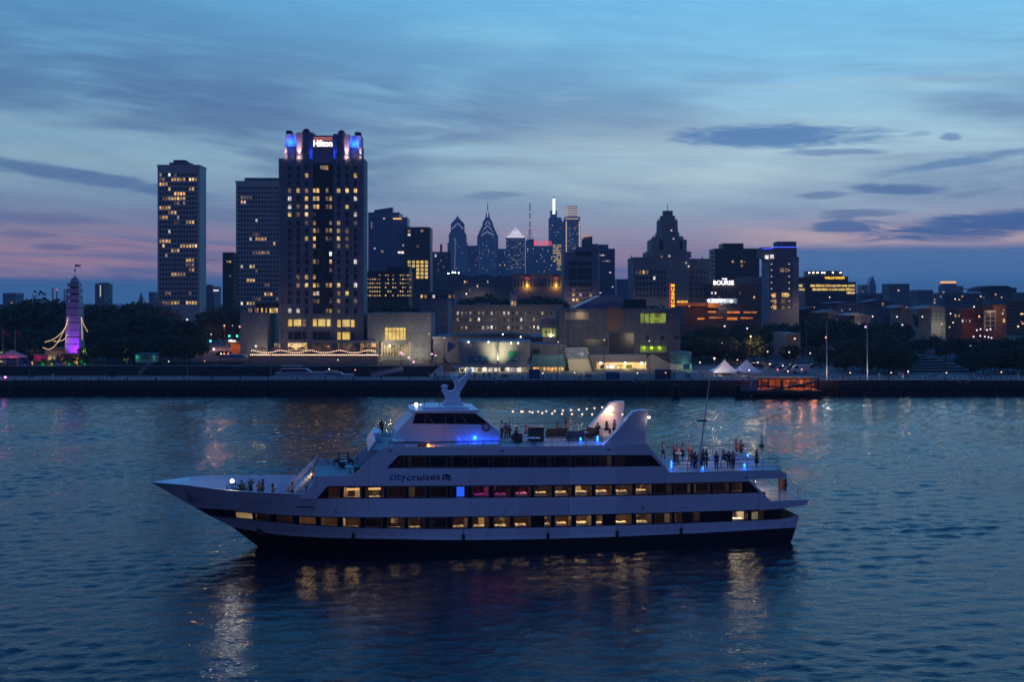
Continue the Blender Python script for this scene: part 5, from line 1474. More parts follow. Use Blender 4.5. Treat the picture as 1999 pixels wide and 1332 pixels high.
# lit ground floor
piece(mus, 'canopy', 1152, 1262, 693, 707, MY - 5, 5, pmat('canopy cladding', (.34, .32, .30), .8))
piece(mus, 'shop_wall', 1166, 1262, 708, 733, MY - .3, .4, pmat('cream shop wall', (.65, .52, .34), .8, .15, .4))
for x0, x1, m in ((1172, 1180, M_dark), (1184, 1200, W_w), (1205, 1215, W_y), (1222, 1234, W_g)): win_obj(mus, X((x0 + x1) / 2, MY), MY - .4, Z(718, MY), (x1 - x0) * MY / F, 12 * MY / F, m, 'shop_window')
piece(mus, 'counter', 1222, 1262, 726, 734, MY - 2.2, 1.5, pmat('timber counter', (.4, .24, .12), .7))
for px, pw_ in ((1173, 420), (1221, 520), (1226, 300), (1253, 520), (1198, 260)): lamp('POINT', (X(px, MY - 3), MY - 3, Z(710, MY - 3)), pw_, (1, .76, .42), .2)
for px in (1173, 1221, 1253): b = MB(); b.ball((X(px, MY - 3.3), MY - 3.3, Z(709.5, MY - 3.3)), .34, 8, 6); b.build('soffit_lamp', emat('soffit lamp', (1., .85, .6), 5.0), mus)
silh(mus, 'sloped_wall', [(1262, 742), (1262, 700), (1276, 692), (1330, 722), (1330, 742)], MY - 4, 4, pmat('sandy concrete', (.42, .38, .32), .85, .15, .3))
piece(mus, 'side_lobby', 1310, 1334, 711, 737, MY - 6, 4, C_beige); lamp('POINT', (X(1322, MY), MY - 9, Z(722, MY)), 160, (1, .85, .5), .3)
b = MB(); cx_, cy_ = X(1331, MY - 6), MY - 4
b.lathe((cx_, cy_, Z(711, MY - 6)), [(3.1, 0), (3.15, 2.9), (3.0, 3.3), (2.2, 3.5)], 20); b.build('drum_canopy', C_teal, mus)
piece(mus, 'drum_column', 1347, 1351, 711, 738, MY - 6, .8, pmat('sea green column', (.25, .5, .4), .7)); lamp('POINT', (X(1343, MY - 8), MY - 9, Z(716, MY - 8)), 160, (.5, 1.0, .8), .2)
# ramped concrete stair with arrow panel
stv = thing('ramped_stair', 'leaning concrete stair block with a circle and arrow panel beside the museum', 'stair tower', (X(1130, 306), 306, 3.3))
silh(stv, 'ramp_body', [(1105, 688), (1104, 680), (1147, 680), (1162, 738), (1115, 738)], 306, 6, pmat('board concrete', (.48, .45, .36), .85, .15, .4))
silh(stv, 'handrail', [(1147, 692), (1151, 692), (1164, 736), (1160, 738)], 305.6, .5, M_steel)
silh(stv, 'sign_panel', [(1106, 700), (1103.5, 681), (1145, 681), (1149.5, 700)], 305.7, .25, pmat('blue grey panel', (.13, .17, .24), .6))
b = MB(); c = (X(1115.5, 305.5), 305.5, Z(691, 305.5)); b.tube([(c[0] + .85 * math.cos(a), c[1], c[2] + .85 * math.sin(a)) for a in urange(0, 6.283, 16)], .14, 4); b.build('circle_mark', pmat('pale sign paint', (.35, .42, .52), .6), stv)
silh(stv, 'arrow_mark', [(1128, 689.5), (1135, 689.5), (1135, 685.5), (1142, 691.5), (1135, 697), (1135, 693), (1128, 693)], 305.4, .2, MATS['pale sign paint'])
lamp('POINT', (X(1135, 302), 301, 5.2), 260, (1, .85, .5), .3)
# grey hall with spotlit facade
hall = bld('exhibition_hall', 'low grey hall with a bright spotlit facade and white glazed doors facing the quay', 304, 896, 1036, 671, pmat('weathered render', (.36, .35, .31), .85, .25, .25, joint=(3.4, 2.6, .04, 0.0)), 20, ybot=742, cat='hall')
piece(hall, 'soffit', 896, 1036, 714, 718, 301.5, 2.6, C_beige)
piece(hall, 'mural_panel', 915, 954, 696, 708, 303.8, .25, pmat('teal mural', (.05, .22, .24), .7, .5, .3)); piece(hall, 'mural_panel', 992, 1010, 686, 707, 303.8, .25, pmat('green mural', (.04, .30, .16), .7, .5, .3))
for px in (936, 1001):
    b = MB()
    for s in (-1, 1): b.prism([(X(px, 303), Z(702, 303)), (X(px + s * 9, 303), Z(698, 303)), (X(px + s * 9, 303), Z(705, 303))], 303.55, 303.7)
    b.build('fish_mark', pmat('pale mural paint', (.3, .5, .5), .7), hall)
piece(hall, 'lamp_post', 971.3, 972.7, 682, 738, 300.8, .25, M_steel)
lamp('SPOT', (X(972, 297), 299.2, Z(700, 300)), 2600, (1, .90, .58), .25, rot=(R(118), 0, 0), spot=105, blend=.9)
for px in np.arange(897, 1010, 11.2):
    win_obj(hall, X(px + 5, 304), 303.9, Z(727, 304), 1.1, 18 * 304 / F, W_w if int(px) % 3 else M_dark, 'door_glazing'); piece(hall, 'door_frame', px, px + 1.6, 717, 738, 303.6, .4, pmat('white frame', (.7, .68, .6), .7))
for px in (902, 911, 921, 934, 946, 975, 992, 1016): lamp('POINT', (X(px, 302.4), 302.2, Z(719.5, 302)), 90, (1, .88, .6), .12)
silh(hall, 'sail_canopy', [(874, 668), (893, 674), (874, 690)], 302, .4, C_blue)
silh(hall, 'side_ramp', [(866, 742), (866, 700), (897, 732), (897, 742)], 305, 3, C_brown)
# restaurant between them
rst = bld('riverside_restaurant', 'narrow restaurant with deep teal awning and warm row of windows between hall and stair', 308, 1036, 1106, 676, C_slate, 18, ybot=742, cat='restaurant')
silh(rst, 'awning', [(1034, 716), (1040, 694), (1100, 694), (1106, 716)], 303, 5, C_teal)
grid(rst, 1040, 1102, 717, 726, 307.8, 9, 1, lambda r, c: W_o, .8, .9)
piece(rst, 'terrace_wall', 1036, 1106, 731, 738, 303.2, .5, C_brown); piece(rst, 'dark_louvre', 1040, 1054, 682, 691, 307.8, .3, M_dark)
for px in (1050, 1072, 1092): lamp('POINT', (X(px, 305), 304.6, Z(719, 305)), 70, (1, .62, .28), .15)
# long loft building behind
loft = bld('loft_building', 'long low stone building with rows of small pale windows behind the exhibition hall', 430, 880, 1100, 598, C_lime, 25, ybot=672)
for row, y in enumerate((611.5, 624, 640)):
    q = random.Random(row + 40)
    grid(loft, 890, 1080, y - 4, y + 4, 430, 23, 1, lambda r, c: q.choice([W_w, W_d, W_d, W_w]) if q.random() < .55 else None, .40, .75)
lt = piece(loft, 'roof_block', 928, 955, 591, 598, 434, 10, C_lime)
b = MB(); cx_ = X(1003, 428)
b.box(cx_ - 1.4, cx_ + 1.4, 427, 430, Z(600, 428), Z(574, 428)); cup = b.build('cupola', C_beige, loft)
b = MB(); b.lathe((cx_, 428.5, Z(574, 428)), [(2.0, 0), (1.7, .2), (1.1, .9), (.4, 1.3), (.1, 2.4)], 8); b.build('spire', C_slate, cup)
for dx in (-.5, .5): b = MB(); b.box(cx_ + dx - .28, cx_ + dx + .28, 426.9, 427.1, Z(596, 428), Z(588, 428)); b.build('lit_louvre', W_o, cup)
t = bld('mixed_block', 'grey block with dark flat roof just right of the hotel wing', 400, 820, 882, 590, C_hotel, 25, ybot=690)
piece(t, 'roof_block', 850, 872, 583, 590, 404, 10, C_slate)
for x, y in ((886, 613), (866, 600)): win_obj(t, X(x - 20, 400), 399.9, Z(y + 10, 400), 1.0, 1.2, M_dark)
t = bld('market_shed', 'low dark shed roof between the loft building and exhibition hall', 345, 846, 1060, 661, C_slate, 30, ybot=720)
silh(t, 'shed_roof', [(846, 661), (900, 655), (1000, 652), (1060, 661)], 346, 26, C_roof)
for i, (px, py) in enumerate(((915, 668), (954, 668), (998, 670), (1012, 670), (982, 653), (1017, 658))):
    b = MB(); b.ball((X(px, 303 if py > 660 else 344), 303 if py > 660 else 344, Z(py, 303 if py > 660 else 344)), .16, 6, 4); o = b.build('roof_lamp', M_wlamp, hall if py > 660 else t)

# rooftop plant and small clutter on the waterfront roofs
qq = random.Random(31)
for par, px0, px1, py, Y in ((mus, 1095, 1180, 603, MY + 6), (mus, 1265, 1325, 603, MY + 4), (hall, 900, 1030, 671, 308), (pod2, 722, 846, 614, 360), (rst, 1040, 1100, 676, 312), (loft, 890, 1090, 598, 436)):
    for k in range(6):
        px = qq.uniform(px0, px1); w_ = qq.uniform(2, 7); h = qq.uniform(1.5, 5)
        piece(par, qq.choice(['roof_unit', 'vent_stack', 'roof_hatch']), px, px + w_, py - h, py + .5, Y + qq.uniform(0, 4), qq.uniform(1, 3), qq.choice([C_roof, M_grey, C_slate]))
for px in range(1108, 1320, 14): piece(mus, 'panel_joint', px, px + .5, 604, 692, MY - .06, .1, C_roof)
for px in (1096, 1112, 1240, 1310): piece(mus, 'downpipe', px, px + .9, 604, 735, MY - .3, .25, M_grey)
for x0, x1 in ((1135, 1143), (1318, 1326)): piece(mus, 'service_door', x0, x1, 722, 740, MY - .15, .2, M_grey)

# ------------------------------------------------------------------ middle distance
t = bld('glass_tower', 'blue glass tower with a raking roof blade right of the hotel', 900, 719, 787, 417, C_blue, 30, ybot=600)
silh(t, 'roof_blade', [(730, 417), (731, 410), (767, 404.5), (767, 417)], 905, 8, C_blued); piece(t, 'side_slab', 768, 796, 424, 600, 901, 20, C_blue); piece(t, 'rear_slab', 780, 796, 440, 600, 890, 10, C_blued)
grid(t, 721, 766, 424, 530, 900, 10, 20, rnd_lit(3, .02, [W_d, W_w]), .7, .5, C_blued); piece(t, 'roof_sign', 768, 784, 425.5, 428, 899.5, .5, emat('amber roof lights', (1., .5, .15), 1.3))
win_obj(t, X(747, 900), 899.8, Z(491, 900), 2, 2, W_d); win_obj(t, X(790, 890), 889.8, Z(479, 890), 3.0, 1.5, emat('teal light', (.5, .9, .8), .5)); win_obj(t, X(785, 890), 889.8, Z(493, 890), 6.5, 1.8, W_w)
bar(t, 'light_strip', [(726, 433), (726, 446)], 899.6, .3, emat('dim strip', (.6, .6, .8), .35))
t = bld('office_tower', 'near-black office tower with a block of gold windows at its lower right', 850, 789, 845, 446, C_grn, 26, ybot=600)
piece(t, 'plant_room', 792, 836, 443, 446, 853, 12, C_grn)
grid(t, 795, 837, 447, 507, 849.9, 5, 8, runs({0: '0:d 3:o', 1: '0:w', 4: '2:d'}), .6, .6)
grid(t, 795, 837, 508, 545, 849.9, 5, 5, lambda r, c: W_gold if (c > 1 or r < 2) else None, .68, .72)
t = bld('office_block', 'low dark office with six rows of small yellow windows beside the hotel', 560, 715, 806, 531, C_blk, 22, ybot=640)
piece(t, 'roof_block', 755, 800, 520, 531, 564, 10, C_blk)
q1 = random.Random(9)
grid(t, 716, 744, 533.5, 581, 559.9, 6, 6, lambda r, c: W_y if (r > 0 or c == 5) and q1.random() < .9 else None, .5, .32)
grid(t, 751, 804, 533.5, 581, 559.9, 11, 6, lambda r, c: W_y if q1.random() < (.85 if c > 6 else .5) else None, .5, .32)
t = bld('office_block', 'small stone block with a thin chimney below the twin blue spires', 1100, 845, 884, 493, C_slate, 25, ybot=600)
piece(t, 'chimney', 859.5, 863.5, 477, 493, 1105, 4, C_slate); win_obj(t, X(851, 1100), 1099.8, Z(499, 1100), 2, 3, W_w)
grid(t, 848, 880, 500, 530, 1099.9, 6, 5, rnd_lit(8, .1, [W_d]), .5, .5)
t = bld('civic_building', 'long low classical building with two amber uplit columns below the skyline', 900, 1000, 1098, 536, C_slate, 25, ybot=600)
grid(t, 1004, 1094, 545, 560, 899.9, 15, 1, lambda r, c: None, .42, .95)
for px in (1029.5, 1086):
    piece(t, 'column', px - 2, px + 2, 543, 561, 899.2, .8, C_lime); lamp('POINT', (X(px, 898), 897.6, Z(559, 898)), 2200, (1, .42, .05), .4)
    piece(t, 'column_cap', px - 4, px + 4, 541, 545.5, 899.0, 1, emat('red glowing cap', (.5, .08, .03), .7))  # the column cap itself is given a red glow
t = bld('civic_building', 'dark terrace of offices with one amber lit floor under the twin blue spires', 820, 846, 1001, 541, C_slate, 25, ybot=610)
grid(t, 850, 1000, 546, 580, 819.9, 30, 4, lambda r, c: {(0, 11): W_o, (0, 12): W_o, (0, 20): W_w, (1, 16): W_o, (2, 13): W_d, (3, 1): W_o, (3, 4): W_y}.get((r, c)), .4, .5)
piece(t, 'roof_block', 880, 910, 535, 541, 825, 10, C_slate); piece(t, 'roof_block', 930, 960, 536, 541, 825, 10, C_slate)
for px, py in ((876, 532), (884, 530), (889, 530), (896, 531)): b = MB(); b.ball((X(px, 830), 830, Z(py + 2, 830)), .5, 6, 4); b.build('roof_lamp', M_wlamp, t)
t = bld('office_block', 'low flat-roofed block with a dim lit strip left of the loft building', 520, 806, 892, 571, C_slate, 22, ybot=640)
grid(t, 812, 890, 574, 584, 519.9, 10, 1, runs({0: '1:y 2:y 4:w 8:o 9:d'}), .5, .6)
t = bld('modern_building', 'mauve modern building with wide dark strip windows below the gold-lit skyscraper', 650, 1098, 1168, 494, C_mauve, 25, ybot=640)
silh(t, 'raised_corner', [(1118, 494), (1128, 482), (1168, 482), (1168, 494)], 650.2, 24, C_mauve)
for i, (y0, y1) in enumerate(((510, 519), (523, 535), (537, 547), (551, 560))):
    piece(t, 'strip_window', 1111, 1127, y0, y1, 649.8, .3, M_dark); piece(t, 'strip_window', 1129, 1156, y0, y1, 649.8, .3, M_dark)
piece(t, 'top_window', 1124, 1155, 491, 500, 649.8, .3, M_dark)
grid(t, 1110, 1157, 562, 590, 649.8, 7, 3, runs({0: '1:d', 1: '1:o 3:w 6:y', 2: '1:o 2:o'}), .6, .5)
t = bld('office_tower', 'stone tower with an orange-edged top behind the mauve modern building', 1000, 1136, 1168, 478, C_slate, 20, ybot=600)
silh(t, 'stepped_top', [(1137, 478), (1138, 466), (1140, 462), (1157, 460), (1157, 478)], 1002, 14, C_slate)
bar(t, 'light_strip', [(1138.5, 466), (1141, 462.2), (1157, 460.2)], 1001.5, .35, emat('orange strip', (1., .45, .18), .8))
t = bld('office_tower', 'dark glass tower right of the mauve modern building', 950, 1168, 1201, 487, C_blued, 20, ybot=600)
piece(t, 'upper_block', 1168, 1188, 477.5, 487, 952, 15, C_blued)
grid(t, 1170, 1199, 490, 580, 949.9, 6, 16, runs({1: '0:w 1:w 2:d', 3: '1:d 2:o 3:o 4:d', 7: '4:w', 12: '5:w', 14: '0:w'}), .7, .4)
# custom house with stepped tower
ch = bld('custom_house', 'broad stone custom house with a tall stepped wedding-cake tower', 620, 1226, 1346, 504, C_lime, 30, ybot=640, cat='public building')
for x0, x1, yt, yb in ((1260, 1345.5, 493, 504), (1268, 1337.5, 469, 493), (1275, 1331.5, 463, 469), (1282, 1324.5, 455, 463), (1284.6, 1321.7, 431, 455), (1290, 1317, 422, 431), (1295, 1313, 412, 422)):
    w_ = (x1 - x0) * 620 / F; w_ *= 637 / 620; cx_ = X((x0 + x1) / 2, 637); cu = w_ * .16
    b = MB(); b.plan([(cx_ - w_ / 2, 636 - w_ / 2 + cu + 1), (cx_ - w_ / 2 + cu, 637 - w_ / 2), (cx_ + w_ / 2 - cu, 637 - w_ / 2), (cx_ + w_ / 2, 637 - w_ / 2 + cu), (cx_ + w_ / 2, 637 + w_ / 2), (cx_ - w_ / 2, 637 + w_ / 2)], Z(yb, 637), Z(yt, 637)); b.build('tower_tier', C_lime, ch)
for px, yt, yb in ((1285.5, 427, 434), (1320.5, 427, 434), (1283, 448, 458), (1323.5, 448, 458), (1276, 460, 465), (1330.5, 460, 465), (1269, 468, 473), (1336, 468, 473), (1261.5, 490, 496), (1344, 490, 496), (1233, 499, 506), (1372, 501, 507)):
    piece(ch, 'pinnacle', px - .8, px + .8, yt, yb + 1, 637 if yt < 480 else 622, 1, C_lime)
bar(ch, 'flagpole', [(1303.6, 412), (1303.6, 399)], 636, .18, M_steel)
piece(ch, 'side_wing', 1346, 1386, 505, 640, 624, 20, C_lime); piece(ch, 'recess', 1288, 1295, 470, 488, 620.4, .4, M_dark); piece(ch, 'recess', 1327, 1333, 470, 488, 620.4, .4, M_dark)
grid(ch, 1240, 1302, 526, 582, 619.9, 9, 5, runs({0: '0:d 1:y 2:y 3:d', 1: '5:w'}), .5, .6); grid(ch, 1347, 1384, 526, 582, 623.9, 7, 5, lambda r, c: None, .45, .6)
for px, py in ((1292, 501), (1307, 500), (1340, 513), (1315, 466), (1311, 450), (1345, 520)): win_obj(ch, X(px, 619), 619.4 if py > 504 else 618.5, Z(py, 619), .9, 1.0, W_w)
t = bld('office_block', 'twin-topped dark office block with two yellow windows right of the custom house', 760, 1385, 1483, 487, C_grn, 22, ybot=600)
piece(t, 'upper_block', 1412, 1452, 475, 487, 764, 16, C_grn)
grid(t, 1388, 1480, 490, 540, 759.9, 16, 6, runs({2: '7:y 10:y 11:d', 3: '10:o'}), .7, .5, C_blk)
t = bld('bank_exchange', 'low exchange building under a glowing white rooftop name sign', 600, 1376, 1492, 556, C_brown, 24, ybot=640)
piece(t, 'upper_block', 1445, 1490, 540, 556, 604, 14, C_slate)
grid(t, 1380, 1490, 560, 585, 599.9, 16, 3, runs({1: '1:w 2:w 9:d', 2: '13:y 3:d'}), .4, .5)
sg = thing('rooftop_sign', 'glowing white two-line sign standing on the low exchange roof', 'sign', (X(1413, 598), 598, Z(556, 598)))
text('lettering', 'BOURSE', 40 * 598 / F, emat('white sign bright', (1., .95, 1.), 2.2), sg, (0, 0, 0), 8.5 * 598 / F, .1, bold=.02)
text('lettering', 'THE', 10 * 598 / F, MATS['white sign bright'], sg, (.5, 0, 9.4 * 598 / F), 3.6 * 598 / F, .1, bold=.02)
b = MB(); b.box(X(1394, 598), X(1433, 598), 598.3, 598.45, Z(556.3, 598), Z(555.6, 598)); b.build('frame', M_steel, sg)
t = bld('apartment_building', 'pale corner apartment building edged by a blue neon line with lit balconies', 520, 1487, 1560, 504, C_mauve, 16, ybot=620)
piece(t, 'upper_block', 1489, 1556, 483, 504, 521, 12, C_slate); piece(t, 'roof_block', 1518, 1555, 471.5, 483, 523, 8, C_slate)
bar(t, 'neon_line', [(1489, 485.5), (1505, 485.5), (1512, 482.5), (1556, 482.5)], 520.8, .16, emat('blue neon', (.06, .10, 1.0), 2.0))
piece(t, 'balcony_recess', 1505, 1547, 506, 603, 519.9, .3, C_slate)
for i in range(8):
    y = 515.5 + i * 12.1
    for px in (1507, 1541.5):
        b = MB(); b.box(X(px - 2.2, 519), X(px + 2.8, 519), 519.2, 519.9, Z(y + 3.5, 519), Z(y + 2.8, 519)); bl = b.build('balcony', C_mauve, t); b = MB(); b.ball((X(px, 519), 519.3, Z(y, 519)), .21, 6, 4); b.build('balcony_lamp', emat('balcony lamp', (1., .72, .5), 1.6), bl)
for px, py, m in ((1512, 577, W_o), (1531, 576, W_o), (1537, 576, W_y), (1513, 589, W_o), (1530, 600, W_d), (1513, 600, W_o), (1537, 527, W_d), (1528, 527, W_d), (1498, 502, W_w), (1508, 501, W_w), (1530, 588, W_d), (1537, 600, W_d)): win_obj(t, X(px, 519), 519.6, Z(py, 519), 1.7, 1.9, m)
t = bld('bank_building', 'stepped dark bank building with two gold window bands and a glowing yellow name', 760, 1556, 1671, 552, C_blk, 22, ybot=600)
piece(t, 'upper_block', 1580, 1656, 540, 552, 762, 18, C_blk); piece(t, 'top_block', 1580, 1645, 529, 540, 764, 14, C_blk); piece(t, 'side_block', 1556, 1580, 541, 552, 763, 14, C_blk)
for y0, y1, x0 in ((555.5, 560, 1560), (562.5, 567.5, 1560)):
    q2 = random.Random(int(y0)); px = x0
    while px < 1668:
        w_ = q2.uniform(5, 14)
        if not 1566 < px < 1576: piece(t, 'window', px, min(px + w_, 1669), y0 + q2.uniform(0, 1), y1, 759.8, .3, W_gold)
        px += w_ + q2.uniform(.8, 2)
piece(t, 'window', 1653, 1669, 569.5, 574, 759.8, .3, W_o)
for px in (1580.5, 1588.5, 1596.5, 1605, 1610, 1626.5, 1641.5): b = MB(); b.ball((X(px, 763), 763, Z(532.5, 763)), .42, 6, 4); b.build('roof_lamp', M_wlamp, t)
text('sign_lettering', 'WELLS FARGO', 39 * 759 / F, emat('yellow sign', (1., .56, .03), 1.6), t, (X(1632, 759) - wloc(t)[0], 761.4 - wloc(t)[1], Z(544.5, 759) - wloc(t)[2]), 4.6 * 759 / F, .1, bold=.03)
# museum blade sign on an amber-lit low roof
mk = bld('low_parking_deck', 'low dark parking deck glowing amber between its floors behind the riverside trees', 480, 1318, 1484, 596, C_brown, 30, ybot=640)
for x0, x1, y0, y1 in ((1382, 1398, 607.5, 610.5), (1420, 1445, 608, 612), (1452, 1478, 608.5, 611.5), (1362, 1376, 621, 624), (1385, 1412, 619, 622), (1420, 1440, 620, 625), (1446, 1470, 620, 622.5)):
    piece(mk, 'lit_opening', x0, x1, y0, y1, 479.8, .3, wmat('sodium glow', (1., .25, .04), (1., .33, .08), .3, .75, .5, .3))
piece(mk, 'roof_band', 1318, 1382, 591.5, 598, 478, 1.5, pmat('rust band', (.4, .2, .1), .8)); piece(mk, 'ticket_hall', 1382, 1405, 592, 601, 477, 3, pmat('ochre wall', (.6, .38, .12), .8))
for px, p in ((1330, 130), (1350, 120), (1372, 130), (1393, 300)): lamp('POINT', (X(px, 474), 474.3, Z(594, 474)), p, (1, .36, .06), .3)
piece(mk, 'rear_hall', 1384, 1440, 583, 592, 482, 8, pmat('pale shed', (.6, .6, .65), .8))
for px, py in ((1384, 587), (1394, 587), (1408, 588.5), (1428.5, 588.5)): b = MB(); b.ball((X(px, 480), 480.5, Z(py, 480)), .5, 8, 6); b.build('floodlight', emat('flood white', (.9, .95, 1.0), 6.0), mk)
lamp('POINT', (X(1408, 479), 479, Z(587, 479)), 900, (.9, .95, 1), .4)
o = text('lit_lettering', 'MUSEUM', 20 * 477 / F, emat('amber sign', (1., .52, .04), 1.5), mk, (X(1333, 477) - wloc(mk)[0], 477.5 - wloc(mk)[1], Z(591, 477) - wloc(mk)[2]), 4 * 477 / F, .05, bold=.03)
sg = thing('blade_sign', 'tall vertical amber blade sign spelling museum with a red edge', 'sign', (X(1314, 470), 470, Z(640, 470)))
b = MB(); b.box(-1.05, 1.05, 0, .6, 0, Z(552, 470) - Z(640, 470)); b.build('panel', pmat('sign red', (.35, .06, .03), .6), sg, True)
b = MB(); b.box(-1.25, -1.08, -.05, .5, Z(601, 470) - Z(640, 470), Z(553, 470) - Z(640, 470)); b.build('neon_edge', emat('red neon', (1., .06, .12), 1.0), sg, True)
for i, c in enumerate('MUSEUM'): text('letter', c, 6.0 * 470 / F, emat('amber letter', (1., .50, .03), 1.8), sg, (0, -.1, Z(560.3 + i * 7.9, 470) - Z(640, 470)), 6.0 * 470 / F, .05, bold=.03)

# ------------------------------------------------------------------ distant downtown towers
M_line = emat('white-blue light line', (.62, .68, 1.0), .75)
D = 2900
W_p = wmat('far office window', (.80, .66, .72), (.66, .66, .85), .18, .7, .4, .1)
def stower(name_label, pts, Y, d, mat, seed, box, cols, rows, p, mats=(W_p, W_p, W_d)):
    t = thing('skyscraper', name_label, 'skyscraper', (X(box[0], Y), Y, 8)); silh(t, 'tower', pts, Y, d, mat)
    if cols: grid(t, *box, Y - .3, cols, rows, rnd_lit(seed, p, list(mats)), .55, .4, C_blued if mat is not C_blued else C_blue, 70)
    return t
def mirror(pts, cx_): return pts + [(2 * cx_ - a, c) for a, c in pts[::-1]]
t = stower('blue chevron-topped skyscraper with a short spire, left of its taller twin', mirror([(876.5, 590), (876.5, 458), (880.5, 452), (880.5, 437), (892, 424.5), (893.3, 420)], 893.6), D, 45, C_blued, 21, (878, 909, 462, 530), 8, 16, .05)
bar(t, 'light_line', [(883, 447), (894, 435.5), (904.5, 447)], D - 1, .7, M_line); bar(t, 'light_line', [(889.5, 465), (888, 530)], D - 1, 1.5, emat('painted glass reflection', (.35, .3, .4), .3))  # second bar: a glass reflection painted as its own glow, no lamp
piece(t, 'shoulder', 874, 881, 474, 590, D + 5, 30, C_blued); piece(t, 'shoulder', 907, 913, 474, 590, D + 5, 30, C_blued)
t = stower('tallest blue chevron skyscraper ending in a long needle spire', mirror([(932, 590), (932, 461), (937, 452), (938.5, 447), (942, 440), (943, 433), (947.5, 427), (949, 419), (951.5, 411), (952.2, 394)], 952.5), D + 60, 45, C_blued, 22, (934, 971, 450, 530), 10, 20, .13)
for a, c in ((945, 440), (940, 452), (947, 431)): bar(t, 'light_line', [(a, c + 8), (952.5, c), (1905 - a, c + 8)], D + 58, .7, M_line)
bar(t, 'lit_spire', [(952.5, 411), (952.5, 424)], D + 58, 1.6, emat('spire glow', (.8, .7, .9), .6))
t = bld('office_tower', 'dark mid-rise tower wedged between the twin chevron skyscrapers', 2300, 912, 936, 481, C_blued, 30, ybot=590); grid(t, 914, 934, 486, 530, 2299, 6, 9, rnd_lit(4, .10, [W_p, W_d]), .5, .5)
t = bld('office_tower', 'dark blue mid-rise tower right of the needle-spired skyscraper', 2300, 970, 989, 487, C_blued, 30, ybot=590); grid(t, 972, 987, 490, 535, 2299, 5, 9, rnd_lit(6, .16, [W_o, W_d, W_p]), .5, .5)
t = stower('skyscraper topped by a glowing white pyramid', [(988.5, 590), (988.5, 463.5), (1025.5, 463.5), (1025.5, 590)], D - 200, 45, C_blued, 23, (989.5, 1025, 467, 533), 10, 22, .33, (W_d, W_p, W_p, W_o))
b = MB(); cx_, Yp = X(1007, D - 200), D - 178; b.lathe((cx_, Yp, Z(463, D - 200)), [(28, 0), (25, 4), (.5, 27)], 4, R(45)); b.build('lit_pyramid', wmat('pyramid glow', (.85, .82, 1.0), (.88, .82, .95), .75, .85, .3, .05), t)
bar(t, 'light_line', [(990, 462.5), (1024, 462.5)], D - 204, 2.0, emat('white cornice', (.9, .82, .9), 1.0))
t = thing('skyscraper', 'dark slab skyscraper with red roof letters and a tall lattice mast', 'skyscraper', (X(1055, 2500), 2500, 8))
silh(t, 'tower', [(1027, 590), (1027, 470), (1031, 467), (1043, 467), (1043, 480), (1080, 480), (1080, 590)], 2500, 40, C_blued)
grid(t, 1029, 1079, 484, 532, 2499, 14, 12, rnd_lit(31, .13, [W_w, W_w, W_d]), .4, .4, C_blk, 60)
for i, c in enumerate('PSFS'): text('roof_letter', c, 6.2 * 2500 / F, emat('red letters', (1., .03, .07), 1.5), t, (X(1045.5 + i * 9.6, 2500) - wloc(t)[0], -2, Z(479, 2500) - wloc(t)[2]), 8.6 * 2500 / F, .5, bold=.02)
bar(t, 'mast', [(1035, 467), (1035, 393)], 2510, 1.1, pmat('mast steel', (.3, .16, .16), .6)); bar(t, 'mast_leg', [(1030.5, 467), (1035, 440)], 2508, .5, M_steel); bar(t, 'mast_leg', [(1040, 467), (1035, 440)], 2508, .5, M_steel)
for y in (393.5, 414, 429, 446): b = MB(); b.ball((X(1035, 2507), 2507, Z(y, 2507)), 1.5, 6, 4); b.build('beacon', emat('beacon', (1., .4, .45), 1.2), t)
t = thing('skyscraper', 'slim dark skyscraper crowned by a bright white vertical light blade', 'skyscraper', (X(1085, 3000), 3000, 8))
silh(t, 'tower', [(1072, 590), (1072, 426), (1075, 424), (1075, 411), (1088, 411), (1088, 424), (1097, 425), (1097, 590)], 3000, 45, C_blued)
piece(t, 'light_blade', 1079, 1084.5, 387, 418, 2998, 3, emat('white blade', (.88, .93, 1.0), 1.6)); piece(t, 'blade_cap', 1079.5, 1084, 384.5, 387, 2999, 3, C_blued)
grid(t, 1073, 1096, 428, 475, 2999, 6, 14, rnd_lit(33, .12, [W_d, W_p]), .6, .4, C_blue); grid(t, 1079, 1096, 477, 528, 2999, 6, 16, lambda r, c: W_gold if rng.random() < .8 and not (r > 10 and c < 3) else None, .75, .6, None)
t = thing('skyscraper', 'broad glass skyscraper edged in orange light with a pale glowing top', 'skyscraper', (X(1117, 2950), 2950, 8))
silh(t, 'tower', [(1102, 590), (1102, 425), (1104, 423), (1132, 423), (1133, 425), (1133, 590)], 2950, 45, C_blued); piece(t, 'side_wall', 1097, 1102, 432, 590, 2955, 30, C_blue)
piece(t, 'glowing_top', 1104, 1128.5, 401, 423, 2952, 30, wmat('crown glass', (.55, .48, .46), (.52, .48, .48), .7, .8, .3, .03))
b = MB()
for y in np.arange(402.5, 423, 3.2): b.box(X(1110, 2950), X(1127.5, 2950), 2951, 2952, Z(y + 1.1, 2950), Z(y, 2950))
tag(b.build('louvre', C_slate, t), kind='stuff')
M_or = emat('orange edge light', (1., .62, .32), 1.1)
for pts in ([(1104, 427), (1130, 427)], [(1106, 432), (1106, 495)], [(1131.5, 432), (1131.5, 520)], [(1104, 500), (1128, 500)]): bar(t, 'edge_light', pts, 2948, .9 if pts[0][1] != 500 else 2.0, M_or)
grid(t, 1108, 1131, 434, 497, 2949, 7, 18, rnd_lit(35, .4, [W_o, W_d, W_p]), .5, .4, C_blue, 70)
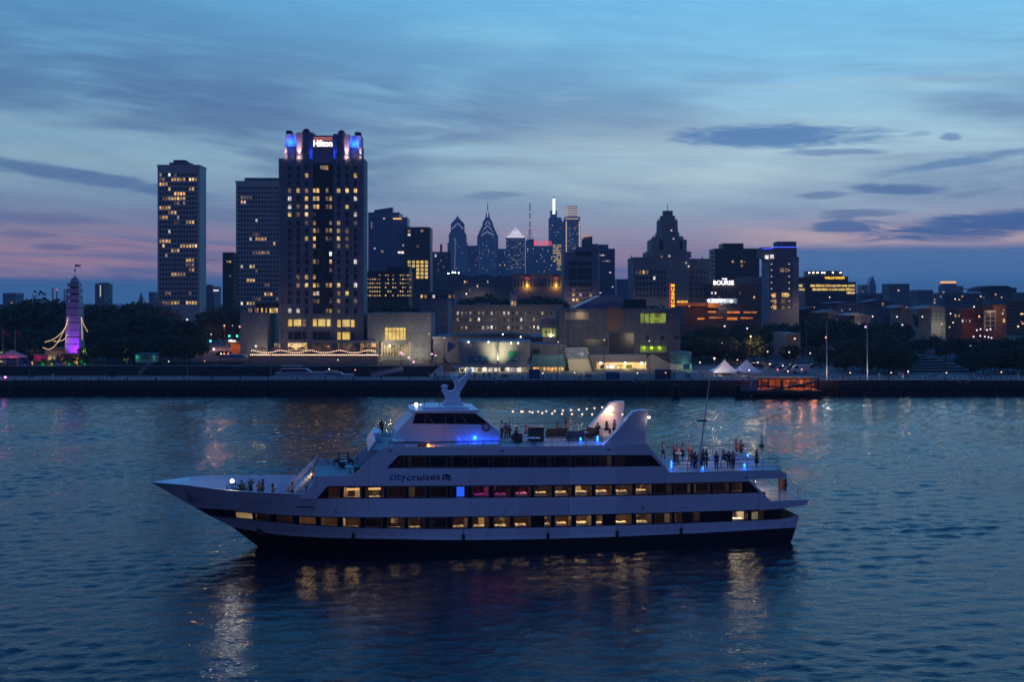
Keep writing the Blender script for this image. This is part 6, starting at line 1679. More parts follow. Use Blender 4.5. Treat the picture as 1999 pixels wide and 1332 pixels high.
# low distant fillers, each its own block
q3 = random.Random(77)
for i, (px0, px1, yt, Y, m, lab) in enumerate([
        (6, 47, 573, 1500, C_slate, 'far low block on the horizon at the left end of the treeline'), (186, 216, 555, 1200, C_slate, 'far grey apartment slab with a lit stair strip right of the purple tower'), (291, 309, 571, 1500, C_slate, 'small far block tucked against the tall pale tower'),
        (1201, 1228, 546, 1300, C_blued, 'far low block filling the gap left of the custom house'), (1675, 1695, 557, 1800, C_blued, 'far dome-shouldered block left of the small stepped spire'), (1722, 1776, 555, 1300, C_slate, 'wide flat-roofed block on the right horizon'),
        (1776, 1822, 567, 1250, C_slate, 'lower flat block right of the wide flat-roofed block'), (1832, 1881, 559, 1500, C_mauve, 'far block with a bright orange lit crown on the right horizon'), (1915, 1985, 563, 900, C_slate, 'dark hip-roofed block near the right edge of the skyline'),
        (1984, 2040, 572, 800, C_brown, 'brown block cut by the right edge of the frame'), (1660, 1725, 574, 900, C_slate, 'low grey block under the small stepped spire'), (1820, 1920, 573, 880, C_slate, 'long grey loft block under the lit orange crown')]):
    t = bld('distant_block', lab, Y, px0, px1, yt, m, 25, ybot=620)
    n = max(3, int((px1 - px0) / 6)); grid(t, px0 + 2, px1 - 2, yt + 3, yt + 21, Y - .1, n, 3, rnd_lit(i + 60, .05, [W_w, W_d, W_o]), .5, .5)
    if i == 1:
        piece(t, 'roof_block', 193, 209, 552, 555, Y + 4, 8, m); bar(t, 'light_strip', [(196.5, 557), (196.5, 579)], Y - .5, .5, emat('stair light', (.8, .75, .7), .8))
    if i == 7:
        piece(t, 'lit_crown', 1844, 1867, 549, 553.5, Y + 2, 15, emat('orange crown', (1., .5, .22), 1.0)); piece(t, 'upper_block', 1843, 1868, 553.5, 559, Y + 2, 15, C_slate)
    if i == 8: silh(t, 'hip_roof', [(1905, 570), (1918, 561), (1930, 558), (1968, 558), (1985, 566), (1985, 570)], Y - 1, 20, C_roof)
t = thing('office_tower', 'small dark stepped spire building alone on the right horizon', 'building', (X(1704, 2000), 2000, 8))
silh(t, 'tower', [(1697, 600), (1697, 560), (1699, 552), (1701, 545), (1704, 540), (1707, 545), (1709, 552), (1711, 560), (1711, 600)], 2000, 15, C_blued); bar(t, 'spire', [(1704, 541), (1704, 537)], 2007, .5, M_steel)
t = thing('roof_pergola', 'flat roof pergola on thin legs at the right horizon', 'pergola', (X(1898, 860), 860, Z(573, 860)))
piece(t, 'slab', 1883, 1915, 563.5, 565, 860, 8, C_slate)
for px in (1890, 1897, 1903): piece(t, 'leg', px, px + 1, 565, 574, 862, .5, C_slate)
for i, (px, yt, lab) in enumerate(((103.5, 562, 'thin far smokestack nearest the purple tower cluster, no beacon'), (111.5, 564, 'thin far smokestack with a red beacon'), (126, 565, 'left of the twin short chimneys'), (130, 565, 'right of the twin short chimneys'))):
    t = thing('smokestack', lab if len(lab.split()) > 5 else lab + ' on the left horizon', 'chimney', (X(px, 1800), 1800, 10)); b = MB(); b.lathe((X(px, 1800), 1800, 10), [(1.4, 0), (1.0, Z(yt, 1800) - 10)], 8); b.build('stack', C_slate, t)
    if i == 1: b = MB(); b.ball((X(px, 1798), 1798, Z(yt + 2, 1798)), 1.3, 6, 4); b.build('beacon', emat('red beacon', (1., .1, .3), 1.5), t)
t = thing('church_spire', 'tiny far church spire above the left trees', 'church', (X(275, 1500), 1500, 10)); silh(t, 'spire', [(272.5, 600), (272.5, 580), (274, 577), (275, 571), (276, 577), (277.5, 580), (277.5, 600)], 1500, 4, C_slate)

# ------------------------------------------------------------------ houses on the right bank
M_gab = pmat('beige gable', (.30, .26, .22), .85, .15, .2)
for i, (px0, px1, yt, ye, Y, m, lab) in enumerate([
        (1748, 1782, 597, 601, 520, M_gab, 'smaller beige gabled house among the right bank trees'), (1795, 1853, 597, 603, 500, M_gab, 'larger beige gabled house with a pair of dark windows on the right bank'),
        (1690, 1746, 585, 590, 640, C_slate, 'grey gabled block with one bright yellow window on the right bank'), (1618, 1688, 590, 592, 600, C_mauve, 'pale flat gabled hall below the yellow-lettered bank building'),
        (1560, 1618, 600, 606, 560, C_roof, 'dark pitched-roof house right of the blue-lined apartments'), (1600, 1650, 606, 611, 520, C_slate, 'grey pitched-roof house half hidden by trees below the bank'), (1650, 1700, 612, 616, 500, C_mauve, 'pale low house beside the tall riverside flagpoles')]):
    t = bld('gabled_house', lab, Y, px0, px1, ye, m, 16, ybot=660, cat='house', roof=False)
    silh(t, 'roof', [(px0 - 1, ye), ((px0 + px1) / 2, yt - 1), (px1 + 1, ye)], Y - .4, 17, m)
    grid(t, px0 + 4, px1 - 4, ye + 3, ye + 25, Y, max(3, int((px1 - px0) / 9)), 3, rnd_lit(i + 90, .04, [W_w, W_d]), .22, .45, M_dark)
    if i == 2: win_obj(t, X(1723.5, Y), Y - .1, Z(594, Y), 1.1, 1.9, W_y)
for i, (px0, px1, yt, Y, lab) in enumerate([(1850, 1922, 605, 470, 'red brick warehouse with amber lamps behind the pink globe lamps'), (1922, 1965, 597, 460, 'brick building with a pale gridded glass bay'), (1965, 2040, 590, 520, 'tall brown brick warehouse at the right edge'),
                                            (1517, 1563, 654, 362, 'plain low beige-pink building behind the riverside car park')]):
    t = bld('brick_warehouse' if i != 3 else 'plain_building', lab, Y, px0, px1, yt, C_brick if i != 3 else M_gab, 18, ybot=690)
    if i == 0: grid(t, 1855, 1918, 612, 632, Y - .1, 9, 2, runs({0: '1:o 2:o', 1: '3:w 4:d 5:w'}), .35, .5)
    if i == 1:
        piece(t, 'bay', 1923, 1944, 606, 645, Y - 1, 1, C_beige); grid(t, 1923.5, 1943.5, 608, 645, Y - 1.1, 2, 4, lambda r, c: None, .8, .85); win_obj(t, X(1960, Y), Y - .1, Z(626, Y), .9, 1.7, W_y)
    if i == 2: grid(t, 1968, 2030, 594, 640, Y - .1, 8, 6, rnd_lit(3, .08, [W_o, W_d]), .8, .35)
for px, py, Y, p, c in ((1930, 645, 455, 260, (1, .7, .4)), (1856, 622, 464, 420, (1, .45, .15)), (1900, 636, 464, 300, (1, .4, .15)), (1838, 640, 494, 800, (.95, 1, .85)), (1385, 660, 380, 60, (1, .2, .1))): lamp('POINT', (X(px, Y), Y, Z(py, Y)), p, c, .3)

# ------------------------------------------------------------------ trees
M_leaf2 = pmat('deep green foliage', (.052, .080, .040), .9, .6, .35); M_bark = pmat('bark', (.05, .04, .032), .9, .3, 1)


def make_tree(seed, shape):
    q = random.Random(seed); t = thing('tree', 'tree', 'tree')
    b = MB(); b.tube([(0, 0, -.6), (.1, .05, 1.5), (0, .1, 3.6), (.15, 0, 5.6)], .26, 7, .1)
    for i in range(6):
        a = i * 1.05 + q.uniform(-.3, .3); h = q.uniform(2.4, 4.6)
        b.tube([(0, 0, h), (1.0 * math.cos(a), 1.0 * math.sin(a), h + 1.3), (2.1 * math.cos(a), 2.1 * math.sin(a), h + 2.4 + q.uniform(0, 1))], .13, 5, .04)
    b.build('trunk', M_bark, t, True)
    vs, fs = [], []
    cl = []
    for i in range(46):
        while True:
            p = Vector((q.uniform(-1, 1), q.uniform(-1, 1), q.uniform(-.75, 1)))
            if p.length < 1: break
        if shape == 0: c = Vector((p.x * 3.4, p.y * 3.4, 5.0 + p.z * 3.7))
        elif shape == 1: c = Vector((p.x * 4.2, p.y * 4.2, 4.7 + p.z * 3.3))
        else: c = Vector((p.x * 2.7, p.y * 2.7, 5.2 + p.z * 4.1))
        cl.append((c, q.uniform(.8, 1.5)))
    for c, r in cl:
        for _ in range(44):
            d = Vector((q.gauss(0, 1), q.gauss(0, 1), q.gauss(0, .8))).normalized() * r * q.uniform(.45, 1.05)
            p = c + d; s = q.uniform(.18, .40)
            a = Vector((q.uniform(-1, 1), q.uniform(-1, 1), q.uniform(-1, 1))).normalized() * s
            e = Vector((q.uniform(-1, 1), q.uniform(-1, 1), q.uniform(-1, 1))).normalized() * s
            k = len(vs); vs += [p - a, p - e, p + a, p + e]; fs.append((k, k + 1, k + 2, k + 3))
    me = bpy.data.meshes.new('crown'); me.from_pydata(vs, [], fs); me.materials.append(M_leaf2); me.update()
    link('crown', me, t)
    return t


TREES = [make_tree(s, s % 3) for s in range(5)]
bpy.context.view_layer.update()
for t in TREES: index_kids(t)
tree_used = [False] * 5
qt = random.Random(123)


def tree(px, Y, ytop, label, group, k=None, wide=1.0):
    g0 = ground(Y) if not (px > 842 and Y < 331) else 3.3
    h = Z(ytop, Y) - g0; s = h / 9.6; k = qt.randrange(5) if k is None else k
    o = TREES[k] if not tree_used[k] else dup(TREES[k], (0, 0, 0)); tree_used[k] = True
    o.location = (X(px, Y), Y, g0); o.scale = (s * wide, s * wide, s); o.rotation_euler = (0, 0, qt.uniform(0, 6.28))
    return tag(o, label, 'tree', group)


def belt(profile, n, Y0, Y1, label, group, jit=9, wide=1.15):
    """trees filling a stretch of bank; profile = (px, y of the crown tops)"""
    px0, px1 = profile[0][0], profile[-1][0]
    for i in range(n):
        px = px0 + (px1 - px0) * (i + qt.uniform(.1, .9)) / n; Y = qt.uniform(Y0, Y1)
        tree(px, Y, float(np.interp(px, [p[0] for p in profile], [p[1] for p in profile])) + qt.uniform(0, jit), label, group, None, wide * qt.uniform(.85, 1.2))


belt([(-40, 588), (30, 586), (55, 578), (85, 570), (110, 576), (128, 588)], 15, 430, 470, 'big dark tree in the grove left of the purple tower', 'trees left of the purple tower', 6)
belt([(-40, 625), (60, 630), (128, 628)], 12, 375, 410, 'dark tree in the front row left of the purple tower', 'front trees left of the purple tower', 14)
belt([(158, 590), (200, 588), (225, 579), (250, 584), (290, 582), (330, 590)], 16, 430, 480, 'big dark tree in the grove right of the purple tower', 'trees right of the purple tower', 7)
belt([(165, 615), (240, 610), (300, 600), (370, 606)], 16, 385, 425, 'dark tree in the front row right of the purple tower', 'front trees right of the purple tower', 16)
belt([(395, 604), (420, 598), (440, 585), (465, 600)], 9, 500, 560, 'dark tree in front of the two pale apartment towers', 'trees before the apartment towers', 8)
belt([(365, 625), (410, 618), (470, 622)], 7, 440, 480, 'dark street tree beside the lamplit brick street', 'trees by the brick street', 14)
belt([(718, 588), (760, 583), (808, 590)], 7, 470, 500, 'dark tree on the roofline behind the right hotel wing', 'trees behind the hotel wing', 5)
belt([(895, 572), (950, 568), (1000, 574), (1050, 566), (1095, 574)], 15, 560, 640, 'dark tree between the loft building and the classical building', 'trees behind the loft building', 7)
belt([(1220, 583), (1265, 580), (1300, 590)], 4, 500, 520, 'dark tree behind the museum roof', 'trees behind the museum', 8)
belt([(1338, 632), (1420, 628), (1500, 618), (1560, 606)], 26, 385, 460, 'dark tree between the museum and the riverside car park', 'trees by the car park', 22)
belt([(1560, 612), (1620, 612), (1680, 618), (1745, 622), (1770, 612)], 26, 380, 460, 'dark tree behind the tall riverside flagpoles', 'trees behind the flagpoles', 22)
belt([(1336, 655), (1380, 645), (1420, 655), (1445, 668)], 12, 336, 372, 'dark tree behind the pair of white tents', 'trees behind the white tents', 12)
belt([(1600, 672), (1640, 655), (1700, 640), (1760, 645), (1785, 670)], 20, 322, 368, 'dark tree at the left side of the stepped lawn', 'trees left of the stepped lawn', 14)
belt([(1775, 655), (1850, 648), (1900, 660), (1960, 655), (2030, 648)], 30, 350, 440, 'dark tree behind the stepped lawn', 'trees behind the stepped lawn', 12)
belt([(1870, 690), (1910, 660), (1970, 655), (2030, 650)], 17, 300, 370, 'dark tree at the right end of the quay', 'trees at the right end of the quay', 14)
belt([(1560, 588), (1700, 596), (1760, 604), (1860, 600), (2000, 596)], 9, 560, 640, 'dark tree among the right bank houses', 'trees among the houses', 10)

belt([(1630, 690), (1680, 672), (1730, 660), (1775, 676)], 13, 293, 322, 'big dark tree on the quay lawn right of the tallest flagpole', 'front trees on the quay lawn', 12, 1.1)
belt([(1880, 702), (1925, 676), (1975, 668), (2035, 664)], 13, 285, 312, 'big dark tree in the front row at the right end of the quay', 'front trees at the right end of the quay', 12, 1.1)
belt([(170, 655), (240, 645), (320, 642), (395, 662)], 16, 342, 372, 'dark tree at the edge of the inner promenade', 'trees on the inner promenade', 14)
belt([(-40, 655), (60, 650), (125, 660)], 9, 358, 374, 'dark tree behind the pink tent', 'trees behind the pink tent', 14)
tree(1471, 352, 648, 'tree glowing orange under a street lamp beside the car park', None, 1, 1.0)
for px in (1536, 1550, 1496): tree(px, 346, 668, 'small rounded tree in front of the beige-pink building', 'small trees by the beige-pink building', 0, .9)
# ------------------------------------------------------------------ street lamps
def lamppost(name, label, px, py, Y, col, st, r=.32, pw=0, group=None, arm=0.0, zg=None, glow=None):
    st *= .36; r *= .74
    zl = Z(py, Y); zg = (ground(Y) if zg is None else zg); zg = min(zg, zl - 1)
    t = thing(name, label, 'street lamp', (X(px, Y), Y, zg), group)
    b = MB(); b.lathe((X(px, Y) + arm, Y, zg), [(.14, 0), (.09, .4), (.06, zl - zg)], 6)
    if arm: b.tube([(X(px, Y) + arm, Y, zl), (X(px, Y), Y, zl + .15)], .05, 5)
    b.build('post', M_steel, t)
    b = MB(); b.ball((X(px, Y), Y - .05, zl), r, 8, 6); b.build('globe', emat('%s lamp %.1f' % (glow or 'street', st), col, st), t)
    if name == 'added_fill_lamp': lamp('SPOT', (X(px, Y), Y + .3, zl - .15), pw * 1.6, col, r, rot=(R(62), 0, 0), spot=130, blend=.7)
    elif pw > 40: lamp('POINT', (X(px, Y), Y - r - .15, zl - .1), pw, col, r)
    return t


PK = (1., .45, .85); OR = (1., .42, .22); WH = (1., .88, .75); LV = (.85, .75, 1.0)
for px, py in ((782.5, 689), (786.5, 691), (798, 698.5), (808, 707)): lamppost('globe_lamp', 'violet-pink globe lamp in the row beside the brick quay path', px, py, 312 if px > 790 else 322, PK, 4, .42, 60, 'violet globe lamps by the path', zg=3.3, glow='violet')
lamppost('globe_lamp', 'violet-pink globe lamp at the corner of the pale hotel wing', 843.5, 691.5, 330, PK, 4, .42, 40, zg=3.3, glow='violet'); lamppost('globe_lamp', 'small white lamp beside the corner globe lamp of the hotel wing', 851, 694, 332, WH, 4, .3, 20, zg=3.3)
lamppost('mast_light', 'tall white twin-headed floodlight mast above the loft building', 911, 574, 520, WH, 5, .5, 200)
# right bank
for i, (px, py, Y, c, st, r, pw, lab) in enumerate([
        (1395, 700, 306, (1., .62, .42), 5, .42, 130, 'bright salmon globe lamp behind the left white tent'), (1367, 708, 300, WH, 5, .26, 20, 'small oblong white lamp left of the white tents'), (1440, 703, 306, WH, 4, .24, 14, 'small white lamp between the two tent peaks'),
        (1480, 708, 305, WH, 5, .26, 20, 'oblong white lamp just right of the right tent'), (1503, 711, 303, WH, 5, .26, 20, 'oblong white lamp left of the parked white van'), (1528.5, 714, 302, WH, 5, .26, 20, 'oblong white lamp in front of the parked white van'),
        (1499, 687, 330, WH, 4, .3, 30, 'white lamp at the edge of the riverside car park'), (1541, 688, 330, WH, 4, .3, 30, 'white lamp below the plain beige-pink building'), (1582, 690, 330, (1., .7, .5), 4, .32, 40, 'warm lamp at the right edge of the car park'),
        (1466, 657, 346, (1., .55, .2), 6, .42, 2600, 'orange lamp lighting up a tree beside the car park'), (1552, 661.5, 350, OR, 5, .42, 60, 'orange lamp in front of the plain beige-pink building'), (1613, 659, 268.8 + 18, OR, 5, .36, 60, 'orange lamp against the middle flagpole'),
        (1415, 637, 380, LV, 5, .38, 20, 'cool white lamp above the dark trees over the left tent'), (1459, 641.5, 380, LV, 5, .36, 20, 'cool white lamp above the orange lit tree'), (1410, 670, 345, WH, 3, .2, 8, 'tiny white lamp deep in the trees above the tents'),
        (1690, 638.5, 300, (.85, .55, 1.), 5, .36, 30, 'lilac lamp beside the tallest flagpole'), (1678, 633.5, 420, LV, 6, .4, 30, 'white lamp in the trees left of the lilac lamp'), (1704, 618, 480, WH, 5, .42, 30, 'white lamp in front of the grey gabled block'),
        (1751.5, 618.5, 480, WH, 5, .42, 30, 'white lamp in front of the smaller beige gable'), (1762, 634.5, 430, LV, 6, .4, 30, 'cool white lamp in the trees below the smaller beige gable'), (1801, 618.5, 480, WH, 5, .42, 30, 'white lamp between the two beige gables'),
        (1856, 612.5, 462, (1., .8, .7), 5, .4, 30, 'warm white lamp at the corner of the brick warehouse'), (1861, 630, 455, (1., .7, .5), 5, .4, 40, 'warm lamp low on the brick warehouse wall'), (1839, 633, 470, (1., .7, .5), 4, .36, 30, 'warm lamp above the floodlit patch under the larger gable'),
        (1854, 639, 455, OR, 4, .4, 30, 'orange lamp below the brick warehouse corner'), (1912, 618, 440, (1., .42, .12), 6, .5, 200, 'amber arm lamp in front of the brick warehouse'), (1958, 612.5, 452, WH, 4, .36, 20, 'white lamp right of the gridded glass bay'),
        (1988, 637.5, 430, (1., .5, .2), 6, .5, 150, 'large amber lamp near the right frame edge'), (1997, 632, 430, OR, 5, .4, 40, 'orange lamp at the extreme right edge'), (1773, 725.5, 272, WH, 5, .24, 60, 'low white lamp on the quay at the foot of the stepped lawn'),
        (1902, 599, 560, WH, 5, .5, 20, 'high white lamp left of the pale bay roofline'), (1865, 584, 620, WH, 5, .5, 20, 'white lamp below the orange lit crown block'), (1620, 580.5, 600, WH, 5, .45, 20, 'white lamp on the roofs below the bank building'), (1346, 598, 470, OR, 3, .4, 20, 'orange arm lamp on the parking deck')]):
    lamppost('street_lamp', lab, px, py, Y, c, st, r, pw, 'street lamps on the right bank', zg=3.3 if Y < 331 else None, glow='r%d' % i)
for px, py in ((1907.5, 645), (1914.5, 643), (1927, 644.5), (1934, 643)): lamppost('globe_lamp', 'pink-white globe lamp in the upper row above the dark trees', px, py, 400, (1., .72, .92), 5, .38, 25, 'upper row of pink globe lamps', glow='pinkw')
for px, py in ((1901, 657.5), (1923, 657.5), (1930, 658.5), (1936, 660), (1914, 656)): lamppost('globe_lamp', 'lilac-white globe lamp in the lower row among the dark trees', px, py, 385, (.92, .72, 1.), 5, .36, 20, 'lower row of lilac globe lamps', glow='lilacw')
for px, py, lab in ((1894.5, 675, 'leftmost white lamp'), (1911.5, 674, 'flattened middle white lamp'), (1938.5, 675.5, 'lilac rightmost lamp'), (1965.5, 700, 'dim lone lamp')): lamppost('globe_lamp', lab + ' deep in the dark trees behind the stepped lawn', px, py, 380, (.95, .85, 1.), 4, .34, 15, 'lamps deep in the right trees', glow='deep')
# left bank
for i, (px, py, Y, c, st, r, pw, lab) in enumerate([
        (366, 624.5, 430, (.9, .9, .8), 3, .6, 40, 'large pale globe lamp high in the left trees'), (349.5, 653.5, 400, LV, 5, .36, 20, 'cool white lamp in the left trees beside the brick street'), (413, 653, 420, WH, 4, .3, 15, 'white lamp above the leftmost green traffic signal'),
        (438.5, 636, 420, OR, 5, .42, 120, 'orange-white lamp over the brick street, left of the hotel'), (468.5, 638, 420, (1., .5, .4), 5, .42, 100, 'salmon lamp against the corner of the hotel podium'), (454.5, 636, 440, WH, 3, .25, 8, 'tiny white lamp between the two street lamps by the hotel'),
        (418, 682, 372, (.85, .85, 1.), 7, .5, 60, 'round lit white kiosk globe left of the orange canopy'), (500, 676, 345, (1., .95, .9), 6, .36, 60, 'bright white lamp at the left end of the hotel terrace'), (268, 692, 335, (.7, 1., .9), 5, .3, 60, 'cool white lamp at the left corner of the green-lit kiosk'),
        (352, 686, 350, LV, 2, .3, 6, 'dim bluish lamp on the dark promenade'), (363, 687, 350, LV, 2, .3, 6, 'second dim bluish lamp on the dark promenade, nearer the street')]):
    lamppost('street_lamp', lab, px, py, Y, c, st, r, pw, 'street lamps on the left bank', glow='l%d' % i)
# traffic signals
for px, py, lab in ((411.5, 666, 'leftmost and lowest of the green traffic signals'), (448, 656.5, 'brightest green traffic signal over the brick street'), (463.5, 656.5, 'green traffic signal closest to the hotel podium')):
    Y = 405; zl = Z(py, Y); t = thing('traffic_signal', lab, 'traffic light', (X(px, Y), Y, ground(Y)), 'green traffic signals')
    b = MB(); b.lathe((X(px, Y), Y + .2, ground(Y)), [(.1, 0), (.07, zl - ground(Y) - .5)], 6); b.build('post', M_steel, t)
    b = MB(); b.box(X(px, Y) - .22, X(px, Y) + .22, Y, Y + .3, zl - .35, zl + 1.0); b.build('housing', M_black, t)
    b = MB(); b.ball((X(px, Y), Y - .1, zl), .36, 8, 6); b.build('lens', emat('green signal', (.02, 1., .45), 5.0), t); lamp('POINT', (X(px, Y), Y - .7, zl), 40, (.05, 1., .5), .2)
t = thing('stop_sign', 'red sign plate on a post beside the brick street', 'sign', (X(372, 400), 400, ground(400))); b = MB(); b.lathe((X(372, 400), 400, ground(400)), [(.07, 0), (.07, Z(655, 400) - ground(400))], 6); b.build('post', M_steel, t)
b = MB(); b.box(X(370, 400), X(374.5, 400), 399.8, 399.95, Z(656, 400), Z(650, 400)); b.build('plate', pmat('sign plate red', (.4, .03, .02), .6), t)
# lit canopy and drive-in of the hotel
t = thing('entrance_canopy', 'glowing orange entrance canopy below a small lit name board left of the hotel', 'canopy', (X(456, 380), 380, ground(380)))
b = MB(); b.box(X(442, 380), X(470, 380), 380, 388, Z(672, 380), Z(668, 380)); b.build('roof', pmat('canopy orange', (.5, .25, .1), .8), t)
b = MB(); b.box(X(442, 380), X(470, 380), 386, 386.4, ground(380), Z(672, 380)); b.build('rear_wall', pmat('canopy ochre', (.55, .26, .1), .8), t)
for px in (442, 469): b = MB(); b.box(X(px, 380), X(px + 1.2, 380), 380.2, 380.5, ground(380), Z(672, 380)); b.build('post', C_beige, t)
for px in (398, 418, 438): lamp('POINT', (X(px, 410), 410, 11.5), 1500, (1., .38, .2), .3)
for px in (447, 456, 465): lamp('POINT', (X(px, 383), 382.5, Z(675, 383)), 110, (1., .36, .10), .2)
text('name_board', 'Hilton', 14 * 379 / F, emat('board white', (1., .9, .7), 1.8), t, (X(453.5, 379) - wloc(t)[0], -.8, Z(667.5, 379) - ground(380)), 4.4 * 379 / F, .04, bold=.04)
for i, (px, c) in enumerate(((432, (1., .6, .3)), (438, (1., .2, .08)), (446, (1., .15, .08)), (478, (1., .55, .1)), (490, (1., .7, .3)), (494, (1., .4, .15)))):
    t = thing('parked_car', ['dark car with warm lamps left of the orange canopy', 'dark car showing red tail lamps left of the orange canopy', 'dark car with red tail lamps under the orange canopy', 'dark car with yellow lamps right of the orange canopy', 'dark car with pale lamps by the hotel terrace corner', 'dark car with orange lamps nearest the hotel terrace'][i], 'car', (X(px, 376), 376, ground(376)), 'cars by the hotel entrance')
    def car(t, x, y, z, mat, w=4.2):
        b = MB(); b.prism([(x - w / 2, z + .3), (x + w / 2, z + .3), (x + w / 2, z + .75), (x + w * .33, z + .85), (x + w * .2, z + 1.4), (x - w * .25, z + 1.4), (x - w * .38, z + .85), (x - w / 2, z + .75)], y, y + 1.7); b.build('body', mat, t)
        b = MB(); b.prism([(x + w * .3, z + .87), (x + w * .19, z + 1.34), (x - w * .24, z + 1.34), (x - w * .35, z + .87)], y - .01, y + .05); b.build('side_window', M_dark, t)
        for dx in (-.3, .3):
            b = MB(); b.prism([(x + dx * w + .32 * math.cos(a), z + .32 + .32 * math.sin(a)) for a in urange(0, 6.283, 12)[:-1]], y - .03, y + .25); b.build('wheel', M_black, t)
    car(t, X(px, 376), 376, ground(376), M_grey if i % 2 else M_black)
    b = MB(); b.ball((X(px, 375.8), 375.8, ground(376) + .75), .26, 6, 4); b.build('headlight', emat('car lamp %d' % i, c, 3.5), t)

# ------------------------------------------------------------------ purple tower and pleasure garden at the left
TY = 350
pt = thing('purple_tower', 'stacked timber tower lit purple with a weathervane flag, rising above the left trees', 'tower', (X(147, TY), TY, 3.3))
M_pt = pmat('tower boarding', (.40, .38, .42), .8, .15, .5)
y = 692.0
for i, (yt, yb, hw) in enumerate([(553, 560, 10), (563, 573, 11), (576, 587, 11.5), (589, 600.5, 12), (602, 615, 12.2), (616, 628.5, 12.6), (630, 643, 13), (644, 657, 13.2), (658.5, 671, 13.5), (672, 690, 14)]):
    w_ = hw * TY / F; b = MB(); cx_ = X(146.5, TY); b.box(cx_ - w_, cx_ + w_, TY - w_, TY + w_, Z(yb, TY), Z(yt, TY)); b.build('tier', M_pt, pt)
b = MB(); b.box(X(140, TY), X(153, TY), TY - 1, TY + 1, 3.3, Z(552, TY)); b.build('core', M_black, pt)
b = MB(); b.lathe((X(147, TY), TY, Z(552, TY)), [(1.5, 0), (1.45, .5), (1.0, 1.4), (.7, 1.6), (.25, 2.0), (.06, 2.4), (.06, 3.4), (.28, 3.7), (.28, 4.1), (.05, 4.4), (.05, 5.8)], 10); b.build('dome', M_pt, pt)
silh(pt, 'weathervane', [(147, 516.5), (159, 517.5), (157, 520), (147, 521)], TY - .1, .15, M_steel)
for px, p in ((140, 4600), (153, 4600)): lamp('SPOT', (X(px, TY - 4), TY - 4.6, 4.2), p, (.26, .02, 1.0), .2, rot=(R(162), 0, 0), spot=80, blend=1)
lamp('SPOT', (X(128, TY), TY - 1, 5), 5000, (.28, .02, 1.0), .2, rot=(0, R(-162), 0), spot=70, blend=1)
lamp('POINT', (X(147, TY - 4), TY - 4.5, Z(684, TY)), 70, (.6, .02, .9), .3)
M_gb = emat('garden bulb', (1., .66, .36), 1.4)
for lab, pts, n in (('longest swag of bulbs falling left from the purple tower', [(133, 621), (131, 634), (124, 646), (112, 658), (100, 665), (89, 668)], 24), ('second swag of bulbs falling left from the purple tower', [(132, 626), (128, 640), (121, 654), (114, 668), (104, 679), (95, 683), (85, 679)], 26),
                    ('short lowest swag of bulbs left of the purple tower', [(131.5, 654), (128, 661), (122, 665), (114, 667), (106, 666.5)], 11), ('straight vertical string of bulbs down the right side of the purple tower', [(159.5, 622), (160.3, 640), (161, 662)], 13), ('slanting string of bulbs right of the purple tower', [(159.5, 621), (164, 634), (171, 647)], 9),
                    ('bulb string across the pink tent roof at the left edge', [(-4, 704), (6, 707.5), (18, 710), (32, 712), (44, 710.5)], 20)):
    xs_ = [p[0] for p in pts]; L = np.concatenate([[0], np.cumsum([math.dist(a, c) for a, c in zip(pts[:-1], pts[1:])])])
    pp = [(float(np.interp(s, L, xs_)), float(np.interp(s, L, [p[1] for p in pts]))) for s in np.linspace(0, L[-1], n)]
    bulbs(lab, pp, TY - 3, .15, M_gb, 'garden string lights')
lamp('POINT', (X(118, TY - 3), TY - 4, Z(666, TY)), 160, (1, .62, .3), .3)
LIT = [(85.5, 708, (.0, 1., .12), 'small tree lit vivid green, left one of the green pair by the water'), (102.5, 708, (.55, .8, .02), 'small tree lit yellow-green'), (114, 700, (.03, .05, 1.), 'tall narrow tree lit deep blue'), (135, 708, (.0, .9, .2), 'small tree lit green below the purple tower'),
       (164, 704, (.0, .85, .30), 'small tree lit green right of the purple tower'), (49, 711, (.02, .05, 1.), 'small tree lit bright blue beside the pink tent'), (153, 692, (1., .45, .03), 'twisted small tree lit orange at the foot of the purple tower'), (126, 696, (.7, .06, .02), 'small tree lit dull red behind the green one'),
       (168, 683, (.6, .75, .1), 'bush lit yellow-green just right of the purple tower'), (250, 684, (.75, .85, .12), 'small tree lit yellow left of the green-lit kiosk'), (7, 686, (.6, .6, .3), 'pale lit tree at the left frame edge'), (65, 684, (.55, .55, .25), 'pale lit tree behind the pink tent')]
for i, (px, py, c, lab) in enumerate(LIT):
    Y = 334 if py > 690 else 345
    t = tree(px, Y, py - 9, lab, 'coloured lit trees in the garden', i % 5, 1.25 if i != 2 else .8)
    zb_ = (ground(Y)); mx = max(c); zc = Z(py, Y)
    hh = (Z(py - 9, Y) - zb_); b = MB()
    for _ in range(64 if i < 8 else 16):
        a = qt.uniform(0, 6.28); rr = hh * (.34 if i != 2 else .16) * qt.random() ** .5; f = qt.uniform(.28, .98)
        b.ball((X(px, Y) + rr * math.cos(a) * (1.3 - f), Y - .2 - rr * abs(math.sin(a)), zb_ + hh * f), .15, 5, 3)
    for f in np.linspace(.05, .4, 6): b.ball((X(px, Y), Y - .35, zb_ + hh * f), .09, 5, 3)
    tag(b.build('fairy_light', emat('fairy light %d' % i, c, 1.7 if i < 8 else .5), t), kind='stuff')
    lamp('POINT', (X(px, Y), Y - 1.6, zc - .3), 70 if i < 8 else 150, c, .3)
t = thing('carousel_tent', 'pink lit round tent roof at the left edge of the garden', 'tent', (X(24, 338), 338, 3.3))
b = MB(); b.lathe((X(24, 338), 338, 3.3), [(4.6, 2.2), (4.4, 2.5), (2.2, 3.5), (.1, 4.6)], 16); b.build('canopy', pmat('pink canvas', (.6, .25, .3), .8, .1, 2), t)
